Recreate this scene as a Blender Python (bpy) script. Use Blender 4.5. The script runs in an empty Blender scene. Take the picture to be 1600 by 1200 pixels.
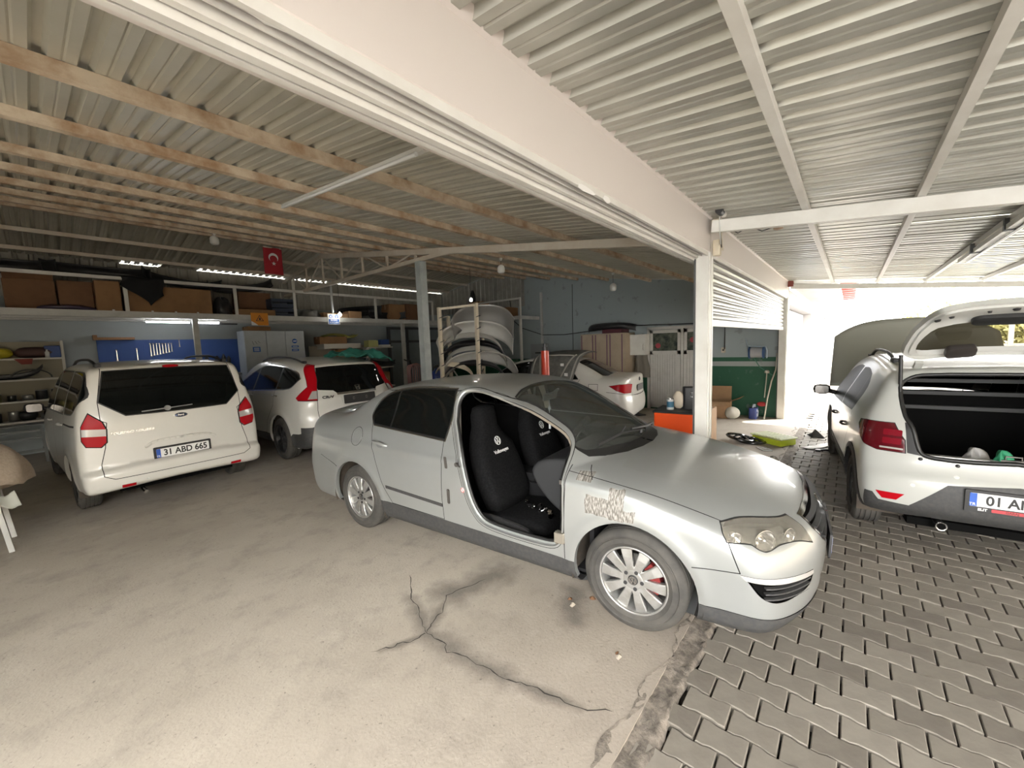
import bpy, bmesh, math, random, numpy as np
from mathutils import Vector, Matrix
from mathutils.bvhtree import BVHTree
from mathutils.geometry import tessellate_polygon
PI = math.pi
SC = bpy.context.scene
# ---------- camera, sky, sun, exposure
CAMP = dict(f=622.2, pitch=.0964, yaw=.7062, roll=-.0357, h=1.7564)
def _cam():
    cd = bpy.data.cameras.new('camera'); cam = bpy.data.objects.new('camera', cd); SC.collection.objects.link(cam)
    cd.sensor_width = 36; cd.lens = CAMP['f']/1600*36; cd.clip_start = .05; cd.clip_end = 400
    p, y, r = CAMP['pitch'], CAMP['yaw'], CAMP['roll']
    fw = Vector((math.cos(y)*math.cos(p), math.sin(y)*math.cos(p), -math.sin(p))); rt = fw.cross(Vector((0, 0, 1))).normalized(); up = rt.cross(fw)
    r2 = rt*math.cos(r)+up*math.sin(r); u2 = -rt*math.sin(r)+up*math.cos(r)
    cam.matrix_world = Matrix((r2, u2, -fw)).transposed().to_4x4(); cam.location = (0, 0, CAMP['h']); SC.camera = cam
    return fw, r2, u2
FW, RT, UP = _cam()
def at(px, py, ax, v):
    """the point seen at pixel (px, py) on the plane axis ax = v"""
    d = FW+RT*((px-800)/CAMP['f'])-UP*((py-600)/CAMP['f']); o = Vector((0, 0, CAMP['h'])); i = 'xyz'.index(ax)
    return o+d*((v-o[i])/d[i])
W_ = bpy.data.worlds.new('sky'); SC.world = W_; W_.use_nodes = True
_b = W_.node_tree.nodes['Background']; _b.inputs[0].default_value = (1, .985, .955, 1); _b.inputs[1].default_value = 9.0
_s = bpy.data.lights.new('sun', 'SUN'); _s.energy = 9; _s.angle = .02; _s.color = (1, .95, .86)
_so = bpy.data.objects.new('sun', _s); SC.collection.objects.link(_so); _so.rotation_euler = Vector((.45, -.50, 1.0)).to_track_quat('Z', 'Y').to_euler()
VS = SC.view_settings; VS.view_transform = 'Standard'; VS.look = 'None'; VS.gamma = 1; VS.use_curve_mapping = False; VS.exposure = 1.4
SC.cycles.max_bounces = 10; SC.cycles.diffuse_bounces = 6; SC.cycles.transparent_max_bounces = 12; SC.cycles.sample_clamp_indirect = 8
def smooth_curve(pts, n=8, closed=False):
    """Catmull-Rom (centripetal-ish) through 2D points; a point given twice keeps a corner."""
    P = [tuple(map(float, p)) for p in pts]
    runs = []; cur = [P[0]]
    for a, b in zip(P, P[1:]):
        if a == b:
            runs.append(cur); cur = [b]
        else: cur.append(b)
    runs.append(cur)
    out = []
    for R in runs:
        if len(R) < 2: continue
        for i in range(len(R)-1):
            p0 = np.array(R[i-1] if i else R[0]); p1 = np.array(R[i]); p2 = np.array(R[i+1]); p3 = np.array(R[i+2] if i+2 < len(R) else R[-1])
            d1 = max(np.linalg.norm(p2-p1), 1e-6); d0 = max(np.linalg.norm(p1-p0), 1e-6); d2 = max(np.linalg.norm(p3-p2), 1e-6)
            m1 = (p2-p0)/(d0+d1)*d1 if i else (p2-p1); m2 = (p3-p1)/(d1+d2)*d1 if i+2 < len(R) else (p2-p1)
            for k in range(n):
                t = k/n
                out.append((2*t**3-3*t*t+1)*p1+(t**3-2*t*t+t)*m1+(-2*t**3+3*t*t)*p2+(t**3-t*t)*m2)
        last = np.array(R[-1])
    if not closed: out.append(last)
    return np.array(out)
def sdf_poly(px, pz, poly):
    a = poly; b = np.roll(poly, -1, 0)
    X = px.ravel(); Z = pz.ravel(); D = np.full(X.shape, 1e9); ins = np.zeros(X.shape, bool)
    for (ax, az), (bx, bz) in zip(a, b):
        ex, ez = bx-ax, bz-az; L = ex*ex+ez*ez
        if L < 1e-14: continue
        t = np.clip(((X-ax)*ex+(Z-az)*ez)/L, 0, 1)
        D = np.minimum(D, (X-ax-t*ex)**2+(Z-az-t*ez)**2)
        if az != bz:
            c = ((az > Z) != (bz > Z)) & (X < (bx-ax)*(Z-az)/(bz-az)+ax); ins ^= c
    D = np.sqrt(D); return np.where(ins, -D, D).reshape(px.shape)
class Table2:
    def __init__(s, poly, h=.02, pad=.25):
        lo = poly.min(0)-pad; hi = poly.max(0)+pad; s.lo = lo; s.h = h
        s.n = np.ceil((hi-lo)/h).astype(int)+1
        X, Z = np.meshgrid(lo[0]+np.arange(s.n[0])*h, lo[1]+np.arange(s.n[1])*h, indexing='ij')
        s.T = sdf_poly(X, Z, poly)
    def __call__(s, x, z):
        u = np.clip((x-s.lo[0])/s.h, 1.001, s.n[0]-2.001); v = np.clip((z-s.lo[1])/s.h, 1.001, s.n[1]-2.001)
        i = u.astype(int); j = v.astype(int); fu = u-i; fv = v-j
        def w(t): return [(-t+2*t*t-t**3)/2, (2-5*t*t+3*t**3)/2, (t+4*t*t-3*t**3)/2, (-t*t+t**3)/2]
        wu = w(fu); wv = w(fv); r = 0
        for a in range(4):
            for b in range(4): r = r+wu[a]*wv[b]*s.T[i+a-1, j+b-1]
        return r
def interp_s(x, xs, ys):
    """monotone-ish smooth interpolation (PCHIP)"""
    xs = np.array(xs, float); ys = np.array(ys, float); h = np.diff(xs); d = np.diff(ys)/h
    m = np.zeros_like(ys); 
    for i in range(1, len(xs)-1):
        if d[i-1]*d[i] > 0:
            w1 = 2*h[i]+h[i-1]; w2 = h[i]+2*h[i-1]; m[i] = (w1+w2)/(w1/d[i-1]+w2/d[i])
    m[0] = d[0]; m[-1] = d[-1]
    xc = np.clip(x, xs[0], xs[-1]); k = np.clip(np.searchsorted(xs, xc, side='right')-1, 0, len(xs)-2)
    t = (xc-xs[k])/h[k]
    return (2*t**3-3*t*t+1)*ys[k]+(t**3-2*t*t+t)*h[k]*m[k]+(-2*t**3+3*t*t)*ys[k+1]+(t**3-t*t)*h[k]*m[k+1]
def smax(a, b, k):
    h = np.maximum(k-np.abs(a-b), 0)/k
    return np.maximum(a, b)+h*h*h*k/6
def smooth01(t): t = np.clip(t, 0, 1); return t*t*(3-2*t)
class Body:
    def __init__(s, prof, W, plan, xm, cf, pf, cr, pr, crown, k=.16, flares=(), extra=None, top=None):
        s.tab = Table2(smooth_curve(prof, closed=True)); s.W = W; s.plan = plan; s.xm = xm; s.cf = cf; s.pf = pf; s.cr = cr; s.pr = pr
        s.crown = crown; s.k = k; s.fl = flares; s.extra = extra; s.top = top
    def f(s, x, y, z):
        ay = np.abs(y)
        wf = smooth01((x-s.xm)/1.1); wr = smooth01((s.xm-x)/1.1)
        xe = x+s.cf*ay**s.pf*wf-s.cr*ay**s.pr*wr
        ze = z+s.crown*ay*ay
        d1 = s.tab(xe, ze)
        w = interp_s(z, *s.W)*interp_s(x, *s.plan)
        if s.top is not None: w = w*(1-smooth01((z-s.top[0])/s.top[1])*(1-interp_s(x, *s.top[2])))
        for (fx, fz, fr, fa, fw) in s.fl:
            r = np.sqrt((x-fx)**2+(z-fz)**2); w = w+fa*np.exp(-((r-fr)/fw)**2)*smooth01((z-.1)/.2)
        if s.extra is not None: w = w+s.extra(x, z)
        return smax(d1, (ay-w)*.93, s.k)
    def grad(s, P, e=.006):
        G = np.zeros_like(P)
        for a in range(3):
            d = np.zeros(3); d[a] = e
            G[:, a] = (s.f(*(P+d).T)-s.f(*(P-d).T))/(2*e)
        return G
def surface_nets(B, lo, hi, h):
    nx, ny, nz = [int(math.ceil((hi[a]-lo[a])/h))+1 for a in range(3)]
    xs = lo[0]+h*np.arange(nx); ys = -h/2+h*np.arange(ny); zs = lo[2]+h*np.arange(nz)
    X, Y, Z = np.meshgrid(xs, ys, zs, indexing='ij')
    Fv = B.f(X.ravel(), Y.ravel(), Z.ravel()).reshape(X.shape)
    neg = Fv < 0
    c = sum(neg[a:nx-1+a, b:ny-1+b, d:nz-1+d].astype(int) for a in (0, 1) for b in (0, 1) for d in (0, 1))
    act = (c > 0) & (c < 8); idx = -np.ones(act.shape, int); ci = np.argwhere(act); idx[tuple(ci.T)] = np.arange(len(ci))
    acc = np.zeros((len(ci), 3)); cnt = np.zeros(len(ci))
    offs = [(a, b, d) for a in (0, 1) for b in (0, 1) for d in (0, 1)]
    for o in offs:
        for ax in range(3):
            if o[ax] == 0:
                o2 = list(o); o2[ax] = 1
                f1 = Fv[tuple((ci+o).T)]; f2 = Fv[tuple((ci+o2).T)]; m = (f1 < 0) != (f2 < 0)
                t = np.where(m, f1/np.where(m, f1-f2, 1), 0)
                p = np.array(o, float)[None].repeat(len(ci), 0); p[:, ax] += t
                acc[m] += p[m]; cnt[m] += 1
    V = (acc/cnt[:, None]+ci)*h+[lo[0], -h/2, lo[2]]
    ctr = ci[:, 1] == 0; V[ctr, 1] = 0
    for _ in range(5):
        g = B.grad(V); fv = B.f(*V.T); g2 = np.maximum((g*g).sum(1), .05)
        st = fv/g2; V = V-np.clip(st, -h, h)[:, None]*g*.9; V[ctr, 1] = 0
    N = B.grad(V, .004); N[ctr, 1] = 0; N /= np.linalg.norm(N, axis=1)[:, None]
    Q = []
    for ax in range(3):
        sl = [slice(1, -1)]*3; 
        a1 = [slice(0, n) for n in Fv.shape]; a2 = list(a1); a1[ax] = slice(0, -1); a2[ax] = slice(1, None)
        n1 = neg[tuple(a1)]; n2 = neg[tuple(a2)]; E = np.argwhere(n1 != n2)
        b, d = [(1, 2), (2, 0), (0, 1)][ax]
        E = E[(E[:, b] > 0) & (E[:, d] > 0)]
        E = E[(E[:, b] < Fv.shape[b]-1) & (E[:, d] < Fv.shape[d]-1)]
        u = np.zeros(3, int); u[b] = 1; v = np.zeros(3, int); v[d] = 1
        q = np.stack([idx[tuple(E.T)], idx[tuple((E-u).T)], idx[tuple((E-u-v).T)], idx[tuple((E-v).T)]], 1)
        fl = ~neg[tuple(E.T)]
        q[fl] = q[fl][:, ::-1]; Q.append(q)
    Q = np.concatenate(Q); Q = Q[(Q >= 0).all(1)]
    return V, N, Q
def convex_parts(poly):
    P = [np.array(p, float) for p in poly]
    def area(I): return sum(P[I[i-1]][0]*P[I[i]][1]-P[I[i]][0]*P[I[i-1]][1] for i in range(len(I)))/2
    def convex(I):
        n = len(I)
        for i in range(n):
            a, b, c = P[I[i-1]], P[I[i]], P[I[(i+1) % n]]
            if (b[0]-a[0])*(c[1]-b[1])-(b[1]-a[1])*(c[0]-b[0]) < -1e-7: return False
        return True
    I = list(range(len(P)))
    if area(I) < 0: I.reverse()
    if convex(I): return [[P[i] for i in I]]
    T = [list(t) for t in tessellate_polygon([[Vector((P[i][0], P[i][1], 0)) for i in range(len(P))]])]
    T = [t if area(t) > 0 else t[::-1] for t in T if abs(area(t)) > 1e-10]
    merged = True
    while merged:
        merged = False
        for i in range(len(T)):
            for j in range(i+1, len(T)):
                A, Bq = T[i], T[j]
                sh = [(a, A[(k+1) % len(A)]) for k, a in enumerate(A)]
                rs = {(Bq[(k+1) % len(Bq)], b): k for k, b in enumerate(Bq)}
                hit = [(k, rs[e]) for k, e in enumerate(sh) if e in rs]
                if len(hit) == 1:
                    k, m = hit[0]
                    Ar = A[k+1:]+A[:k+1]; Br = Bq[m+1:]+Bq[:m+1]
                    M = Ar+Br[1:-1]
                    if len(set(M)) == len(M) and convex(M):
                        T[i] = M; del T[j]; merged = True; break
            if merged: break
    return [[P[i] for i in t] for t in T]
class Soup:
    def __init__(s, V, N, Q, part='body'):
        n = len(V)
        Vm = V.copy(); Vm[:, 1] *= -1; Nm = N.copy(); Nm[:, 1] *= -1
        ctr = V[:, 1] == 0; mp = np.arange(n)+n; mp[ctr] = np.arange(n)[ctr]
        s.V = [tuple(v) for v in np.concatenate([V, Vm])]; s.N = [tuple(v) for v in np.concatenate([N, Nm])]
        s.F = [list(map(int, q)) for q in Q]+[list(map(int, q)) for q in mp[Q][:, ::-1]]
        s.names = [part]; s.nf = len(s.F); s.pid = np.zeros(s.nf*3, int); s._arr()
        s.bvh = BVHTree.FromPolygons(s.V, s.F)
    def _arr(s):
        V = np.array(s.V); N = np.array(s.N)
        s.bb = np.zeros((len(s.F)*3, 6)); s.fn = np.zeros((len(s.F)*3, 3))
        pad = np.array([f+[f[-1]]*(4-len(f)) for f in s.F]); P = V[pad]
        s.bb[:s.nf] = np.concatenate([P.min(1), P.max(1)], 1); s.fn[:s.nf] = N[pad].mean(1)
    @property
    def part(s): return [s.names[i] for i in s.pid[:s.nf]]
    def _id(s, n):
        if n not in s.names: s.names.append(n)
        return s.names.index(n)
    def cut(s, poly, new, d=(0, 1, 0), only=None, lim=None, mind=.12):
        """faces seen from direction d (pointing outward) inside poly get part `new`; poly in (u, z) with u the horizontal axis across d, or (x, y) when d is vertical"""
        d = np.array(d, float); d /= np.linalg.norm(d)
        if abs(d[2]) > .9: U = np.array([1., 0, 0]); Wv = np.array([0, 1., 0])
        elif abs(d[1]) > .99: U = np.array([1., 0, 0]); Wv = np.array([0, 0, 1.])
        elif abs(d[0]) > .99: U = np.array([0, 1., 0]); Wv = np.array([0, 0, 1.])
        else: U, Wv = s.basis(d)
        oid = [s._id(o) for o in only] if only is not None else None; nid = s._id(new)
        def prep():
            n = s.nf; bb = s.bb[:n]; ce = (bb[:, :3]+bb[:, 3:])/2; ha = (bb[:, 3:]-bb[:, :3])/2
            ok = (s.fn[:n]@d) > mind
            if oid is not None: ok &= np.isin(s.pid[:n], oid)
            if lim is not None: ok &= lim(ce)
            i = np.nonzero(ok)[0]; return i, (ce@U)[i], (ce@Wv)[i], (ha@np.abs(U))[i], (ha@np.abs(Wv))[i]
        base, cu, cw, hu, hw = prep()
        for C in convex_parts(poly):
            C = np.array(C); lo = C.min(0); hi = C.max(0)
            m = (cu+hu > lo[0]) & (cu-hu < hi[0]) & (cw+hw > lo[1]) & (cw-hw < hi[1])
            if not m.any(): continue
            ids = base[m]
            E = []
            n = len(C)
            for i in range(n):
                a, b = C[i], C[(i+1) % n]; e = b-a; L = math.hypot(*e)
                if L < 1e-9: continue
                E.append((-e[1]/L, e[0]/L, (e[1]*a[0]-e[0]*a[1])/L))
            Ux, Uy, Uz = U; Wx, Wy, Wz = Wv; V = s.V
            cache = {}
            newF = []; newP = []
            for fi in ids:
                f = s.F[fi]; pn = s.pid[fi]; cur = f; outs = []
                uv = {v: (V[v][0]*Ux+V[v][1]*Uy+V[v][2]*Uz, V[v][0]*Wx+V[v][1]*Wy+V[v][2]*Wz) for v in f}
                dead = False
                for ei, (na, nb, nc) in enumerate(E):
                    ds = []
                    for v in cur:
                        if v not in uv: p = V[v]; uv[v] = (p[0]*Ux+p[1]*Uy+p[2]*Uz, p[0]*Wx+p[1]*Wy+p[2]*Wz)
                        q = uv[v]; dd = na*q[0]+nb*q[1]+nc; ds.append(0. if abs(dd) < 1e-6 else dd)
                    if min(ds) >= 0: continue
                    if max(ds) <= 0: dead = True; break
                    ins = []; out = []
                    for k in range(len(cur)):
                        v = cur[k]; dv = ds[k]; w = cur[(k+1) % len(cur)]; dw = ds[(k+1) % len(cur)]
                        if dv >= 0: ins.append(v)
                        if dv <= 0: out.append(v)
                        if dv*dw < 0:
                            key = (min(v, w), max(v, w), ei)
                            if key not in cache:
                                a, b = (v, w) if v < w else (w, v); da, db = (dv, dw) if v < w else (dw, dv)
                                t = da/(da-db); A, Bq = V[a], V[b]; NA, NB = s.N[a], s.N[b]
                                V.append(tuple(A[i]+(Bq[i]-A[i])*t for i in range(3)))
                                nn = [NA[i]+(NB[i]-NA[i])*t for i in range(3)]; l = math.sqrt(sum(c*c for c in nn)) or 1
                                s.N.append(tuple(c/l for c in nn)); cache[key] = len(V)-1
                            ins.append(cache[key]); out.append(cache[key])
                    if len(out) > 2: outs.append(out)
                    cur = ins
                    if len(cur) < 3: dead = True; break
                if dead and not outs: continue
                if dead:
                    pieces = None
                    # wholly outside in the end: keep the face as it was
                    continue
                if not outs: s.pid[fi] = nid; continue
                s.F[fi] = cur; s.pid[fi] = nid
                for o in outs: newF.append(o); newP.append(pn)
                s._upd(fi)
            for f, p in zip(newF, newP):
                s.F.append(f); s.nf += 1
                if s.nf > len(s.pid): s.pid = np.concatenate([s.pid, np.zeros_like(s.pid)]); s.bb = np.concatenate([s.bb, np.zeros_like(s.bb)]); s.fn = np.concatenate([s.fn, np.zeros_like(s.fn)])
                s.pid[s.nf-1] = p; s._upd(s.nf-1)
            if newF and len(C) < 1e9: base, cu, cw, hu, hw = prep()
    def _upd(s, i):
        P = [s.V[v] for v in s.F[i]]; Nn = [s.N[v] for v in s.F[i]]; n = len(P)
        s.bb[i] = (min(p[0] for p in P), min(p[1] for p in P), min(p[2] for p in P), max(p[0] for p in P), max(p[1] for p in P), max(p[2] for p in P))
        s.fn[i] = (sum(p[0] for p in Nn)/n, sum(p[1] for p in Nn)/n, sum(p[2] for p in Nn)/n)
    def basis(s, d):
        d = np.array(d, float); d /= np.linalg.norm(d); U = np.array([-d[1], d[0], 0]); U /= np.linalg.norm(U); return U, np.cross(d, U)
    def to2(s, pts, d):
        U, Wv = s.basis(d); return [(float(np.dot(p, U)), float(np.dot(p, Wv))) for p in np.array(pts, float)]
    def cut3(s, pts, new, d, **k): s.cut(s.to2(pts, d), new, d, **k)
    def line3(s, pts, w, new, d, **k): s.line(s.to2(pts, d), w, new, d, **k)
    def line(s, pts, w, new, d, only=None, lim=None, mind=.12):
        """a thin strip of width w along a polyline"""
        P = [np.array(p, float) for p in pts]
        for a, b in zip(P, P[1:]):
            e = b-a; L = np.linalg.norm(e)
            if L < 1e-6: continue
            n = np.array([-e[1], e[0]])/L*w/2; e = e/L*w*.3
            s.cut([a-n-e, b-n+e, b+n+e, a+n-e], new, d, only, lim, mind)
    def mesh(s, names, name, mat, push=0, flip=False, half=0):
        idx = {}; V = []; N = []; F = []
        for f, p in zip(s.F, getattr(s, 'parts', None) or s.part):
            if p in names and (not half or (half[0]*s.V[f[0]][1] > 0 if s.V[f[0]][1] else half[0]*s.V[f[1]][1] > 0) and (not half[1] or half[1]*(s.V[f[0]][0]+1.3) > 0)):
                g = []
                for v in f:
                    if v not in idx:
                        idx[v] = len(V); n = s.N[v]; V.append(tuple(s.V[v][i]+n[i]*push for i in range(3))); N.append(tuple(-c for c in n) if flip else n)
                    g.append(idx[v])
                gg = [g[0]]
                for q in g[1:]:
                    if q != gg[-1]: gg.append(q)
                if len(set(gg)) > 2: F.append(gg[::-1] if flip else gg)
        me = bpy.data.meshes.new(name); me.from_pydata(V, [], F); me.materials.append(mat)
        me.polygons.foreach_set('use_smooth', [True]*len(F))
        if V: me.normals_split_custom_set_from_vertices(N)
        return me
    def hit(s, o, d):
        r = s.bvh.ray_cast(Vector(o), Vector(d).normalized())
        return (r[0], r[1]) if r[0] else (None, None)
    def side(s, x, z, sg=1, off=0):
        p, n = s.hit((x, sg*3, z), (0, -sg, 0))
        if p is None: return Vector((x, sg*.8, z)), Vector((0, sg, 0))
        if n.y*sg < 0: n = -n
        return p+n*off, n
    def front(s, y, z, sg=1, off=0):
        p, n = s.hit((sg*9, y, z), (-sg, 0, 0))
        if p is None: return Vector((0, y, z)), Vector((sg, 0, 0))
        if n.x*sg < 0: n = -n
        return p+n*off, n
    def top(s, x, y, off=0):
        p, n = s.hit((x, y, 5), (0, 0, -1))
        if n.z < 0: n = -n
        return p+n*off, n

def part_maker(S, car):
    def pm(nm, names, m, both=False, **k):
        o = None
        for h in (((1, 1), (1, -1), (-1, 1), (-1, -1)) if both == 'xy' else ((1, 0), (-1, 0)) if both else (0,)):
            me = S.mesh(names, nm, m, half=h, **k)
            if len(me.polygons): o = newobj(nm, me, car)
        return o
    return pm
C_ = SC.collection if 'SC' in globals() else bpy.context.scene.collection
rnd = random.Random(7)
def R(a): return math.radians(a)
def newobj(name, data, parent=None, loc=(0, 0, 0), rot=(0, 0, 0)):
    o = bpy.data.objects.new(name, data); C_.objects.link(o); o.location = loc; o.rotation_euler = rot
    if parent: o.parent = parent
    return o
def tag(o, label=None, cat=None, group=None, kind=None):
    if label: o['label'] = label
    if cat: o['category'] = cat
    if group: o['group'] = group
    if kind: o['kind'] = kind
    return o
def thing(name, label, cat, loc=(0, 0, 0), rz=0, group=None):
    return tag(newobj(name, None, None, loc, (0, 0, rz)), label, cat, group)
def dup(o, parent=None, loc=None, rot=None):
    c = o.copy(); C_.objects.link(c); c.parent = parent
    if loc is not None: c.location = loc
    if rot is not None: c.rotation_euler = rot
    for ch in list(o.children): dup(ch, c)
    return c
# ---------- materials
MATS = {}
def mat(name, col, rough=.6, metal=0, coat=0, noise=None, bump=0, emit=0, trans=0, spec=None, ior=None, ncol=None, alpha=1):
    """noise=(scale, amount, detail): mottles the colour towards ncol (or darker); bump=strength"""
    if name in MATS: return MATS[name]
    m = bpy.data.materials.new(name); m.use_nodes = True; nt = m.node_tree; b = nt.nodes['Principled BSDF']; I = b.inputs
    c = tuple(col)+(1,) if len(col) == 3 else col
    I['Base Color'].default_value = c; I['Roughness'].default_value = rough; I['Metallic'].default_value = metal
    if coat: I['Coat Weight'].default_value = coat; I['Coat Roughness'].default_value = .06
    if trans: I['Transmission Weight'].default_value = trans
    if ior: I['IOR'].default_value = ior
    if spec is not None: I['Specular IOR Level'].default_value = spec
    if alpha < 1: I['Alpha'].default_value = alpha
    if emit: I['Emission Color'].default_value = c; I['Emission Strength'].default_value = emit
    if noise or bump:
        tc = nt.nodes.new('ShaderNodeTexCoord'); n = nt.nodes.new('ShaderNodeTexNoise'); sc, am, de = noise if noise else (8, 0, 4)
        n.inputs['Scale'].default_value = sc; n.inputs['Detail'].default_value = de; n.inputs['Roughness'].default_value = .62
        nt.links.new(tc.outputs['Object'], n.inputs['Vector'])
        if am:
            rp = nt.nodes.new('ShaderNodeMapRange'); rp.inputs[1].default_value = .38; rp.inputs[2].default_value = .68; nt.links.new(n.outputs['Fac'], rp.inputs[0])
            rp.inputs[4].default_value = am
            mx = nt.nodes.new('ShaderNodeMix'); mx.data_type = 'RGBA'; mx.inputs['A'].default_value = c
            nc = ncol if ncol else tuple(v*.45 for v in c[:3]); mx.inputs['B'].default_value = tuple(nc)+(1,)
            nt.links.new(rp.outputs[0], mx.inputs['Factor']); nt.links.new(mx.outputs['Result'], I['Base Color'])
        if bump:
            bp = nt.nodes.new('ShaderNodeBump'); bp.inputs['Strength'].default_value = bump; bp.inputs['Distance'].default_value = .01
            nt.links.new(n.outputs['Fac'], bp.inputs['Height']); nt.links.new(bp.outputs['Normal'], I['Normal'])
    MATS[name] = m
    return m
# ---------- mesh builder
class MB:
    def __init__(s): s.v = []; s.f = []; s.M = Matrix.Identity(4); s.sm = []
    def add(s, V, F, smooth=False):
        o = len(s.v)
        for p in V: s.v.append(tuple(s.M @ Vector(p)))
        for f in F: s.f.append([i+o for i in f]); s.sm.append(smooth)
        return s
    def box(s, c, d, rz=0, m=None):
        x, y, z = [k/2 for k in d]; V = [(a*x, b*y, e*z) for a in (-1, 1) for b in (-1, 1) for e in (-1, 1)]
        T = Matrix.Translation(c) @ (m if m is not None else Matrix.Rotation(rz, 4, 'Z'))
        V = [tuple(T @ Vector(p)) for p in V]
        return s.add(V, [(0, 1, 3, 2), (4, 6, 7, 5), (0, 4, 5, 1), (2, 3, 7, 6), (0, 2, 6, 4), (1, 5, 7, 3)])
    def bb(s, x0, x1, y0, y1, z0, z1): return s.box(((x0+x1)/2, (y0+y1)/2, (z0+z1)/2), (x1-x0, y1-y0, z1-z0))
    def bar(s, p, q, w, h, up=(0, 0, 1)):
        p = Vector(p); q = Vector(q); d = (q-p); L = d.length
        if L < 1e-6: return s
        d /= L; u = Vector(up)
        if abs(d.dot(u)) > .98: u = Vector((0, 1, 0))
        r = d.cross(u).normalized(); u = r.cross(d)
        V = [e+r*a*w/2+u*b*h/2 for e in (p, q) for a, b in ((-1, -1), (1, -1), (1, 1), (-1, 1))]
        return s.add([tuple(v) for v in V], [(3, 2, 1, 0), (4, 5, 6, 7), (0, 1, 5, 4), (1, 2, 6, 5), (2, 3, 7, 6), (3, 0, 4, 7)])
    def tube(s, pts, r, n=8, cap=True):
        P = [Vector(p) for p in pts]; rs = r if isinstance(r, (list, tuple)) else [r]*len(P); V = []; prev = None
        for i, p in enumerate(P):
            d = (P[min(i+1, len(P)-1)]-P[max(i-1, 0)]).normalized()
            u = prev if prev is not None else (Vector((0, 0, 1)) if abs(d.z) < .9 else Vector((1, 0, 0)))
            u = (u-d*u.dot(d)); u = u.normalized() if u.length > 1e-6 else Vector((0, 1, 0)); prev = u; w = d.cross(u)
            for k in range(n):
                a = 2*PI*k/n; V.append(tuple(p+(u*math.cos(a)+w*math.sin(a))*rs[i]))
        F = [(i*n+k, i*n+(k+1) % n, (i+1)*n+(k+1) % n, (i+1)*n+k) for i in range(len(P)-1) for k in range(n)]
        s.add(V, F, True)
        if cap: s.add(V[:n], [tuple(range(n))[::-1]]); s.add(V[-n:], [tuple(range(n))])
        return s
    def lathe(s, prof, n=24, axis='z', c=(0, 0, 0), smooth=True):
        V = []; 
        for k in range(n):
            a = 2*PI*k/n; ca, sa = math.cos(a), math.sin(a)
            for r, h in prof:
                p = {'z': (r*ca, r*sa, h), 'y': (r*sa, h, r*ca), 'x': (h, r*ca, r*sa)}[axis]; V.append((p[0]+c[0], p[1]+c[1], p[2]+c[2]))
        m = len(prof); F = [(k*m+i, ((k+1) % n)*m+i, ((k+1) % n)*m+i+1, k*m+i+1) for k in range(n) for i in range(m-1)]
        return s.add(V, F, smooth)
    def cyl(s, c, r, h, n=20, axis='z', r2=None):
        r2 = r if r2 is None else r2
        s.lathe([(0, -h/2), (r, -h/2)], n, axis, c, False); s.lathe([(r, -h/2), (r2, h/2)], n, axis, c); return s.lathe([(r2, h/2), (0, h/2)], n, axis, c, False)
    def prism(s, poly, z0, z1, T=None):
        T = T if T is not None else Matrix.Identity(4); n = len(poly)
        if sum(poly[i-1][0]*poly[i][1]-poly[i][0]*poly[i-1][1] for i in range(n)) < 0: poly = poly[::-1]
        V = [tuple(T @ Vector((x, y, z))) for z in (z0, z1) for x, y in poly]
        return s.add(V, [tuple(range(n))[::-1], tuple(range(n, 2*n))]+[(i, (i+1) % n, n+(i+1) % n, n+i) for i in range(n)])
    def grid(s, fn, nu, nv, smooth=True, flip=False):
        V = [tuple(fn(i/nu, j/nv)) for i in range(nu+1) for j in range(nv+1)]
        F = [(i*(nv+1)+j, (i+1)*(nv+1)+j, (i+1)*(nv+1)+j+1, i*(nv+1)+j+1) for i in range(nu) for j in range(nv)]
        return s.add(V, [f[::-1] for f in F] if flip else F, smooth)
    def sheet(s, fn, nu, nv, th):
        """closed slab: fn(u,v)->(point), thickness th along -normal approx z"""
        s.grid(fn, nu, nv)
        s.grid(lambda u, v: tuple(Vector(fn(u, v))-Vector((0, 0, th))), nu, nv, flip=True)
        return s
    def mesh(s, name, m, bevel=0, seg=1, solid=0, sub=0):
        me = bpy.data.meshes.new(name); me.from_pydata(s.v, [], s.f)
        me.polygons.foreach_set('use_smooth', s.sm)
        if bevel or solid or sub:
            b = bmesh.new(); b.from_mesh(me); bmesh.ops.remove_doubles(b, verts=b.verts, dist=1e-5)
            if solid: bmesh.ops.solidify(b, geom=b.faces[:], thickness=solid)
            if bevel: bmesh.ops.bevel(b, geom=[e for e in b.edges if len(e.link_faces) == 2 and e.calc_face_angle(0) > .5], offset=bevel, segments=seg, affect='EDGES', profile=.6)
            if sub:
                bmesh.ops.subdivide_edges(b, edges=b.edges, cuts=sub, use_grid_fill=True)
            b.to_mesh(me); b.free()
            if bevel and seg > 1: me.polygons.foreach_set('use_smooth', [True]*len(me.polygons)); me.set_sharp_from_angle(angle=R(40))
        if m: me.materials.append(m)
        return me
    def build(s, name, m, parent=None, loc=(0, 0, 0), rot=(0, 0, 0), **k):
        return newobj(name, s.mesh(name, m, **k), parent, loc, rot)
_fc = {}
def text_mesh(txt, size, m, name='lettering', ext=.001, off=0, align='CENTER', sx=1):
    cu = bpy.data.curves.new('t', 'FONT'); cu.body = txt; cu.size = size; cu.extrude = ext; cu.offset = off; cu.align_x = align; cu.align_y = 'CENTER'
    o = bpy.data.objects.new('t', cu); C_.objects.link(o); bpy.context.view_layer.update()
    me = bpy.data.meshes.new_from_object(o); bpy.data.objects.remove(o); me.name = name; me.materials.clear(); me.materials.append(m)
    if sx != 1: me.transform(Matrix.Diagonal((sx, 1, 1, 1)))
    return me
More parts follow.
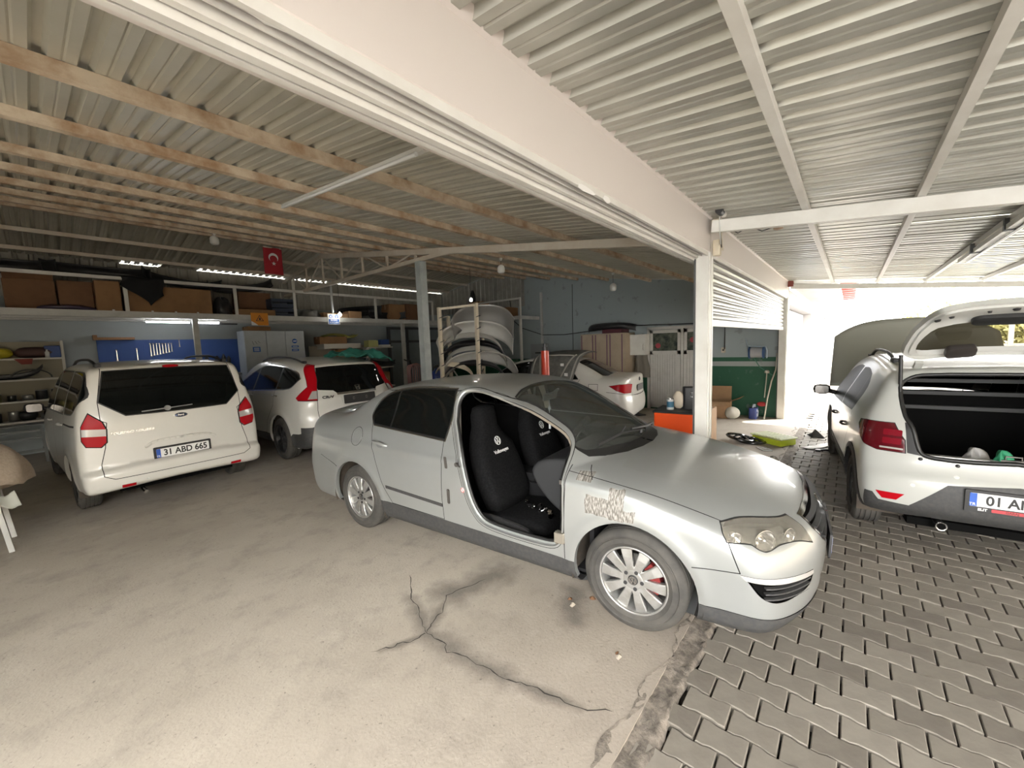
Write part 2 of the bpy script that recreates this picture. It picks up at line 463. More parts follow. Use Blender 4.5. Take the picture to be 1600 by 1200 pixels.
def text(txt, size, m, parent, loc, rot=(R(90), 0, 0), **k):
    return newobj(k.pop('name', 'lettering'), text_mesh(txt, size, m, **k), parent, loc, rot)
def frame_of(n, up=(0, 0, 1)):
    """matrix whose z axis is n, y axis closest to up"""
    n = Vector(n).normalized(); u = Vector(up); r = u.cross(n).normalized(); u = n.cross(r)
    return Matrix((r, u, n)).transposed().to_4x4()
def on(p, n, up=(0, 0, 1)): return Matrix.Translation(p) @ frame_of(n, up)
def rrect(w, h, r, n=4):
    out = []
    for cx, cy, a0 in ((w/2-r, h/2-r, 0), (-w/2+r, h/2-r, 90), (-w/2+r, -h/2+r, 180), (w/2-r, -h/2+r, 270)):
        for k in range(n+1): a = R(a0+90*k/n); out.append((cx+r*math.cos(a), cy+r*math.sin(a)))
    return out
def circle(cx, cy, r, n=32, a0=0, a1=360):
    full = abs(a1-a0) >= 360
    return [(cx+r*math.cos(R(a0+(a1-a0)*k/(n if full else n-1))), cy+r*math.sin(R(a0+(a1-a0)*k/(n if full else n-1)))) for k in range(n)]
def offset_poly(P, d):
    P = [np.array(p, float) for p in P]; n = len(P)
    A = sum(P[i-1][0]*P[i][1]-P[i][0]*P[i-1][1] for i in range(n))
    out = []
    for i in range(n):
        a = P[i]-P[i-1]; b = P[(i+1) % n]-P[i]; a = a/(np.linalg.norm(a)+1e-9); b = b/(np.linalg.norm(b)+1e-9)
        na = np.array([a[1], -a[0]]); nb = np.array([b[1], -b[0]]); m = na+nb; l = m@m
        m = m*2/l if l > .3 else na
        out.append(P[i]+m*d*(1 if A > 0 else -1))
    return [tuple(p) for p in out]
def car_mats():
    M = {}
    M['rubber'] = mat('tyre_rubber', (.040, .038, .035), .8, noise=(7, .8, 6), ncol=(.085, .078, .068), bump=.15)
    M['black'] = mat('black_plastic', (.018, .018, .019), .5)
    M['trim'] = mat('grey_textured_plastic', (.04, .04, .042), .62, noise=(40, .6, 3), ncol=(.07, .068, .062))
    M['void'] = mat('dark_cavity', (.004, .004, .004), .95, spec=.05)
    M['gap'] = mat('panel_gap', (.012, .012, .012), .9)
    M['seal'] = mat('window_rubber', (.012, .012, .012), .45)
    M['alloy'] = mat('alloy_silver', (.50, .50, .49), .36, .75, noise=(14, .5, 5), ncol=(.30, .28, .25))
    M['alloydark'] = mat('dark_alloy', (.06, .06, .062), .45, .6)
    M['chrome'] = mat('chrome', (.78, .78, .78), .12, 1)
    M['steel'] = mat('brake_steel', (.16, .15, .14), .5, .8)
    M['red'] = mat('red_lens', (.38, .004, .010), .3, spec=.12)
    M['redglass'] = mat('dark_red_lens', (.085, .003, .007), .12, coat=.5)
    M['clear'] = mat('clear_lens', (.42, .40, .38), .12, coat=.8)
    M['tint'] = mat('tinted_glass', (.004, .005, .005), .05, spec=.3)
    M['liner'] = mat('wheel_arch_liner', (.045, .036, .028), .9, noise=(12, .7, 4), ncol=(.09, .07, .05))
    M['caliper'] = mat('red_caliper', (.16, .012, .012), .5)
    M['plate'] = mat('number_plate_white', (.72, .72, .70), .4)
    M['blue'] = mat('plate_blue', (.02, .09, .42), .4)
    M['ink'] = mat('plate_black', (.01, .01, .01), .5)
    return M
_WH = {}
def wheel_meshes(key, r, rr, w, style, M):
    if key in _WH: return _WH[key]
    D = {}
    b = MB(); h = w/2
    P = [(rr-.012, -h+.012), (rr+.008, -h+.002), (rr*.5+r*.5, -h-.004), (r-.03, -h+.004), (r-.010, -h+.016), (r-.002, -h+.028)]
    if style != 'far':
        for g in (-.45, -.16, .16, .46):
            y = g*h*1.15; P += [(r, y-.0065), (r-.008, y-.0045), (r-.008, y+.0045), (r, y+.0065)]
    P += [(r-.002, h-.028), (r-.010, h-.016), (r-.03, h-.004), (r-.042, h-.001), (r-.045, h+.003), (r-.050, h+.000), (rr*.5+r*.5, h+.004), (rr+.030, h+.001), (rr+.026, h+.004), (rr+.021, h+.000), (rr+.012, h-.002), (rr+.006, h-.008), (rr-.012, h-.012)]
    b.lathe(P, 72, 'y'); D['tyre'] = b.mesh('tyre', M['rubber']); D['tyre'].set_sharp_from_angle(angle=R(50))
    al = M['alloydark'] if style in ('dark', 'cover') else M['alloy']
    b = MB()
    b.lathe([(rr+.003, h-.010), (rr+.001, h-.005), (rr-.007, h-.006), (rr-.011, h-.022), (rr-.020, h-.06), (rr-.035, -h+.03), (rr-.012, -h+.014)], 64, 'y')
    ns = {'ten': 10, 'dark': 5, 'cover': 9, 'far': 5, 'five': 5}[style]
    for k in range(ns):
        a0 = 2*PI*k/ns+PI/2*0; 
        ca, sa = math.cos(a0), math.sin(a0)
        w0, w1 = (.0195, .0295) if style == 'ten' else ((.022, .038) if ns == 5 else (.014, .028))
        ys = [(.045, h-.022, w0*1.2), (.085, h-.018, w0), (.14, h-.018, (w0+w1)/2), (rr-.010, h-.026, w1)]
        V = []
        for q, y, ww in ys:
            for s in (-1, 1):
                for dy, wm in ((0, 1), (-.006, 1.22), (-.034, 1.12)):
                    V.append((q*sa+s*ww*wm*ca, y+dy, q*ca-s*ww*wm*sa))
        F = []
        for i in range(3):
            o = i*6; p = o+6
            F += [(o, o+3, p+3, p), (o+1, o, p, p+1), (o+2, o+1, p+1, p+2), (o+3, o+4, p+4, p+3), (o+4, o+5, p+5, p+4), (o+5, o+2, p+2, p+5)]
        F += [(18, 21, 22, 19), (19, 22, 23, 20)]
        b.add(V, F)
    b.lathe([(0, h-.020), (.045, h-.020), (.072, h-.021), (.078, h-.030), (.08, h-.06), (0, h-.06)], 40, 'y')
    D['rim'] = b.mesh('wheel', al)
    b = MB(); 
    for k in range(5):
        a = 2*PI*(k+.5)/5; b.cyl((.055*math.sin(a), h-.0185, .055*math.cos(a)), .0115, .008, 12, 'y')
    D['bolt'] = b.mesh('wheel_bolt', M['alloydark'])
    b = MB(); b.lathe([(0, .0), (.138, .0), (.138, -.012), (0, -.012)], 40, 'y', (0, .02, 0)); b.cyl((0, 0, 0), .075, .07, 24, 'y'); D['disc'] = b.mesh('brake_disc', M['steel'])
    b = MB(); b.prism(circle(0, 0, .155, 14, -35, 40)+circle(0, 0, .095, 14, 40, -35), -.03, .055, Matrix.Rotation(R(-90), 4, 'X')); D['caliper'] = b.mesh('brake_caliper', M['caliper'])
    b = MB(); b.lathe([(0, h-.012), (.026, h-.012), (.030, h-.0145), (.031, h-.020)], 28, 'y'); D['cap'] = b.mesh('centre_cap', M['black'] if style == 'ten' else al)
    _WH[key] = D; return D
def vw_logo(r, th=.0015):
    """ring with a V above a W, in the xy plane facing +z"""
    b = MB()
    def ring(r0, r1):
        n = 36; V = []; 
        for z in (0, th):
            for q in (r0, r1):
                for k in range(n): a = 2*PI*k/n; V.append((q*math.cos(a), q*math.sin(a), z))
        F = []
        for k in range(n):
            l = (k+1) % n; F += [(2*n+k, 3*n+k, 3*n+l, 2*n+l), (n+k, n+l, 3*n+l, 3*n+k), (k, 2*n+k, 2*n+l, l)]
        b.add(V, F)
    ring(r*.86, r)
    def stroke(p, q): b.bar((p[0]*r, p[1]*r, th/2), (q[0]*r, q[1]*r, th/2), .15*r, th, (0, 0, 1))
    for s in (-1, 1):
        stroke((s*.36, .82), (s*.02, .10)); stroke((s*.78, .48), (s*.38, -.70)); stroke((s*.40, -.72), (s*.06, -.02)); stroke((s*.12, -.02), (0, -.02))
    return b
def add_wheel(car, name, x, y, r, rr, w, style, M, key, spin=0, steer=0, logo=True, z=None, red=False):
    D = wheel_meshes(key, r, rr, w, style, M); s = 1 if y > 0 else -1
    o = newobj('wheel', D['rim'], car, (x, y, r if z is None else z), (0, 0, (0 if s > 0 else PI)+steer))
    o.rotation_mode = 'ZYX' if False else 'XYZ'
    o.matrix_basis = Matrix.Translation((x, y, r if z is None else z)) @ Matrix.Rotation((0 if s > 0 else PI)+steer, 4, 'Z') @ Matrix.Rotation(spin, 4, 'Y')
    newobj('tyre', D['tyre'], o); newobj('brake_disc', D['disc'], o)
    if style != 'cover': newobj('wheel_bolt', D['bolt'], o)
    if red: newobj('brake_caliper', D['caliper'], o, rot=(0, -spin+R(red), 0))
    newobj('centre_cap', D['cap'], o)
    if logo:
        l = vw_logo(.024).build('emblem', M['chrome'], o); l.matrix_basis = Matrix.Translation((0, w/2-.0122, 0)) @ Matrix.Rotation(R(-90), 4, 'X') @ Matrix.Rotation(PI, 4, 'Z')
    return o
def arch(S, poly, depth, name, m, car, sg, d_in=(0, -1, 0)):
    """inward lip along an opening"""
    P = []
    for (x, z) in poly:
        p, n = S.side(x, z, sg); P.append((p, n))
    V = []; F = []; n = len(P)
    for p, nn in P: V += [tuple(p+nn*.0005), (p.x, p.y-sg*depth, p.z)]
    for i in range(n-1): F.append((2*i, 2*i+1, 2*i+3, 2*i+2))
    b = MB(); b.add(V, F, True); o = b.build(name, m, car); return o
def wheel_house(car, x, z, rad, sg, y0, y1, m):
    b = MB(); n = 20; A = [R(-14+208*k/n) for k in range(n+1)]
    V = []
    for a in A:
        for y in (y1, y0): V.append((x+rad*math.cos(a), sg*y, z+rad*math.sin(a)))
    F = [(2*i, 2*i+1, 2*i+3, 2*i+2) for i in range(n)]
    V2 = [(x+rad*math.cos(a), sg*y0, z+rad*math.sin(a)) for a in A]
    b.add(V, F, True); b.add(V2, [tuple(range(n+1))])
    return b.build('wheel_arch_liner', m, car)
def plate(car, M, M4, code, country=True, w=.52, h=.112, footer=None, blank=False):
    """number plate, local frame matrix M4: x right, y up, z outward"""
    b = MB(); b.prism(rrect(w+.034, h+(.058 if footer else .034), .012), -.012, 0, Matrix.Translation((0, -.013 if footer else 0, 0))); f = b.build('number_plate', M['black'], car); f.matrix_basis = M4
    if blank and blank != 'face': return f
    b = MB(); b.prism(rrect(w-.012, h-.010, .008), .0005, .003); p = b.build('plate_face', M['plate'], f)
    b = MB(); b.prism([(-w/2+.006, -h/2+.006), (-w/2+.044, -h/2+.006), (-w/2+.044, h/2-.006), (-w/2+.006, h/2-.006)], .003, .0036); q = b.build('plate_band', M['blue'], f)
    if blank: return f
    newobj('plate_country_code', text_mesh('TR', .028, M['plate'], 'TR', .0004, .0004), f, (-w/2+.021, -h/2+.022, .0038))
    newobj('plate_number', text_mesh(code, .098, M['ink'], 'number', .0005, .0026, sx=.86), f, (.022, -.003, .0034))
    return f
def lining(S, car, names, m, push, name='inner_lining'):
    return newobj(name, S.mesh(names, name, m, push, True), car)
def passat():
    M = car_mats()
    silver = mat('silver_metallic_paint', (.40, .415, .41), .30, .55, coat=.55, noise=(2.2, .22, 5), ncol=(.33, .33, .31))
    prof = [(.955, .50), (.955, .60), (.93, .68), (.88, .745), (.80, .79), (.62, .85), (.35, .915), (0, .968), (-.15, .988), (-.22, 1.0), (-.22, 1.0),
            (-.40, 1.10), (-.70, 1.255), (-.95, 1.365), (-1.10, 1.418), (-1.30, 1.452), (-1.65, 1.472), (-2.05, 1.462), (-2.45, 1.42), (-2.62, 1.385), (-2.9, 1.27), (-3.15, 1.155), (-3.25, 1.125), (-3.25, 1.125),
            (-3.45, 1.122), (-3.62, 1.112), (-3.69, 1.085), (-3.735, 1.0), (-3.77, .80), (-3.80, .66), (-3.80, .50), (-3.77, .34), (-3.68, .25), (-3.68, .25),
            (-3.3, .22), (-1.5, .215), (.5, .215), (.72, .22), (.72, .22), (.86, .255), (.93, .34), (.955, .50)]
    W = ([.15, .25, .35, .45, .58, .72, .84, .92, .99, 1.06, 1.2, 1.4, 1.6], [.80, .868, .886, .897, .909, .907, .896, .876, .850, .816, .748, .652, .54])
    plan = ([-4.0, -3.78, -3.5, -3.0, -2.4, -1.6, -.6, .2, .6, .85, 1.1], [.93, .948, .972, .992, 1, 1, 1, 1, .985, .955, .90])
    B = Body(prof, W, plan, -1.45, .40, 3.2, .34, 3.0, .085, .11, flares=[(0, .316, .40, .010, .045), (-2.709, .316, .40, .010, .045)],
             extra=lambda x, z: .010*np.exp(-((z-.865)/.030)**2)*smooth01((x+3.6)/.4)*smooth01((.5-x)/.4),
             top=(.98, .25, ([-3.6, -3.1, -2.5, -1.5, -.6, 0], [.86, .90, .97, 1, .985, .97])))
    S = Soup(*surface_nets(B, (-3.9, 0, .12), (1.05, 1.0, 1.56), .03))
    Y = lambda sg: (0, sg, 0)
    g = .0055
    arF = circle(0, .316, .372, 40, -40, 220); arR = circle(-2.709, .316, .372, 40, -40, 220)
    win_r = smooth_curve([(-2.47, 1.068), (-2.535, 1.13), (-2.53, 1.20), (-2.46, 1.285), (-2.30, 1.355), (-2.0, 1.392), (-1.56, 1.395), (-1.56, 1.395), (-1.53, 1.2), (-1.54, 1.022), (-1.54, 1.022), (-2.0, 1.045), (-2.47, 1.068)], 5)[:-1]
    door_open = smooth_curve([(-1.50, 1.15), (-1.53, 1.30), (-1.49, 1.385), (-1.38, 1.408), (-1.20, 1.382), (-.92, 1.302), (-.64, 1.165), (-.50, 1.07), (-.455, .98), (-.445, .75), (-.455, .50), (-.50, .42), (-.60, .395), (-1.0, .40), (-1.16, .44), (-1.26, .60), (-1.36, .90), (-1.44, 1.05), (-1.50, 1.15)], 4)[:-1]
    win_f = smooth_curve([(-1.46, 1.025), (-1.47, 1.30), (-1.44, 1.385), (-1.30, 1.392), (-1.10, 1.352), (-.80, 1.24), (-.55, 1.10), (-.50, 1.0), (-.50, 1.0), (-1.46, 1.025)], 4)[:-1]
    rear_door = [(-1.535, .365), (-1.525, .85), (-1.54, 1.02), (-1.545, 1.405)] 
    rd_rear = smooth_curve([(-2.18, .372), (-2.27, .50), (-2.34, .66), (-2.45, .94), (-2.50, 1.06), (-2.565, 1.14), (-2.555, 1.22), (-2.47, 1.31), (-2.3, 1.378), (-2.0, 1.413), (-1.545, 1.417)], 4)
    for sg in (1, -1):
        d = Y(sg)
        S.cut(arF, 'REMOVED', d, lim=lambda c: abs(c[:, 1]) > .5); S.cut(arR, 'REMOVED', d, lim=lambda c: abs(c[:, 1]) > .5)
        S.cut(offset_poly(win_r, .020), 'window_frame', d); S.cut(offset_poly(win_r, .012), 'seal', d); S.cut(win_r, 'rear_side_glass', d)
        S.line([(-2.235, 1.05), (-2.25, 1.36)], .022, 'seal', d, only={'rear_side_glass'})
        # rear door panel
        poly = rear_door+[tuple(p) for p in rd_rear[::-1]]
        S.cut(poly, 'rear_door', d, only={'body'})
        S.line(list(rd_rear[:-1]), g, 'gap', d, only={'body', 'rear_door'}); S.line(rear_door, g, 'gap', d, only={'body', 'rear_door', 'window_frame', 'seal'})
        S.line([(-2.18, .372), (-1.535, .365)], g, 'gap', d)
        S.cut([(-2.245, .505), (-2.245, .533), (-1.535, .502), (-1.535, .474)], 'molding', d, only={'rear_door'})
        if sg < 0:
            S.cut(offset_poly(door_open, .016), 'gap', d, only={'body'}); S.cut(offset_poly(door_open, .012), 'door_frame', d, only={'gap'}); S.cut(door_open, 'REMOVED', d)
        else:
            S.cut(offset_poly(win_f, .018), 'seal', d, only={'body'}); S.cut(win_f, 'front_side_glass', d)
            S.line([(-.50, 1.0), (-.42, .9), (-.42, .40), (-.5, .365), (-1.535, .365)], g, 'gap', d, only={'body'})
        # black sill
        S.cut([(-2.40, .375), (-.36, .340), (-.36, .1), (-2.40, .1)], 'sill_trim', d, only={'body'}, mind=-.6, lim=lambda c: abs(c[:, 1]) > .70)
        # fender / hood / bumper gaps
        S.line3([(-.42, sg*.86, .957), (-.245, sg*.865, .950), (.12, sg*.871, .917), (.35, sg*.876, .883), (.50, sg*.872, .852), (.57, sg*.85, .835)], g, 'gap', (0, sg*.62, .78), only={'body'}, mind=.02)
        S.line([(-.42, .955), (-.432, .6), (-.44, .345)], g, 'gap', d, only={'body'})
        S.line([(.505, .712), (.566, .555), (.34, .530)], g, 'gap', d, only={'body'})
        S.line([(-3.32, .682), (-3.005, .60)], g, 'gap', d, only={'body'}); S.line([(-3.32, .682), (-3.8, .70)], g, 'gap', (-.3, sg, 0), only={'body'})
        S.line(circle(-2.68, .935, .085, 20), g*.8, 'gap', d, only={'body'})
        # lip under the front bumper
        S.cut([(.33, .318), (.33, .1), (1.2, .1), (1.2, .318)], 'bumper_lip', d, only={'body'}, mind=-.7, lim=lambda c: c[:, 2] < .4)
        # tail lamps
        S.cut([(sg*.50, .98), (sg*.50, .80), (sg*.80, .80), (sg*.80, .98)], 'tail_lamp', (-1, 0, 0), only={'body'}, mind=.5)
    S.cut([(-.9, .1), (.9, .1), (.9, .318), (-.9, .318)], 'bumper_lip', (1, 0, 0), only={'body'}, mind=-.2, lim=lambda c: c[:, 0] > .33)
    # windscreen and cowl, seen from above-front
    hw = [(-1.005, .562), (-.893, .575), (-.705, .612), (-.556, .642), (-.438, .656), (-.367, .645), (-.291, .549), (-.193, .383), (-.14, .2), (-.12, 0)]
    tp = [(-1.095, 0), (-1.085, .2), (-1.055, .4)]
    ws = [(x, -y) for x, y in hw[:-1]]+[hw[-1]]+hw[-2::-1]+[(tp[2]), tp[1], tp[0], (tp[1][0], -.2), (tp[2][0], -.4)]
    S.cut(offset_poly(ws, .012), 'seal', (0, 0, 1), only={'body'}, lim=lambda c: c[:, 0] < .1)
    hg = hw[:4]+[(-.45, .650), (-.395, .620), (-.31, .48), (-.225, .2), (-.205, 0)]
    ws2 = [(x, -y) for x, y in hg[:-1]]+[hg[-1]]+hg[-2::-1]+[(tp[2]), tp[1], tp[0], (tp[1][0], -.2), (tp[2][0], -.4)]
    S.cut(ws2, 'windscreen', (0, 0, 1), only={'seal'})
    S.cut([(-2.62, -.50), (-3.17, -.56), (-3.21, 0), (-3.17, .56), (-2.62, .50), (-2.59, 0)], 'rear_window', (0, 0, 1), only={'body'})
    for sg in (1, -1):
        S.line([(-.315, .715*sg), (-.30, .76*sg), (-.25, .86*sg)], g, 'gap', (0, 0, 1), only={'body'}, lim=lambda c: c[:, 2] > .9)
        S.line([(-1.02, sg*.60), (-1.6, sg*.655), (-2.4, sg*.63), (-2.62, sg*.56)], .008, 'gap', (0, 0, 1), only={'body'})
        # front lamps (oblique view) and grille
        D = (.75, sg*.66, 0); c, s_ = D[0]/math.hypot(D[0], D[1]), D[1]/math.hypot(D[0], D[1])
        def U(x, y): return -s_*x+c*y
        def pt(x, y, z): return (U(x, sg*y), z)
        q = lambda L: S.to2([(x, sg*y, z) for x, y, z in L], D)
        A, Bc, Cc = (.464, .82, .775), (.76, .525, .765), (.862, .545, .655); E_ = (.503, .886, .704)
        lamp = smooth_curve(q([A, A, (.555, .728, .783), (.72, .587, .766), Bc, Bc, (.81, .52, .72), Cc, Cc, (.804, .639, .685), (.727, .747, .690), (.672, .823, .672), (.635, .838, .683), (.603, .847, .703), E_, E_, (.475, .86, .74), A]), 4)[:-1]
        lamp = [tuple(v) for v in lamp]
        S.cut(offset_poly(lamp, .005), 'gap', D, only={'body'}); S.cut(lamp, 'headlamp', D, only={'gap'})
        lg = smooth_curve(q([(.598, .893, .522), (.598, .893, .522), (.72, .80, .515), (.872, .60, .50), (.872, .60, .50), (.865, .64, .45), (.80, .75, .42), (.72, .83, .412), (.66, .87, .44), (.598, .893, .522)]), 4)[:-1]
        S.cut(lg, 'lower_grille', D, only={'body'})
        ind = q([(.57, .90, .548), (.592, .894, .522), (.72, .80, .515), (.872, .60, .505), (.870, .60, .53), (.72, .80, .545)])
        S.cut(ind, 'turn_signal', D, only={'body', 'lower_grille'})
    gr = [(-.445, .745), (-.455, .70), (-.41, .635), (-.34, .595), (.34, .595), (.41, .635), (.455, .70), (.445, .745), (.3, .755), (0, .76), (-.3, .755)]
    S.cut(offset_poly(gr, .013), 'grille_surround', (1, 0, 0), only={'body'}); S.cut(gr, 'grille', (1, 0, 0), only={'grille_surround'})
    S.cut([(-.42, .30), (.42, .30), (.46, .44), (-.46, .44)], 'lower_grille', (1, 0, 0), only={'body'}, lim=lambda c: c[:, 0] > .6)
    # trunk lid and rear bumper lines
    S.line([(-.66, 1.06), (-.62, .80), (-.60, .73), (.60, .73), (.62, .80), (.66, 1.06)], g, 'gap', (-1, 0, 0), only={'body'})
    S.line([(-3.23, -.64), (-3.2, 0), (-3.23, .64)], g, 'gap', (0, 0, 1), only={'body'}); 
    for sg in (1, -1): S.line([(-3.23, sg*.64), (-3.66, sg*.66)], g, 'gap', (0, 0, 1), only={'body'})
    car = thing('silver_sedan', 'silver sedan with its right front door removed and sanded patches on the fender', 'car', (PX, PY, 0), PYAW)
    pm = part_maker(S, car)
    # hood gets its own part: everything painted above the hood line
    S.cut([(-.14, -.75), (-.30, -.74), (-.255, -.873), (.12, -.90), (.53, -.87), (.62, -.80), (.78, -.60), (.80, -.5), (.9, -.3), (.93, 0), (.9, .3), (.80, .5), (.78, .60), (.62, .80), (.53, .87), (.12, .90), (-.255, .873), (-.30, .74), (-.14, .75)], 'hood', (0, 0, 1), only={'body'}, lim=lambda c: (c[:, 2] > .79) & (c[:, 2] > .955-.105*np.clip((c[:, 0]+.245)/.78, 0, 2)+.0), mind=.2)
    S.cut([(-.36, 1.0), (-.43, .955), (-.44, .34), (.3, .34), (.34, .53), (.566, .555), (.50, .72), (.475, .806), (.53, .86), (0, .96)], 'front_fender', (0, -1, 0), only={'body'}, mind=.05, lim=lambda c: (c[:, 0] > -.43) & (c[:, 2] < .958))
    S.cut([(-.36, 1.0), (-.43, .955), (-.44, .34), (.3, .34), (.34, .53), (.566, .555), (.50, .72), (.475, .806), (.53, .86), (0, .96)], 'fender_left', (0, 1, 0), only={'body'}, mind=.05, lim=lambda c: (c[:, 0] > -.43) & (c[:, 2] < .958))
    pm('body_shell', {'body'}, silver); pm('hood', {'hood'}, silver)
    fd = mat('silver_paint_sanded', (.40, .415, .41), .30, .55, coat=.55); sanded(fd)
    pm('front_fender', {'front_fender'}, fd)['label'] = 'right front fender with sanded grey filler patches'
    pm('front_fender', {'fender_left'}, silver)
    rd = pm('rear_door', {'rear_door'}, silver, both=True)
    pm('door_frame', {'door_frame'}, silver); pm('panel_gaps', {'gap'}, M['gap'], push=-.001)['kind'] = 'stuff'; pm('window_seal', {'seal'}, M['seal'], both=True, push=.0005)
    pm('window_trim', {'window_frame'}, M['chrome'], both=True, push=.001); pm('door_molding', {'molding'}, M['trim'], both=True, push=.003); pm('sill_trim', {'sill_trim'}, M['trim'], both=True, push=.002)
    glass = mat('car_glass_clear', (.55, .62, .58), .03, trans=1, ior=1.02, coat=1)
    pm('windscreen', {'windscreen'}, windscreen_mat()); pm('rear_window', {'rear_window'}, M['tint'])
    pm('rear_side_glass', {'rear_side_glass'}, M['tint'], both=True); pm('front_side_glass', {'front_side_glass'}, M['tint'])
    pm('bumper_lip', {'bumper_lip'}, M['trim'], push=.004); pm('tail_lamp', {'tail_lamp'}, M['red'], both=True); pm('turn_signal', {'turn_signal'}, M['clear'], both=True, push=.003)
    # headlamp: recessed reflector behind a hazy lens
    pm('headlamp', {'headlamp'}, lamp_lens(), both=True, push=.002)
    pm('headlamp_bowl', {'headlamp'}, mat('lamp_reflector', (.42, .41, .38), .22, .85, noise=(24, .8, 3), ncol=(.12, .115, .10)), both=True, push=-.045)
    for sg in (1, -1):
        for (x, y, z, r) in ((.655, .77, .722, .062), (.765, .65, .722, .046), (.535, .84, .74, .030)):
            p, n = S.hit((x+2*.75, sg*(y+2*.66), z), (-.75, -sg*.66, 0))
            if p is None: continue
            b = MB(); b.M = on(p-n*.030, (n.x, n.y, 0)); b.lathe([(r, .026), (r-.004, .028), (r-.006, .02), (r*.6, -.01), (0, -.012)], 28); b.lathe([(0, .012), (.02, .008), (.026, -.005)], 16)
            b.build('lamp_reflector', M['chrome'], car)
    dk = {'body', 'hood', 'front_fender', 'fender_left', 'rear_door', 'gap', 'door_frame', 'sill_trim', 'molding', 'window_frame', 'tail_lamp', 'grille_surround'}
    # grilles: recessed back plus slats
    pm('grille_back', {'grille', 'lower_grille'}, M['void'], push=-.03)
    pm('grille_surround', {'grille_surround'}, M['chrome'], push=.003)
    for z in (.62, .655, .69, .725):
        hw = float(np.interp(z, [.595, .635, .70, .75], [.32, .39, .44, .43])); b = MB(); pts = []
        for k in range(-10, 11):
            y = hw*k/10; p, n = S.front(y, z); pts.append(p-Vector((.006, 0, 0)))
        for p, q in zip(pts, pts[1:]): b.bar(p, q, .026, .012)
        b.build('grille_slat', M['black'], car)
    p, n = S.front(0, .69); b = vw_logo(.062, .008); o = b.build('emblem', M['chrome'], car); o.matrix_basis = on(p+n*.004, n)
    for sg in (1, -1):
        for z in (.43, .46, .49):
            b = MB(); pts = []
            for k in range(13):
                t = k/12; x, y = .64+.22*t, .87-.25*t
                p, n = S.hit((x+1.5, sg*(y+1.32), z), (-.75, -sg*.66, 0))
                if p is not None: pts.append(p-n*.010)
            for p, q in zip(pts[(1 if z > .4 else 3):-1], pts[(2 if z > .4 else 4):]): b.bar(p, q, .020, .008)
            b.build('grille_slat', M['trim'], car)
    p, n = S.front(0, .53); plate(car, M, on(p+n*.02, n), '', blank='face')
    # arch lips, liners, wheels
    for sg in (1, -1):
        for x, P in ((0, arF), (-2.709, arR)):
            arch(S, [q for q in P if q[1] > .2], .035, 'wheel_arch_lip', silver, car, sg); wheel_house(car, x, .316, .40, sg, .55, .885, M['liner'])
    for x in (0, -2.709):
        for sg in (1, -1):
            add_wheel(car, 'wheel', x, sg*.772, .316, .208, .20, 'ten', M, 'passat', spin=R(14) if x == 0 else R(5), red=190 if (x == 0) else False)
    passat_inside(S, car, M, silver, door_open, B)
    # handle, fuel flap, mirror plates, washers
    for sg in (1, -1):
        for x0 in ([-2.41] if sg < 0 else [-2.41, -1.36]):
            p0, n = S.side(x0, .912, sg); p1, _ = S.side(x0+.20, .895, sg); b = MB(); mid, _ = S.side(x0+.10, .905, sg)
            b.tube([p0+n*.002, p0+n*.022+Vector((.02, 0, 0)), mid+n*.034, p1+n*.024-Vector((.02, 0, 0)), p1+n*.002], [.011, .014, .014, .014, .010], 10); h = b.build('door_handle', M['chrome'] if False else silver, car)
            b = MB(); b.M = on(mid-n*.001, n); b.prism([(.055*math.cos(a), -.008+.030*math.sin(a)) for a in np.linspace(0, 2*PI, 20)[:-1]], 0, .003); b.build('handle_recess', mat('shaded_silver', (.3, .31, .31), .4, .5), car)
        p, n = S.side(-2.68, .935, sg); b = MB(); b.M = on(p+n*.001, n); b.lathe([(.062, 0), (.066, .004), (.070, 0)], 32); b.build('fuel_flap', silver, car)
    # wipers
    for pts in ([(-.235, .10, 0), (-.30, -.20, 1), (-.345, -.52, 2)], [(-.30, .66, 0), (-.26, .36, 1), (-.285, .02, 2)]):
        b = MB(); P = []
        for x, y, k in pts: p = S.top(x, y)[0]; P.append(p+Vector((0, 0, .022 if k else .03)))
        b.bar(P[0], P[1], .018, .010); b.bar(P[1], P[2], .010, .008); b.tube([S.top(pts[1][0]-.03, pts[1][1]+(.2))[0]+Vector((0, 0, .014)), P[1]-Vector((0, 0, .01)), P[2]-Vector((0, 0, .008))], .006, 6); b.cyl(P[0]-Vector((0, 0, .012)), .014, .03, 12); b.build('wiper', M['black'], car)
    # hinge bracket, striker, door check on the fender edge of the opening
    b = MB(); b.bb(-.50, -.43, -.925, -.875, .455, .525); b.cyl((-.485, -.915, .49), .009, .09, 10); b.build('door_hinge', mat('bare_hinge_steel', (.36, .33, .28), .5, .7), car, bevel=.004)
    b = MB(); b.bb(-.47, -.435, -.89, -.86, .84, .875); b.build('door_hinge', M['steel'], car, bevel=.003)
    b = MB(); p, n = S.side(-1.36, .84, -1); b.M = Matrix.Translation(p); b.tube([(0, 0, .02), (.035, -.02, .01), (.05, -.02, .005)], .007, 8); b.cyl((0, -.002, .01), .018, .01, 14, 'y'); b.build('door_striker', M['steel'], car)
    p, n = S.side(-1.30, .66, -1); b = MB(); b.M = on(p+n*.001, n); b.cyl((0, 0, 0), .020, .002, 24); b.build('warning_sticker', M['plate'], car)
    b = MB(); b.M = on(p+n*.0025, n); b.lathe([(.0155, .001), (.019, .001)], 24); b.bar((-.012, .012, .001), (.012, -.012, .001), .004, .001); b.build('warning_sticker', mat('sticker_red', (.5, .03, .03), .5), car)
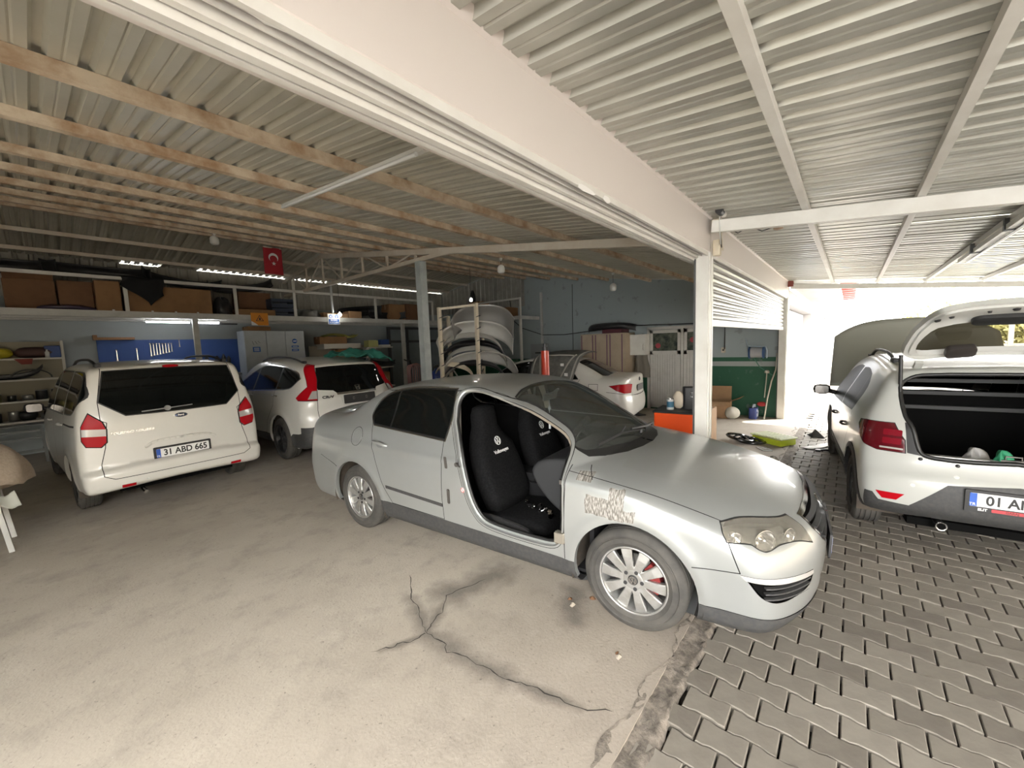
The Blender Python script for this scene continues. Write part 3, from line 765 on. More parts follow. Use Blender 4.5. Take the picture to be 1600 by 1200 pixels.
    # rain drip moulding over the opening, bare B pillar hinge slots
    for (z0, z1, x) in ((.80, .90, -1.475), (.52, .64, -1.455)):
        p, n = S.side(x, (z0+z1)/2, -1); b = MB(); b.M = on(p+n*.001, n); b.prism(rrect(.028, z1-z0, .010), 0, .0025); b.build('hinge_plate', M['steel'], car)
    return car, S
def sanded(m):
    nt = m.node_tree; b = nt.nodes['Principled BSDF']; L = nt.links
    tc = nt.nodes.new('ShaderNodeTexCoord'); sp = nt.nodes.new('ShaderNodeSeparateXYZ'); L.new(tc.outputs['Object'], sp.inputs[0])
    nz = nt.nodes.new('ShaderNodeTexNoise'); nz.inputs['Scale'].default_value = 16; nz.inputs['Detail'].default_value = 5; L.new(tc.outputs['Object'], nz.inputs['Vector'])
    st = nt.nodes.new('ShaderNodeTexNoise'); st.inputs['Scale'].default_value = 1; st.inputs['Detail'].default_value = 3
    mp = nt.nodes.new('ShaderNodeMapping'); mp.inputs['Scale'].default_value = (150, 10, 35); mp.inputs['Rotation'].default_value = (0, .35, 0); L.new(tc.outputs['Object'], mp.inputs[0]); L.new(mp.outputs[0], st.inputs['Vector'])
    def ma(op, a, b_, c=None):
        n = nt.nodes.new('ShaderNodeMath'); n.operation = op
        for i, v in enumerate((a, b_, c)):
            if v is None: continue
            if isinstance(v, (int, float)): n.inputs[i].default_value = v
            else: L.new(v, n.inputs[i])
        return n.outputs[0]
    X, Z = sp.outputs[0], sp.outputs[2]
    def boxm(x0, x1, z0, z1, tilt=0, fz=.02):
        zz = ma('MULTIPLY_ADD', X, tilt, Z)
        zz = ma('MULTIPLY_ADD', nz.outputs['Fac'], fz*2, zz); xx = ma('MULTIPLY_ADD', nz.outputs['Fac'], fz*2, X)
        dx = ma('ABSOLUTE', ma('SUBTRACT', xx, (x0+x1)/2+fz), 0); dz = ma('ABSOLUTE', ma('SUBTRACT', zz, (z0+z1)/2+fz), 0)
        return ma('MINIMUM', ma('LESS_THAN', dx, (x1-x0)/2), ma('LESS_THAN', dz, (z1-z0)/2))
    a = boxm(-.355, -.255, .872, .915, .05, .005)
    c1 = boxm(-.285, -.115, .70, .812, 0); c2 = boxm(-.13, -.035, .69, .875, 0); c3 = boxm(-.25, .03, .700, .765, -.0)
    msk = ma('MAXIMUM', ma('MAXIMUM', a, c1), ma('MAXIMUM', c2, c3))
    rp = nt.nodes.new('ShaderNodeValToRGB'); rp.color_ramp.elements[0].position = .42; rp.color_ramp.elements[0].color = (.13, .12, .105, 1); rp.color_ramp.elements[1].position = .62; rp.color_ramp.elements[1].color = (.40, .38, .35, 1)
    L.new(st.outputs['Fac'], rp.inputs[0])
    mx = nt.nodes.new('ShaderNodeMix'); mx.data_type = 'RGBA'; mx.inputs['A'].default_value = (.40, .415, .41, 1); L.new(rp.outputs[0], mx.inputs['B']); L.new(msk, mx.inputs['Factor']); L.new(mx.outputs['Result'], b.inputs['Base Color'])
    L.new(ma('MULTIPLY_ADD', msk, .3, .30), b.inputs['Roughness']); L.new(ma('MULTIPLY_ADD', msk, -.35, .55), b.inputs['Metallic']); L.new(ma('MULTIPLY_ADD', msk, -.5, .55), b.inputs['Coat Weight'])
def windscreen_mat():
    if 'windscreen_glass' in MATS: return MATS['windscreen_glass']
    m = bpy.data.materials.new('windscreen_glass'); m.use_nodes = True; nt = m.node_tree; nt.nodes.clear(); L = nt.links
    o = nt.nodes.new('ShaderNodeOutputMaterial'); t = nt.nodes.new('ShaderNodeBsdfTransparent'); t.inputs[0].default_value = (.62, .70, .66, 1)
    g = nt.nodes.new('ShaderNodeBsdfGlossy'); g.inputs['Roughness'].default_value = .04; d = nt.nodes.new('ShaderNodeBsdfDiffuse'); d.inputs[0].default_value = (.30, .32, .30, 1)
    fr = nt.nodes.new('ShaderNodeFresnel'); fr.inputs[0].default_value = 1.5
    m1 = nt.nodes.new('ShaderNodeMixShader'); m1.inputs[0].default_value = .13; L.new(t.outputs[0], m1.inputs[1]); L.new(d.outputs[0], m1.inputs[2])
    m2 = nt.nodes.new('ShaderNodeMixShader'); L.new(fr.outputs[0], m2.inputs[0]); L.new(m1.outputs[0], m2.inputs[1]); L.new(g.outputs[0], m2.inputs[2]); L.new(m2.outputs[0], o.inputs[0])
    MATS['windscreen_glass'] = m; return m
def lamp_lens():
    m = bpy.data.materials.new('hazy_lamp_lens'); m.use_nodes = True; nt = m.node_tree; nt.nodes.clear(); L = nt.links
    o = nt.nodes.new('ShaderNodeOutputMaterial'); t = nt.nodes.new('ShaderNodeBsdfTransparent'); t.inputs[0].default_value = (.95, .93, .86, 1)
    g = nt.nodes.new('ShaderNodeBsdfGlossy'); g.inputs['Roughness'].default_value = .06; d = nt.nodes.new('ShaderNodeBsdfDiffuse'); d.inputs[0].default_value = (.62, .58, .50, 1)
    fr = nt.nodes.new('ShaderNodeFresnel'); fr.inputs[0].default_value = 1.5
    m1 = nt.nodes.new('ShaderNodeMixShader'); m1.inputs[0].default_value = .22; L.new(t.outputs[0], m1.inputs[1]); L.new(d.outputs[0], m1.inputs[2])
    m2 = nt.nodes.new('ShaderNodeMixShader'); L.new(fr.outputs[0], m2.inputs[0]); L.new(m1.outputs[0], m2.inputs[1]); L.new(g.outputs[0], m2.inputs[2]); L.new(m2.outputs[0], o.inputs[0])
    return m
def seat(car, x, y, M, fab, logo=None, passenger=False):
    s = newobj('front_seat', None, car) if False else None
    b = MB()
    # backrest: loft of rounded sections leaning back, widest at the shoulders, narrowing into an integrated head rest
    secs = [(.40, .02, .25, .10), (.50, -.02, .265, .13), (.62, -.07, .27, .13), (.75, -.12, .265, .12), (.88, -.165, .24, .11), (.97, -.195, .175, .095), (1.05, -.215, .125, .085), (1.15, -.225, .125, .08), (1.215, -.225, .11, .065), (1.235, -.225, .07, .04)]
    V = []; n = 20
    for z, dx, hw, dp in secs:
        for k in range(n):
            a = 2*PI*k/n; cx, sy = math.cos(a), math.sin(a); e = .6
            V.append((x+dx+dp*math.copysign(abs(cx)**e, cx)+(.035*abs(sy)**3 if .45 < z < .9 else 0), y+hw*math.copysign(abs(sy)**e, sy), z))
    F = [(i*n+k, i*n+(k+1) % n, (i+1)*n+(k+1) % n, (i+1)*n+k) for i in range(len(secs)-1) for k in range(n)]+[tuple(range(n))[::-1], tuple(range((len(secs)-1)*n, len(secs)*n))]
    b.add(V, F, True); seat_o = b.build('front_seat', fab, car)
    b = MB(); secs = [(-.03, .30, .26, .07), (.10, .315, .27, .08), (.25, .325, .275, .085), (.40, .335, .27, .08), (.50, .33, .26, .065), (.535, .31, .24, .03)]; V = []
    for dx, z, hw, dz in secs:
        for k in range(n):
            a = 2*PI*k/n; cz, sy = math.cos(a), math.sin(a); V.append((x+dx, y+hw*math.copysign(abs(sy)**.5, sy), z+dz*math.copysign(abs(cz)**.6, cz)+.02*abs(sy)**4))
    F = [(i*n+k, (i+1)*n+k, (i+1)*n+(k+1) % n, i*n+(k+1) % n) for i in range(len(secs)-1) for k in range(n)]+[tuple(range(n)), tuple(range((len(secs)-1)*n, len(secs)*n))[::-1]]
    b.add(V, F, True); b.build('seat_cushion', fab, seat_o)
    sg = -1 if y < 0 else 1
    b = MB(); pr = smooth_curve([(-.10, .30), (-.11, .36), (-.02, .385), (.20, .375), (.38, .35), (.47, .29), (.47, .25), (.40, .225), (.15, .225), (-.02, .25), (-.10, .30)], 5)[:-1]
    b.prism([(x+p[0], p[1]) for p in pr], 0, .035, Matrix(((1, 0, 0, 0), (0, 0, -sg if False else 1, y+sg*.30-(.035 if sg > 0 else 0)), (0, 1, 0, 0), (0, 0, 0, 1)))); b.build('seat_side_panel', M['trim'], seat_o, bevel=.010, seg=2)
    b = MB(); yy = y+sg*.337; b.bb(x+.03, x+.19, min(yy, yy+sg*.004), max(yy, yy+sg*.004), .27, .345); b.build('seat_side_recess', M['void'], seat_o)
    # emblem and word on the backrest
    nrm = Vector((1, 0, .42)).normalized()
    for kind in (0, 1):
        z = .93 if kind == 0 else .845; dx = float(np.interp(z, [.75, .88, .97], [-.12, -.165, -.195]))+float(np.interp(z, [.75, .88, .97], [.12, .11, .095]))+.004
        T = on((x+dx, y, z), nrm)
        if kind == 0: o = vw_logo(.040, .002).build('seat_emblem', M['plate'], seat_o)
        else: o = newobj('seat_lettering', text_mesh('Volkswagen', .042, M['plate'], 'seat_lettering', .0008, .0008), seat_o)
        o.matrix_basis = T
    return seat_o
def passat_inside(S, car, M, silver, opening, B):
    cloth = mat('black_seat_cover', (.006, .006, .0065), .9, spec=.08, noise=(60, .4, 3), ncol=(.02, .02, .02)); dark = mat('interior_black', (.012, .012, .013), .8, spec=.15)
    beige = mat('interior_beige_trim', (.38, .33, .26), .7); head = mat('headliner_grey', (.30, .29, .26), .9)
    names = {'body', 'hood', 'gap', 'door_frame', 'window_frame', 'seal', 'rear_door', 'front_fender', 'fender_left', 'sill_trim', 'molding'}
    # inner lining: body offset inward, floor to roof
    V = np.array(S.V)
    ce = np.array([V[f].mean(0) for f in S.F])
    lin = Soup.__new__(Soup); lin.V = S.V; lin.N = S.N; sel = [i for i, p in enumerate(S.part) if p in names and -3.2 < ce[i][0] < -.30 and not (ce[i][2] < .35 and False)]
    lin.F = [S.F[i] for i in sel]; lin.parts = ['h' if ce[i][2] > 1.30 else ('b' if (ce[i][2] > 1.05 and p_ok(ce[i])) else 'd') for i in sel]
    newobj('headliner', lin.mesh({'h'}, 'headliner', head, -.03, True), car); [newobj('pillar_trim', lin.mesh({'b'}, 'pillar_trim', beige, -.03, True, h), car) for h in ((1, 1), (1, -1), (-1, 1), (-1, -1))]; newobj('inner_lining', lin.mesh({'d'}, 'inner_lining', dark, -.035, True), car)
    # frame of the removed door: stepped reveal from skin inward
    ring = list(opening)+[opening[0]]; V = []; F = []; n = len(ring)
    cx, cz = np.mean([p[0] for p in opening]), np.mean([p[1] for p in opening])
    offs = [(0, 0), (0, .030), (.014, .034), (.016, .060)]
    P = [S.side(x, z, -1)[0] for x, z in offset_poly(opening, -.0)]; P.append(P[0])
    inn = [offset_poly(opening, -o) for o, _ in offs]
    for k in range(n):
        for (o, dp), pl in zip(offs, inn):
            q = pl[k % (n-1)]; V.append((q[0], P[k].y+dp, q[1]))
    m = len(offs)
    for k in range(n-1):
        for j in range(m-1): F.append((k*m+j, (k+1)*m+j, (k+1)*m+j+1, k*m+j+1))
    b = MB(); b.add(V, F); b.build('door_aperture_flange', silver, car)
    # rubber seal tube round the aperture
    sp = offset_poly(opening, -.020); pts = [(q[0], S.side(*opening[k], -1)[0].y+.045, q[1]) for k, q in enumerate(sp)]; pts.append(pts[0])
    b = MB(); b.tube(pts, .012, 8, False); b.build('door_seal', M['seal'], car)
    # step sill between seal and outer lip
    fab = cloth
    for y in (-.38, .38): seat(car, -1.27, y, M, fab)
    # rear bench
    b = MB(); b.bb(-2.35, -1.85, -.66, .66, .25, .50); b.box((-2.42, 0, .80), (.16, 1.30, .70), m=Matrix.Rotation(R(-18), 4, 'Y')); b.build('rear_bench', cloth, car, bevel=.05, seg=3)
    # floor and firewall
    b = MB(); b.bb(-2.9, -.25, -.80, .80, .235, .255); b.build('cabin_floor', dark, car)
    b = MB(); b.bb(-.30, -.27, -.80, .80, .25, .90); b.build('firewall', dark, car)
    b = MB(); b.bb(-1.9, -.75, -.115, .115, .25, .50); b.bb(-1.55, -1.15, -.10, .10, .50, .58); b.build('centre_console', dark, car, bevel=.02, seg=2)
    b = MB(); b.tube([(-.95, 0, .5), (-.97, 0, .60)], .012); b.lathe([(0, .04), (.02, .035), (.026, .01), (.02, 0)], 12, 'z', (-.97, 0, .60)); b.build('gear_lever', M['chrome'], car)
    # dashboard: extruded profile with a rounded passenger end
    pr = smooth_curve([(-.30, .55), (-.36, .93), (-.36, .93), (-.46, .965), (-.60, .965), (-.74, .93), (-.80, .86), (-.78, .78), (-.70, .68), (-.60, .60), (-.48, .55), (-.30, .55)], 5)[:-1]
    b = MB(); b.prism([(p[0], p[1]-.02) for p in pr], -.70, .70, Matrix(((1, 0, 0, 0), (0, 0, 1, 0), (0, 1, 0, 0), (0, 0, 0, 1)))); b.build('dashboard', mat('dash_grey', (.028, .029, .031), .6, spec=.3), car, bevel=.03, seg=3)
    b = MB(); b.bb(-.80, -.60, .22, .52, .93, 1.0); b.build('instrument_hood', dark, car, bevel=.03, seg=3)
    b = MB(); b.M = Matrix.Translation((-.93, .37, .88)) @ Matrix.Rotation(R(-64), 4, 'Y'); pts = [(.185*math.cos(2*PI*k/32), .185*math.sin(2*PI*k/32), 0) for k in range(33)]; b.tube(pts, .015, 8, False)
    for a in (0, 180, 270): b.bar((.05*math.cos(R(a+90)), .05*math.sin(R(a+90)), -.01), (.175*math.cos(R(a+90)), .175*math.sin(R(a+90)), 0), .03, .012)
    b.cyl((0, 0, -.005), .07, .04, 24); b.tube([(0, 0, -.02), (0, 0, -.25)], .03, 10); b.build('steering_wheel', dark, car)
    b = MB(); b.box((-1.02, 0, 1.29), (.02, .24, .07), m=Matrix.Rotation(R(15), 4, 'Y')); b.tube([(-1.0, 0, 1.31), (-.93, 0, 1.36)], .012); b.build('rear_view_mirror', mat('mirror_housing', (.25, .25, .25), .4), car, bevel=.012, seg=2)
    b = MB(); b.tube([(-1.03, 0, 1.27), (-1.03, .0, 1.08)], .0025, 6); b.tube([(-1.03, 0, 1.20), (-1.03, 0, 1.185), (-1.03, 0, 1.17), (-1.03, 0, 1.155)], [.004, .011, .011, .004], 10); b.tube([(-1.03, 0, 1.08), (-1.03, 0, .99)], .010, 8); b.build('hanging_charm', mat('charm_pale', (.6, .62, .65), .4), car)
    for sg in (1, -1):
        b = MB(); b.bar((-1.66, sg*.60, 1.34), (-1.60, sg*.74, .95), .045, .012, (1, 0, 0)); b.build('pillar_trim', beige, car)
        b = MB(); b.bar((-1.56, sg*.62, 1.30), (-1.60, sg*.60, .60), .045, .003, (1, 0, 0)); b.build('seat_belt', mat('belt_grey', (.25, .25, .24), .8), car)
    # bag of bolts on the seat and paper on the tunnel
    b = MB()
    for k in range(11): b.cyl((-1.02+.03*k+rnd.uniform(-.02, .02), -.42-.012*k+rnd.uniform(-.03, .03), .435+rnd.uniform(0, .02)), rnd.uniform(.010, .022), rnd.uniform(.02, .04), 10, rnd.choice('xyz'))
    b.build('loose_fittings', M['chrome'], car)
    b = MB(); b.add([(-1.05, -.05, .60), (-.93, -.12, .60), (-.95, -.02, .66), (-1.0, -.1, .585)], [(0, 1, 2), (0, 3, 1), (0, 2, 3), (1, 3, 2)]); b.build('folded_paper', M['plate'], car)
def p_ok(c): return -1.75 < c[0] < -1.45 or c[0] > -1.2
def body_courier():
    prof = [(.83, .50), (.81, .72), (.72, .90), (.25, 1.03), (-.08, 1.12), (-.08, 1.12), (-.55, 1.40), (-.92, 1.60), (-1.2, 1.69), (-1.8, 1.735), (-2.6, 1.73), (-3.0, 1.705), (-3.13, 1.68), (-3.18, 1.62), (-3.25, 1.30), (-3.29, 1.08), (-3.30, .85), (-3.31, .60), (-3.31, .60), (-3.38, .56), (-3.385, .44), (-3.36, .36), (-3.2, .31), (-3.2, .31), (.6, .24), (.6, .24), (.78, .3), (.83, .50)]
    W = ([.15, .3, .45, .7, .95, 1.12, 1.3, 1.5, 1.7, 1.85], [.80, .855, .878, .882, .874, .855, .815, .755, .69, .63])
    return Body(prof, W, ([-3.6, -3.3, -2.9, -2, -.5, .3, .9], [.955, .975, .993, 1, 1, .98, .90]), -1.3, .38, 3, .16, 4, .06, .10, flares=[(0, .30, .38, .012, .05), (-2.489, .30, .38, .012, .05)])
def body_crv():
    prof = [(.90, .55), (.88, .80), (.78, .95), (.3, 1.06), (-.15, 1.14), (-.15, 1.14), (-.6, 1.38), (-.95, 1.56), (-1.3, 1.645), (-1.8, 1.675), (-2.4, 1.66), (-2.85, 1.625), (-3.12, 1.585), (-3.24, 1.55), (-3.38, 1.32), (-3.52, 1.10), (-3.57, 1.02), (-3.57, .80), (-3.60, .68), (-3.63, .60), (-3.63, .45), (-3.56, .34), (-3.4, .28), (-3.4, .28), (.6, .26), (.6, .26), (.84, .34), (.90, .55)]
    W = ([.15, .3, .5, .75, .95, 1.08, 1.25, 1.45, 1.65, 1.75], [.84, .89, .91, .91, .90, .875, .81, .73, .645, .58])
    return Body(prof, W, ([-3.8, -3.5, -3.0, -2.4, -1, .3, .95], [.90, .94, .985, 1, 1, .98, .90]), -1.4, .40, 3, .30, 3.2, .075, .13, flares=[(0, .345, .43, .014, .05), (-2.62, .345, .43, .014, .05)])
def body_dacia():
    prof = [(.82, .50), (.80, .75), (.70, .88), (.2, 1.0), (-.12, 1.06), (-.12, 1.06), (-.55, 1.33), (-.85, 1.49), (-1.15, 1.55), (-1.6, 1.575), (-2.3, 1.545), (-2.75, 1.50), (-2.88, 1.475), (-2.98, 1.36), (-3.08, 1.15), (-3.15, 1.00), (-3.17, .80), (-3.20, .70), (-3.25, .62), (-3.26, .50), (-3.24, .38), (-3.16, .30), (-3.16, .30), (.55, .25), (.55, .25), (.76, .33), (.82, .50)]
    W = ([.15, .3, .5, .75, .92, 1.05, 1.2, 1.4, 1.55, 1.65], [.80, .855, .878, .872, .862, .835, .775, .69, .62, .58])
    return Body(prof, W, ([-3.5, -3.2, -2.8, -2.2, -1, .3, .9], [.91, .95, .985, 1, 1, .98, .90]), -1.3, .40, 3, .30, 3.2, .07, .12, flares=[(0, .316, .38, .014, .05), (-2.589, .316, .38, .014, .05)])
def body_corolla():
    prof = [(.96, .50), (.93, .68), (.82, .80), (.3, .93), (-.15, 1.0), (-.15, 1.0), (-.6, 1.25), (-.95, 1.40), (-1.3, 1.46), (-1.7, 1.48), (-2.1, 1.46), (-2.42, 1.41), (-2.8, 1.25), (-3.06, 1.115), (-3.06, 1.115), (-3.3, 1.11), (-3.47, 1.105), (-3.53, 1.07), (-3.54, .95), (-3.55, .75), (-3.58, .66), (-3.59, .48), (-3.55, .34), (-3.4, .25), (-3.4, .25), (.6, .22), (.6, .22), (.88, .28), (.96, .50)]
    W = ([.15, .25, .45, .6, .75, .88, .98, 1.1, 1.3, 1.45, 1.6], [.80, .85, .875, .88, .872, .86, .83, .77, .69, .63, .56])
    return Body(prof, W, ([-3.8, -3.5, -3.0, -2.4, -1, .3, .95], [.89, .93, .975, 1, 1, .98, .90]), -1.4, .40, 3, .32, 3, .09, .13, flares=[(0, .31, .37, .01, .05), (-2.60, .31, .37, .01, .05)], top=(.95, .25, ([-3.6, -3.0, -2.4, -1.5], [.86, .92, .98, 1])))
def paint_white():
    return mat('white_paint', (.63, .615, .57), .28, coat=.5, noise=(1.6, .25, 5), ncol=(.50, .485, .43))
def glass_strip(car, S, name, pts, r, m, d=None):
    b = MB(); b.tube(pts, r, 8); return b.build(name, m, car)
def mirror_(car, p, sg, m, m2):
    b = MB(); b.lathe([(0, -.10), (.05, -.095), (.075, -.05), (.08, .02), (.06, .085), (0, .10)], 18, 'y'); me = b.mesh('wing_mirror', m); me.transform(Matrix.Diagonal((.75, 1, .9, 1)))
    o = newobj('wing_mirror', me, car, p); b = MB(); b.prism(rrect(.15, .11, .03), 0, .003); g = b.build('mirror_glass', mat('mirror_face', (.2, .2, .2), .1, 1), o); g.matrix_basis = Matrix.Translation((-.062, 0, 0)) @ Matrix.Rotation(R(-90), 4, 'Y') @ Matrix.Rotation(R(90), 4, 'Z')
    b = MB(); b.tube([(0, -sg*.08, -.02), (0, -sg*.17, -.045)], .03, 8); b.build('mirror_arm', m2, o); return o
def roof_rail(car, S, sg, x0, x1, y, m, h=.05):
    b = MB(); P = []
    for k in range(9):
        t = k/8; x = x0+(x1-x0)*t; p, n = S.top(x, sg*y); P.append(p+Vector((0, 0, h*min(1, 5*t, 5*(1-t)))))
    b.tube(P, .016, 8); b.build('roof_rail', m, car)
    for e in (0, 8):
        b = MB(); b.box(P[e]+Vector((0, 0, .01)), (.14, .05, .05)); b.build('rail_foot', MATS['black_plastic'], car, bevel=.015, seg=2)
def basics(S, car, M, wb, r, arches, paint, style, key, track=.77, rr=.20, w=.205, front_arch=True, logo=False):
    for sg in (1, -1):
        for x, P in arches:
            arch(S, [q for q in P if q[1] > .2], .035, 'wheel_arch_lip', paint, car, sg); wheel_house(car, x, r, r+.085, sg, .52, .86, M['liner'])
            add_wheel(car, 'wheel', x, sg*track, r, rr, w, style, M, key, spin=rnd.random(), logo=logo)
def handle(S, car, x0, x1, z, sg, m, off=.025):
    p0, n = S.side(x0, z, sg); p1, _ = S.side(x1, z, sg); mid = (p0+p1)/2
    b = MB(); b.tube([p0, p0+n*off*.8+(mid-p0)*.15, mid+n*off*1.2, p1+n*off*.8+(mid-p1)*.15, p1], [.010, .013, .014, .013, .010], 8); return b.build('door_handle', m, car)
def van():
    M = car_mats(); white = paint_white(); B = body_courier(); S = Soup(*surface_nets(B, (-3.5, 0, .12), (.95, 1.0, 1.82), .04)); g = .007
    aF = circle(0, .30, .365, 32, -35, 215); aR = circle(-2.489, .30, .365, 32, -35, 215)
    sw = smooth_curve([(-3.12, 1.30), (-3.17, 1.36), (-3.13, 1.50), (-3.08, 1.59), (-2.95, 1.615), (-2.4, 1.62), (-2.4, 1.62), (-2.36, 1.40), (-2.40, 1.15), (-2.40, 1.15), (-2.75, 1.165), (-2.95, 1.19), (-3.12, 1.30)], 4)[:-1]
    sm = [(-2.30, 1.14), (-1.36, 1.12), (-1.36, 1.625), (-2.30, 1.625)]
    sf = smooth_curve([(-1.28, 1.12), (-1.28, 1.12), (-.20, 1.09), (-.20, 1.09), (-.55, 1.36), (-.90, 1.56), (-1.28, 1.62), (-1.28, 1.62), (-1.28, 1.12)], 3)[:-1]
    for sg in (1, -1):
        d = (0, sg, 0); rear = (-.80, sg*.6, 0)
        for P in (aF, aR): S.cut(P, 'REMOVED', d, lim=lambda c: abs(c[:, 1]) > .5)
        for P, nm in ((sw, 'rear_quarter_glass'), (sm, 'sliding_door_glass'), (sf, 'front_side_glass')):
            S.cut(offset_poly(P, .016), 'seal', d, only={'body'}); S.cut(P, nm, d, only={'seal'})
        S.line([(-2.35, 1.66), (-2.35, 1.0), (-2.20, .70), (-2.08, .45), (-2.08, .32), (-1.32, .32), (-1.32, 1.66)], g, 'gap', d, only={'body'})
        S.line([(-1.32, .32), (-.42, .32), (-.38, .9), (-.18, 1.08)], g, 'gap', d, only={'body'})
        S.line([(-3.10, 1.05), (-2.86, 1.035), (-2.35, 1.02)], .02, 'gap', d, only={'body'})
        lamp = [(-3.212, .742, 1.18), (-3.255, .655, 1.085), (-3.269, .632, 1.0), (-3.27, .640, .86), (-3.264, .685, .815), (-3.235, .79, .835), (-3.20, .80, .90), (-3.20, .795, 1.05)]
        lp = S.to2([(x, sg*y, z) for x, y, z in lamp], rear); S.cut(offset_poly(lp, .010), 'gap', rear, only={'body'}, mind=.05); S.cut(lp, 'tail_lamp', rear, only={'gap'}, mind=.05)
        wh = S.to2([(-3.2, sg*.85, 1.03), (-3.27, sg*.60, 1.0), (-3.27, sg*.60, .925), (-3.2, sg*.85, .95)], rear); S.cut(wh, 'reverse_lamp', rear, only={'tail_lamp'}, mind=.05)
    rd = (-1, 0, 0)
    win = smooth_curve([(.585, 1.625), (.585, 1.625), (0, 1.638), (-.585, 1.625), (-.585, 1.625), (-.662, 1.29), (-.662, 1.29), (-.50, 1.135), (-.50, 1.135), (0, 1.128), (.46, 1.135), (.46, 1.135), (.655, 1.30), (.655, 1.30), (.585, 1.625)], 2)[:-1]
    win = [tuple(p) for p in win]
    S.cut(offset_poly(win, .012), 'seal', rd, only={'body'}); S.cut(win, 'tailgate_glass', rd, only={'seal'})
    gate = [(.60, 1.66), (.665, 1.30), (.665, 1.1), (.62, 1.07), (.655, .8), (.70, .62), (.70, .50), (.62, .455), (-.62, .455), (-.70, .50), (-.70, .62), (-.655, .8), (-.62, 1.07), (-.665, 1.1), (-.665, 1.30), (-.60, 1.66)]
    S.line(gate, g, 'gap', rd, only={'body'}); gp = [q for q in gate]
    S.cut(gp, 'tailgate', rd, only={'body'})
    for sg in (1, -1): S.cut([(sg*.575, .375), (sg*.46, .375), (sg*.46, .340), (sg*.575, .340)], 'reflector', rd)
    S.cut([(-.95, .05), (.95, .05), (.95, .46), (.70, .465), (.70, .52), (.95, .55), (.95, .58)], 'x', (0, 0, -1), only=set())
    S.cut([(.60, 1.07), (-.6, 1.07), (-.6, 1.5), (.6, 1.5)], 'x', rd, only=set())
    ws = [(-.10, .66), (-.02, 0), (-.10, -.66), (-.88, -.58), (-.93, 0), (-.88, .58)]
    S.cut(ws, 'windscreen', (0, 0, 1), only={'body'}); S.cut([(-.5, .7), (.5, .7), (.5, .85), (-.5, .85)], 'grille', (1, 0, 0), only={'body'})
    car = thing('family_van', 'white family van with roof rails, seen from behind, plate 31 ABD 665', 'van', (.812, 9.475, 0), 1.632); pm = part_maker(S, car)
    pm('body_shell', {'body', 'x'}, white); pm('tailgate', {'tailgate'}, white); pm('panel_gaps', {'gap'}, M['gap'])['kind'] = 'stuff'
    pm('window_seal', {'seal'}, M['seal'])
    for n in ('rear_quarter_glass', 'sliding_door_glass', 'front_side_glass'): pm(n, {n}, M['tint'], both=True)
    pm('tailgate_glass', {'tailgate_glass'}, M['tint']); pm('windscreen', {'windscreen'}, M['tint']); pm('grille', {'grille'}, M['black'])
    pm('tail_lamp', {'tail_lamp'}, M['red'], both=True, push=.006); pm('reverse_lamp', {'reverse_lamp'}, M['clear'], both=True, push=.007); pm('reflector', {'reflector'}, M['red'], both=True, push=.003)
    basics(S, car, M, -2.489, .30, ((0, aF), (-2.489, aR)), white, 'cover', 'van', track=.755, rr=.19, w=.195)
    p, n = S.front(0, .645, -1); plate(car, M, on(p+n*.018, n), '31 ABD 665')
    # raised hood over the plate recess
    b = MB(); pts = []
    for y in np.linspace(-.34, .34, 13): q, _ = S.front(float(y), .80-.06*abs(y/.34)**6*1.0, -1); pts.append(q+Vector((-.006, 0, 0)))
    for a, c in zip(pts, pts[1:]): b.bar(a, c, .03, .028)
    b.build('tailgate_grip', white, car, bevel=.006, seg=2)
    p, n = S.front(-.018, 1.063, -1); b = MB(); b.lathe([(0, .006), (.060, .005), (.066, 0)], 32); me = b.mesh('emblem', mat('emblem_blue_grey', (.08, .10, .16), .25, .6)); me.transform(Matrix.Diagonal((1, .40, 1, 1))); o = newobj('emblem', me, car); o.matrix_basis = on(p, n)
    b = MB(); b.lathe([(.060, .0055), (.067, .006), (.069, 0)], 32); me = b.mesh('emblem_ring', M['chrome']); me.transform(Matrix.Diagonal((1, .42, 1, 1))); newobj('emblem_ring', me, o)
    newobj('emblem_script', text_mesh('Ford', .030, M['chrome'], 'script', .0008, .0006), o, (0, 0, .0065))
    p, n = S.front(.42, .942, -1); o = newobj('model_lettering', text_mesh('TOURNEO COURIER', .040, M['chrome'], 'model_lettering', .001, .0004), car); o.matrix_basis = on(p+n*.002, n)
    b = MB(); pts = [S.front(y, 1.66, -1)[0]+Vector((-.012, 0, .0)) for y in (-.075, -.04, 0, .04, .075)]; b.tube(pts, [.010, .017, .018, .017, .010], 8); b.build('high_stop_lamp', M['red'], car)
    b = MB(); a = S.front(.10, 1.165, -1)[0]; c = S.front(.33, 1.155, -1)[0]; e = S.front(-.14, 1.175, -1)[0]
    b.bar(a+Vector((-.03, 0, 0)), c+Vector((-.02, 0, 0)), .022, .012); b.bar(a+Vector((-.03, 0, 0)), e+Vector((-.02, 0, 0)), .012, .010); b.cyl(a+Vector((-.02, 0, 0)), .03, .03, 14, 'x'); b.build('rear_wiper', mat('wiper_grey', (.25, .25, .25), .4, .3), car)
    for sg in (1, -1):
        roof_rail(car, S, sg, -.95, -2.98, .60, M['alloydark']); handle(S, car, -2.25, -2.05, 1.0, sg, white); handle(S, car, -1.22, -1.02, .98, sg, white)
        mirror_(car, S.side(-.35, 1.08, sg)[0]+Vector((0, sg*.13, .02)), sg, M['black'], M['black'])
        p, n = S.front(sg*.36, .395, -1); b = MB(); b.M = on(p, n); b.lathe([(0, .003), (.010, .003), (.013, 0)], 14); b.build('parking_sensor', mat('sensor_white', (.6, .6, .57), .4), car)
    b = MB(); b.bb(-3.1, -.05, -.55, .55, .24, .30); b.build('underbody', M['void'], car)
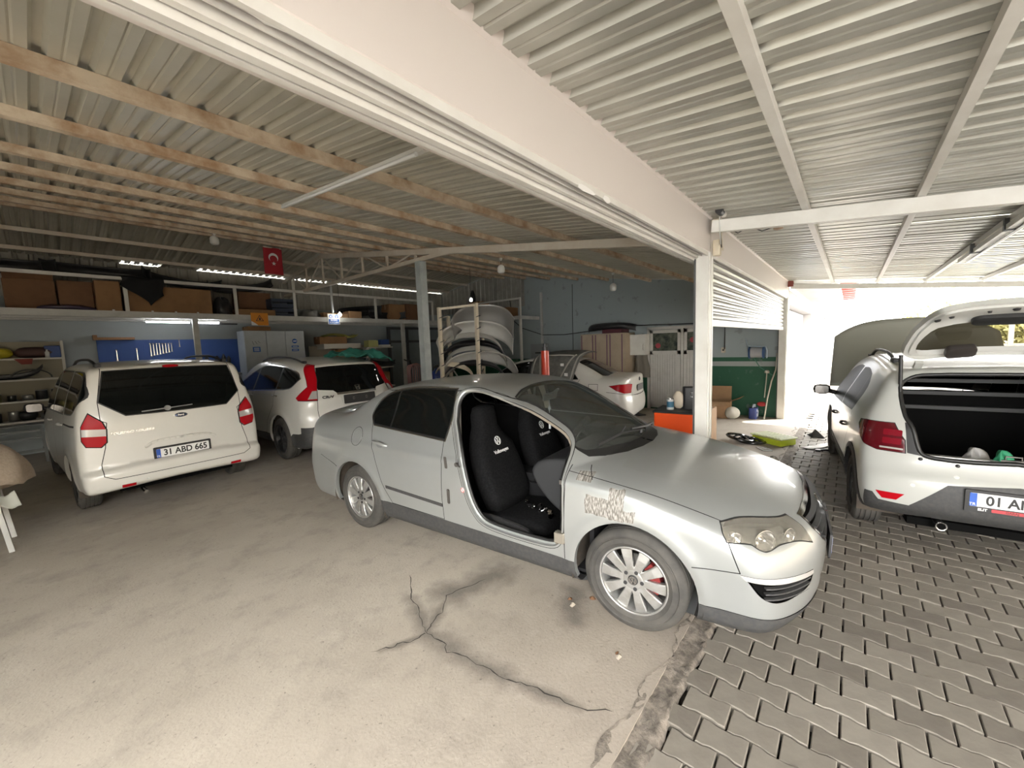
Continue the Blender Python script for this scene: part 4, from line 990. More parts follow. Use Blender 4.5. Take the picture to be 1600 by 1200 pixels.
    b = MB(); b.tube([(-3.15, .38, .24), (-3.34, .38, .235)], .022, 12); b.build('exhaust_tip', M['chrome'], car)
    return car
def crossover():
    M = car_mats(); white = paint_white(); B = body_crv(); S = Soup(*surface_nets(B, (-3.75, 0, .12), (1.0, 1.0, 1.76), .04)); g = .007
    aF = circle(0, .345, .41, 32, -35, 215); aR = circle(-2.62, .345, .41, 32, -35, 215)
    sw = smooth_curve([(-3.14, 1.35), (-3.05, 1.42), (-2.80, 1.475), (-2.49, 1.515), (-1.75, 1.54), (-1.31, 1.44), (-.85, 1.26), (-.55, 1.12), (-.55, 1.12), (-.93, 1.105), (-1.77, 1.14), (-2.74, 1.185), (-2.74, 1.185), (-2.95, 1.22), (-3.14, 1.35)], 5)[:-1]
    for sg in (1, -1):
        d = (0, sg, 0)
        for P in (aF, aR): S.cut(P, 'REMOVED', d, lim=lambda c: abs(c[:, 1]) > .5)
        S.cut(offset_poly(sw, .022), 'chrome', d, only={'body'}); S.cut(offset_poly(sw, .010), 'seal', d, only={'chrome'}); S.cut(sw, 'side_glass', d, only={'seal'})
        for x in (-1.45, -2.42): S.line([(x, 1.0), (x-.05, 1.6)], .05, 'seal', d, only={'side_glass'})
        S.line([(-2.42, 1.18), (-2.40, .9), (-2.12, .62), (-2.05, .40), (-1.46, .38), (-1.46, 1.14)], g, 'gap', d, only={'body'}); S.line([(-1.46, .38), (-.5, .38), (-.48, 1.1)], g, 'gap', d, only={'body'})
        rr_ = (-.7, sg*.71, 0)
        A = S.to2([(x, sg*y, z) for x, y, z in [(-3.06, .60, 1.565), (-3.18, .525, 1.545), (-3.31, .56, 1.33), (-3.40, .62, 1.17), (-3.48, .655, 1.012), (-3.267, .852, 1.020), (-3.215, .862, 1.055), (-3.30, .70, 1.22), (-3.24, .69, 1.34), (-3.12, .645, 1.48)]], rr_)
        S.cut(offset_poly(A, .008), 'gap', rr_, only={'body', 'chrome'}); S.cut(A, 'tail_lamp', rr_, only={'gap'})
        Wp = S.to2([(x, sg*y, z) for x, y, z in [(-3.40, .70, 1.15), (-3.40, .61, 1.15), (-3.48, .65, 1.03), (-3.40, .76, 1.03)]], rr_); S.cut(Wp, 'reverse_lamp', rr_, only={'tail_lamp'})
        # grey cladding low on the flanks and bumper corners
        cl = [(-2.95, .2), (-2.99, .40), (-3.083, .481), (-3.25, .49), (-3.373, .517), (-3.50, .61), (-3.7, .62), (-3.7, .1)]
        S.cut(cl, 'cladding', (-.55, sg*.83, 0) if False else d, only={'body'}, mind=-.1, lim=lambda c: abs(c[:, 1]) > .3)
        S.cut([(-2.22, .2), (-2.20, .40), (-.42, .38), (-.42, .2)], 'cladding', d, only={'body'}, mind=-.5, lim=lambda c: abs(c[:, 1]) > .6)
    rd = (-1, 0, 0)
    S.cut([(-.9, .1), (.9, .1), (.9, .60), (-.9, .60)], 'cladding', rd, only={'body'}, mind=.15, lim=lambda c: c[:, 0] < -3.3)
    win = [(.53, 1.51), (.35, 1.525), (0, 1.53), (-.35, 1.525), (-.53, 1.51), (-.60, 1.20), (-.60, 1.165), (-.38, 1.13), (-.34, 1.09), (.34, 1.09), (.39, 1.14), (.60, 1.165), (.60, 1.20)]
    S.cut(win, 'tailgate_glass', rd, only={'body'})
    S.line([(.34, 1.085), (-.34, 1.085)], .030, 'chrome', rd, only={'body', 'tailgate_glass'})
    S.line([(.66, 1.0), (.665, .86), (.64, .61), (-.64, .61), (-.665, .86), (-.66, 1.0)], g, 'gap', rd, only={'body', 'cladding'}); S.line([(.655, 1.16), (.66, .99)], g, 'gap', rd, only={'body'})
    S.cut([(-.10, .70), (-.03, 0), (-.10, -.70), (-.9, -.58), (-.96, 0), (-.9, .58)], 'windscreen', (0, 0, 1), only={'body'})
    car = thing('crossover', 'pearl white crossover parked nose-in, green cloth on its roof', 'car', (3.277, 9.807, 0), 1.598); pm = part_maker(S, car)
    pm('body_shell', {'body'}, white); pm('panel_gaps', {'gap'}, M['gap'])['kind'] = 'stuff'; pm('window_seal', {'seal'}, M['seal'], both=True); pm('chrome_trim', {'chrome'}, M['chrome'], push=.002)
    pm('side_glass', {'side_glass'}, M['tint'], both=True); pm('tailgate_glass', {'tailgate_glass'}, M['tint']); pm('windscreen', {'windscreen'}, M['tint'])
    pm('tail_lamp', {'tail_lamp'}, M['red'], both=True, push=.008); pm('reverse_lamp', {'reverse_lamp'}, M['clear'], both=True, push=.010); pm('cladding', {'cladding'}, M['trim'], push=.005)
    basics(S, car, M, -2.62, .345, ((0, aF), (-2.62, aR)), white, 'dark', 'crossover', track=.80, rr=.225, w=.215)
    # plate recess with an empty frame
    p, n = S.front(0, .985, -1); b = MB(); b.M = on(p+n*.001, n); b.prism([(-.33, .06), (.33, .06), (.28, -.095), (-.28, -.095)], 0, .004); b.build('plate_recess', mat('recess_shade', (.55, .54, .50), .5), car)
    fr = plate(car, M, on(p+n*.022+Vector((0, 0, .0)), n), '', blank=True)
    for s in (-1, 1):
        b = MB(); b.prism(rrect(.030, .045, .008), 0, .004); b.build('plate_clip', M['steel'], fr, (s*.115, .005, 0))
        b = MB(); b.prism(rrect(.012, .022, .004), .004, .006); b.build('plate_clip_hole', M['void'], fr, (s*.115, .005, 0))
    # emblem: rounded frame with an H
    p, n = S.front(-.02, 1.15, -1); b = MB()
    for s in (-1, 1): b.bar((s*.042, .042, 0), (s*.030, -.040, 0), .011, .006); b.bar((s*.024, .034, 0), (s*.018, -.034, 0), .012, .006)
    b.bar((-.022, 0, 0), (.022, 0, 0), .012, .006); b.bar((-.032, -.042, 0), (.032, -.042, 0), .009, .006); b.bar((-.040, .044, 0), (.040, .044, 0), .006, .006); o = b.build('emblem', M['chrome'], car); o.matrix_basis = on(p+n*.008, n)
    p, n = S.front(.50, 1.045, -1); o = newobj('model_lettering', text_mesh('CR-V', .062, M['alloydark'], 'model_lettering', .002, .0022, sx=1.25), car); o.matrix_basis = on(p+n*.003, n)
    for sg in (1, -1):
        roof_rail(car, S, sg, -1.0, -2.9, .56, M['black'], .045); handle(S, car, -2.55, -2.36, 1.06, sg, M['chrome']); handle(S, car, -1.5, -1.32, 1.02, sg, M['chrome'])
        mirror_(car, S.side(-.50, 1.12, sg)[0]+Vector((0, sg*.14, .02)), sg, white, M['black'])
    b = MB(); b.bb(-3.5, .1, -.6, .6, .22, .28); b.build('underbody', M['void'], car)
    return car
def sedan2():
    M = car_mats(); white = paint_white(); B = body_corolla(); S = Soup(*surface_nets(B, (-3.7, 0, .12), (1.05, 1.0, 1.56), .045)); g = .007
    aF = circle(0, .31, .36, 28, -35, 215); aR = circle(-2.60, .31, .36, 28, -35, 215)
    sw = smooth_curve([(-2.50, 1.05), (-2.50, 1.05), (-2.30, 1.25), (-2.0, 1.37), (-1.4, 1.39), (-.95, 1.30), (-.45, 1.05), (-.38, .98), (-.38, .98), (-1.4, 1.0), (-2.50, 1.05)], 4)[:-1]
    for sg in (1, -1):
        d = (0, sg, 0)
        for P in (aF, aR): S.cut(P, 'REMOVED', d, lim=lambda c: abs(c[:, 1]) > .5)
        S.cut(offset_poly(sw, .014), 'seal', d, only={'body'}); S.cut(sw, 'side_glass', d, only={'seal'}); S.line([(-1.38, .95), (-1.42, 1.45)], .07, 'seal', d, only={'side_glass'}); S.line([(-2.30, 1.0), (-2.22, 1.4)], .03, 'seal', d, only={'side_glass'})
        S.line([(-2.56, 1.04), (-2.45, .85), (-2.2, .6), (-2.1, .30), (-1.4, .30), (-1.40, 1.0)], g, 'gap', d, only={'body'}); S.line([(-1.4, .30), (-.45, .30), (-.42, .95)], g, 'gap', d, only={'body'})
        S.line([(-2.93, .95), (-2.75, .95), (-2.75, .83), (-2.93, .83), (-2.93, .95)], g, 'gap', d, only={'body'})
        rr_ = (-.75, sg*.66, 0); lp = S.to2([(x, sg*y, z) for x, y, z in [(-3.16, .825, .915), (-3.30, .76, .945), (-3.46, .625, .945), (-3.515, .50, .93), (-3.50, .55, .77), (-3.408, .73, .775), (-3.27, .80, .83)]], rr_)
        S.cut(offset_poly(lp, .006), 'gap', rr_, only={'body'}); S.cut(lp, 'tail_lamp', rr_, only={'gap'})
        S.line(S.to2([(-3.10, sg*.84, .80), (-3.30, sg*.82, .78), (-3.42, sg*.73, .755), (-3.54, sg*.50, .72), (-3.56, sg*.1, .705), (-3.56, 0, .705)], rr_), g, 'gap', rr_, only={'body'})
    S.line([(.60, 1.08), (.56, .95), (.50, .72), (0, .715), (-.50, .72), (-.56, .95), (-.60, 1.08)], g, 'gap', (-1, 0, 0), only={'body'})
    S.cut([(-2.44, .50), (-2.50, .53), (-2.96, .595), (-3.04, .50), (-3.06, 0), (-3.04, -.50), (-2.96, -.595), (-2.50, -.53), (-2.44, -.50), (-2.42, 0)], 'rear_window', (0, 0, 1), only={'body'})
    S.cut([(-.12, .68), (-.05, 0), (-.12, -.68), (-.9, -.55), (-.96, 0), (-.9, .55)], 'windscreen', (0, 0, 1), only={'body'})
    car = thing('white_sedan', 'white sedan by the right wall with a bare hood panel leaning on it', 'car', (7.169, 6.734, 0), 1.753); pm = part_maker(S, car)
    pm('body_shell', {'body'}, white); pm('panel_gaps', {'gap'}, M['gap'])['kind'] = 'stuff'; pm('window_seal', {'seal'}, M['seal'], both=True)
    pm('side_glass', {'side_glass'}, M['tint'], both=True); pm('rear_window', {'rear_window'}, mat('rear_window_dark', (.05, .045, .04), .1, coat=.4)); pm('windscreen', {'windscreen'}, M['tint']); pm('tail_lamp', {'tail_lamp'}, M['red'], both=True, push=.005)
    basics(S, car, M, -2.60, .31, ((0, aF), (-2.60, aR)), white, 'far', 'sedan2', track=.755)
    p, n = S.front(0, .835, -1); b = MB(); b.prism(rrect(.50, .12, .01), 0, .012); o = b.build('number_plate', mat('bare_plate_holder', (.13, .13, .13), .6), car); o.matrix_basis = on(p+n*.004, n)
    p, n = S.front(.02, 1.0, -1); b = MB(); V = []
    for w_, h_ in ((.055, .036), (.020, .034)):
        pts = [(w_*math.cos(2*PI*k/20), h_*math.sin(2*PI*k/20), 0) for k in range(21)]; b.tube(pts, .005, 6, False)
    pts = [(.036*math.cos(2*PI*k/20), .014+.014*math.sin(2*PI*k/20), 0) for k in range(21)]; b.tube(pts, .004, 6, False); o = b.build('emblem', M['alloydark'], car); o.matrix_basis = on(p+n*.004, n)
    b = MB(); b.bb(-3.4, .1, -.55, .55, .2, .26); b.build('underbody', M['void'], car)
    p, n = S.side(-3.30, .40, 1); 
    b = MB(); b.lathe([(0, .004), (.05, .004), (.058, 0)], 20); o = b.build('fog_lamp', M['clear'], car); q, n = S.hit((-3.38-.75, .72+.66, .42), (.75, -.66, 0)); o.matrix_basis = on(q, n)
    return car
def hatch():
    M = car_mats(); white = mat('white_paint_hatch', (.44, .445, .42), .28, coat=.45, noise=(1.6, .25, 5), ncol=(.45, .45, .42)); B = body_dacia(); S = Soup(*surface_nets(B, (-3.4, 0, .12), (1.0, 1.0, 1.66), .033)); g = .006
    Z0 = -.04
    aF = circle(0, .316, .375, 36, -35, 215); aR = circle(-2.589, .316, .375, 36, -35, 215); oF = circle(0, .316, .425, 36, -35, 215); oR = circle(-2.589, .316, .425, 36, -35, 215)
    wr = smooth_curve([(-2.20, 1.37), (-2.20, 1.37), (-2.36, 1.26), (-2.30, 1.08), (-2.22, 1.02), (-2.22, 1.02), (-1.42, .985), (-1.42, .985), (-1.50, 1.20), (-1.62, 1.40), (-1.62, 1.40), (-1.9, 1.41), (-2.20, 1.37)], 3)[:-1]
    wf = smooth_curve([(-1.36, .98), (-1.36, .98), (-.30, .95), (-.30, .95), (-.60, 1.18), (-.95, 1.35), (-1.3, 1.41), (-1.54, 1.41), (-1.54, 1.41), (-1.44, 1.2), (-1.36, .98)], 3)[:-1]
    op = smooth_curve([(0, 1.452), (.47, 1.44), (.575, 1.395), (.62, 1.32), (.60, 1.09), (.56, 1.0), (.535, .88), (.50, .79), (.42, .765), (.20, .765), (0, .78)], 3)
    opf = [tuple(p) for p in op]; opening = opf+[(-y, z) for y, z in opf[::-1]][1:-1]
    rd = (-1, 0, 0)
    S.cut(opening, 'tailgate', rd, only={'body'}, mind=.05)
    S.cut(offset_poly(opening, -.030), 'tailgate_in', rd, only={'tailgate'}, mind=.05)
    gl = smooth_curve([(-.47, 1.07), (-.545, 1.18), (-.54, 1.34), (-.45, 1.39), (-.2, 1.40), (.2, 1.40), (.45, 1.39), (.54, 1.34), (.545, 1.18), (.47, 1.07), (.2, 1.055), (-.2, 1.055), (-.47, 1.07)], 3)[:-1]
    S.cut(gl, 'gate_glass', rd, only={'tailgate', 'tailgate_in'}, mind=.05)
    for sg in (1, -1):
        d = (0, sg, 0)
        for P, O in ((aF, oF), (aR, oR)):
            S.cut(O, 'arch_trim', d, only={'body'}, lim=lambda c: abs(c[:, 1]) > .5); S.cut(P, 'REMOVED', d, lim=lambda c: abs(c[:, 1]) > .5)
        for P, nm in ((wr, 'rear_side_glass'), (wf, 'front_side_glass')): S.cut(offset_poly(P, .014), 'seal', d, only={'body'}); S.cut(P, nm, d, only={'seal'})
        S.line([(-2.12, 1.0), (-2.16, 1.4)], .02, 'seal', d, only={'rear_side_glass'})
        S.cut([(-2.19, .10), (-2.18, .36), (-.41, .36), (-.40, .10)], 'cladding', d, only={'body'}, mind=-.6, lim=lambda c: abs(c[:, 1]) > .6)
        S.cut([(-2.15, .40), (-2.15, .47), (-.45, .45), (-.45, .38)], 'cladding', d, only={'body'})
        S.line([(-2.28, 1.0), (-2.20, .80), (-2.0, .6), (-1.98, .38), (-1.40, .38), (-1.39, .98)], g, 'gap', d, only={'body'}); S.line([(-1.40, .38), (-.40, .37), (-.34, .95)], g, 'gap', d, only={'body'})
        rr_ = (-.8, sg*.6, 0)
        L = S.to2([(x, sg*y, z) for x, y, z in [(-2.774, .845, .97), (-2.80, .845, 1.01), (-2.924, .812, 1.028), (-3.056, .655, 1.030), (-3.105, .592, .90), (-3.113, .587, .798), (-3.045, .751, .798), (-2.96, .82, .83), (-2.87, .845, .90)]], rr_)
        S.cut(offset_poly(L, .006), 'gap', rr_, only={'body'}); S.cut(L, 'tail_lamp', rr_, only={'gap'})
        S.cut([(sg*.590, 1.045), (sg*.535, 1.045), (sg*.50, .79), (sg*.575, .80)], 'corner_trim', rd, only={'body'}, mind=.05)
        rf = S.to2([(x, sg*y, z) for x, y, z in [(-3.137, .760, .462), (-3.204, .592, .473), (-3.185, .636, .414), (-3.152, .718, .406)]], rr_); S.cut(rf, 'reflector', rr_, only={'body'})
        bk = S.to2([(x, sg*y, z) for x, y, z in [(-3.08, .82, .44), (-3.122, .777, .44), (-3.138, .739, .385), (-3.206, .555, .385), (-3.206, .555, .1), (-3.0, .84, .1)]], rr_); S.cut(bk, 'cladding', rr_, only={'body'}, mind=-.5)
    S.cut([(-.56, .39), (-.36, .60), (0, .64), (.36, .60), (.56, .39), (.60, .1), (-.60, .1)], 'cladding', rd, only={'body'}, mind=-.5)
    S.cut([(-.10, .66), (-.03, 0), (-.10, -.66), (-.82, -.55), (-.87, 0), (-.82, .55)], 'windscreen', (0, 0, 1), only={'body'})
    hd = [(-.02, .72), (.35, .72), (.62, .66), (.70, .4), (.73, 0), (.70, -.4), (.62, -.66), (.35, -.72), (-.02, -.72), (.06, 0)]
    S.cut(hd, 'hood', (0, 0, 1), only={'body'}, mind=.3)
    car = thing('hatchback', 'white hatchback on the pavers with its tailgate and hood open', 'car', (7.69, -.66, Z0), .095); pm = part_maker(S, car)
    pm('body_shell', {'body'}, white); pm('panel_gaps', {'gap'}, M['gap'])['kind'] = 'stuff'; pm('window_seal', {'seal'}, M['seal'], both=True); pm('arch_trim', {'arch_trim'}, M['trim'], both='xy', push=.006)
    pm('cladding', {'cladding'}, M['trim'], push=.004); side_g = mat('side_glass_grey', (.012, .015, .013), .3, spec=.03); pm('rear_side_glass', {'rear_side_glass'}, side_g, both=True); pm('front_side_glass', {'front_side_glass'}, side_g, both=True)
    pm('windscreen', {'windscreen'}, M['tint']); pm('tail_lamp', {'tail_lamp'}, M['redglass'], both=True, push=.004); pm('corner_trim', {'corner_trim'}, M['black'], both=True, push=.002); pm('reflector', {'reflector'}, M['red'], both=True, push=.003)
    # lamp segments
    for sg in (1, -1):
        for (u, z) in ((.70, .955), (.63, .955), (.70, .885), (.63, .885)):
            p, n = S.hit((-3.08-1.6, sg*(u+1.2), z), (.8, -sg*.6, 0))
            if p is None or p.x > -2.8: continue
            b = MB(); b.M = on(p+n*.005, n); b.prism(rrect(.062, .052, .010), 0, .003); b.build('lamp_segment', mat('lamp_segment_red', (.17, .004, .012), .15, coat=.4), car)
        p, n = S.hit((-3.08-1.6, sg*(.665+1.2), .825), (.8, -sg*.6, 0))
        if p is not None: b = MB(); b.M = on(p+n*.005, n); b.prism(rrect(.15, .014, .004), 0, .003); b.build('lamp_segment', M['clear'], car)
    basics(S, car, M, -2.589, .316, ((0, aF), (-2.589, aR)), M['trim'], 'cover', 'hatch', track=.765, rr=.20, w=.205)
    # inner shell and boot
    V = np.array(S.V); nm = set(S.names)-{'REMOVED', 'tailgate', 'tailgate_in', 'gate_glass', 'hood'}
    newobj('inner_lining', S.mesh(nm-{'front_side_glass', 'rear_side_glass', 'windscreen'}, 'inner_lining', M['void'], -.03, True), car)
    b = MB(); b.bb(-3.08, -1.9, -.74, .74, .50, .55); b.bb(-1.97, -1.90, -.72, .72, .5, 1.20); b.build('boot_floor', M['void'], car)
    for z in (1.02, 1.16, 1.28):
        b = MB(); b.bb(-2.02+(z-1.02)*.3, -1.97+(z-1.02)*.3, -.62, .62, z, z+.035); b.build('seatback_edge', mat('cargo_dark_grey', (.03, .03, .03), .7), car)
    b = MB(); b.bb(-2.2, -1.6, -.55, .10, 1.41, 1.42); b.build('roof_lining', mat('pale_lining', (.4, .4, .38), .8), car)
    # flange and rubber round the opening
    P3 = []
    for (y, z) in opening: p, n = S.front(y, z, -1); P3.append(p)
    V = []; F = []; n_ = len(P3); inn = offset_poly(opening, -.025)
    for p, q in zip(P3, inn): V += [tuple(p), (p.x+.015, p.y, p.z), (p.x+.03, q[0], q[1]), (p.x+.09, q[0], q[1])]
    for i in range(n_):
        j = (i+1) % n_
        for k in range(3): F.append((4*i+k, 4*j+k, 4*j+k+1, 4*i+k+1))
    b = MB(); b.add(V, F); b.build('boot_flange', white, car)
    b = MB(); pts = [(p.x+.018, q[0], q[1]) for p, q in zip(P3, offset_poly(opening, -.016))]; b.tube(pts+[pts[0]], .016, 8, False); b.build('boot_seal', M['seal'], car)
    b = MB(); b.bb(-3.14, -3.07, -.46, .46, .775, .80); b.build('boot_sill', white, car, bevel=.008, seg=2)
    b = MB(); b.tube([(-3.10, -.04, .80), (-3.10, -.04, .835), (-3.10, .04, .835), (-3.10, .04, .80)], .006, 8); b.bb(-3.13, -3.08, -.07, .07, .80, .812); b.build('boot_striker', M['steel'], car)
    # open tailgate: outer skin, inner skin, glass, trim
    H = Matrix.Translation((-2.80, 0, 1.49)) @ Matrix.Rotation(R(101), 4, 'Y') @ Matrix.Translation((2.80, 0, -1.49))
    inner = mat('white_inner_panel', (.50, .50, .475), .4, coat=.2)
    gt = newobj('tailgate', S.mesh({'tailgate', 'tailgate_in'}, 'tailgate', white), car); gt.matrix_basis = H
    newobj('tailgate_inner_skin', S.mesh({'tailgate', 'tailgate_in'}, 'tailgate_inner_skin', inner, -.035, True), gt)
    newobj('tailgate_inner_step', S.mesh({'tailgate_in'}, 'tailgate_inner_step', inner, -.05, True), gt)
    newobj('tailgate_glass', S.mesh({'gate_glass'}, 'tailgate_glass', tint_clear()), gt)
    def rim(poly, d0, d1, name, m):
        V = []; F = []; n = len(poly)
        for (y, z) in poly: p, nn = S.front(y, z, -1); V += [tuple(p-nn*d0), tuple(p-nn*d1)]
        for i in range(n): j = (i+1) % n; F.append((2*i, 2*j, 2*j+1, 2*i+1))
        b = MB(); b.add(V, F, True); b.build(name, m, gt)
    rim(opening, 0, .037, 'tailgate_edge', white); rim([tuple(p) for p in gl], 0, .052, 'glass_surround', inner); rim(offset_poly(opening, -.030), .033, .052, 'tailgate_step', inner)
    def blob(y0, y1, z0, z1, off, th, name, m, r=.02):
        p, n = S.front((y0+y1)/2, (z0+z1)/2, -1); b = MB(); b.prism(rrect(abs(y1-y0), abs(z1-z0), r), 0, th); o = b.build(name, m, gt, bevel=.006, seg=2); o.matrix_basis = on(p-n*off, -n)
    blob(.20, .37, 1.30, 1.41, .06, .05, 'stop_lamp_cover', mat('brown_black_plastic', (.035, .03, .028), .4), .03)
    blob(-.45, .30, .96, 1.07, .048, .04, 'wiper_motor_cover', M['black'], .05)
    for y, z, r in ((.50, .93, .020), (.43, .90, .016), (.25, .86, .012), (.13, .845, .020), (.02, .84, .010), (-.12, .83, .03)):
        p, n = S.front(y, z, -1); b = MB(); b.lathe([(0, .012), (r*.7, .012), (r, 0)], 14); o = b.build('rubber_stop', M['black'], gt); o.matrix_basis = on(p-n*.05, -n)
    hx = H @ Vector((-2.87, .60, 1.30))
    for sg in (1, -1):
        a = Vector((-2.93, sg*.60, 1.10)); c = H @ Vector((-2.88, sg*.615, 1.34)); b = MB(); b.tube([a, a+(c-a)*.55], .008, 8); b.tube([a+(c-a)*.5, c], .014, 8); b.build('gas_strut', M['black'], car)
        b = MB(); b.bar((-2.72, sg*.48, 1.46), (-2.82, sg*.48, 1.53), .05, .03); b.build('gate_hinge', white, car)
        roof_rail(car, S, sg, -1.0, -2.35, .56, M['black'], .055)
        handle(S, car, -1.95, -1.75, .80, sg, M['black']); handle(S, car, -.95, -.75, .77, sg, M['black'])
        mirror_(car, S.side(-.42, .99, sg)[0]+Vector((0, sg*.16, .03)), sg, M['black'], M['black'])
    # raised hood
    def hp(u, v, off=0):
        y = (u-.5)*1.78; a_ = abs(y)/.89; L_ = v*(1.06-.26*a_**3.2); e = R(64); bow = .05*(1-a_*a_)*math.sin(PI*min(v+.15, 1)); return (-.05+L_*math.cos(e)-(bow+off)*math.sin(e), y*(1-.06*v), 1.03+L_*math.sin(e)+(bow+off)*math.cos(e))
    b = MB(); b.grid(hp, 22, 14); hg = b.build('hood', mat('grey_green_hood', (.36, .37, .33), .4, coat=.2), car, solid=.022)
    b = MB(); b.tube([(.62, -.62, .86), hp(.14, .75, -.03)], .006, 6); b.build('hood_prop', M['black'], car)
    b = MB(); b.bb(-.1, .6, -.6, .6, .55, .60); b.build('engine_bay', M['void'], car)
    p, n = S.front(0, .530, -1); plate(car, M, on(p+n*.02+Vector((0, 0, 0)), n), '01 ANV 37', footer=True)
    pf = on(p+n*.0205, n); o = newobj('dealer_lettering', text_mesh('ELIT', .026, M['plate'], 'dealer_lettering', .0004, .001), car); o.matrix_basis = pf @ Matrix.Translation((-.185, -.073, 0))
    b = MB(); b.prism(rrect(.20, .024, .003), 0, .0006); o = b.build('dealer_strip', mat('dealer_red', (.40, .04, .05), .5), car); o.matrix_basis = pf @ Matrix.Translation((-.04, -.072, 0))
    o2 = newobj('dealer_lettering', text_mesh('GARAJ', .022, mat('dealer_red_dark', (.16, .02, .02), .5), 'dealer_lettering', .0003, .001), car); o2.matrix_basis = pf @ Matrix.Translation((-.04, -.072, .0008))
    b = MB(); b.tube([(-2.9, .38, .25), (-3.20, .37, .25)], .034, 16, False); b.lathe([(.034, 0), (.026, 0), (.026, .12)], 20, 'x', (-3.20, .37, .25)); b.build('exhaust_tip', M['chrome'], car)
    b = MB(); b.cyl((-3.19, .37, .25), .030, .012, 20, 'x'); b.build('exhaust_hole', M['void'], car)
    for y, z in ((.55, .56), (.31, .665)):
        p, n = S.front(y, z, -1); b = MB(); b.M = on(p, n); b.lathe([(0, .002), (.012, .002), (.016, 0)], 16); b.build('parking_sensor', mat('sensor_white', (.6, .6, .57), .4), car)
    for y, z in ((.50, .765), (.30, .745)):
        p, n = S.front(y, z, -1); b = MB(); b.M = on(p, n); b.lathe([(0, .008), (.010, .008), (.014, 0)], 12); b.build('rubber_stop', M['black'], car)
    b = MB(); b.bb(-3.1, .1, -.55, .55, .2, .26); b.build('underbody', M['void'], car)
    return car
def tint_clear():
    m = bpy.data.materials.new('privacy_glass'); m.use_nodes = True; nt = m.node_tree; nt.nodes.clear(); L = nt.links
    o = nt.nodes.new('ShaderNodeOutputMaterial'); t = nt.nodes.new('ShaderNodeBsdfTransparent'); t.inputs[0].default_value = (.24, .22, .18, 1)
    g = nt.nodes.new('ShaderNodeBsdfGlossy'); g.inputs['Roughness'].default_value = .04; fr = nt.nodes.new('ShaderNodeFresnel'); fr.inputs[0].default_value = 1.12
    m2 = nt.nodes.new('ShaderNodeMixShader'); L.new(fr.outputs[0], m2.inputs[0]); L.new(t.outputs[0], m2.inputs[1]); L.new(g.outputs[0], m2.inputs[2]); L.new(m2.outputs[0], o.inputs[0])
    return m
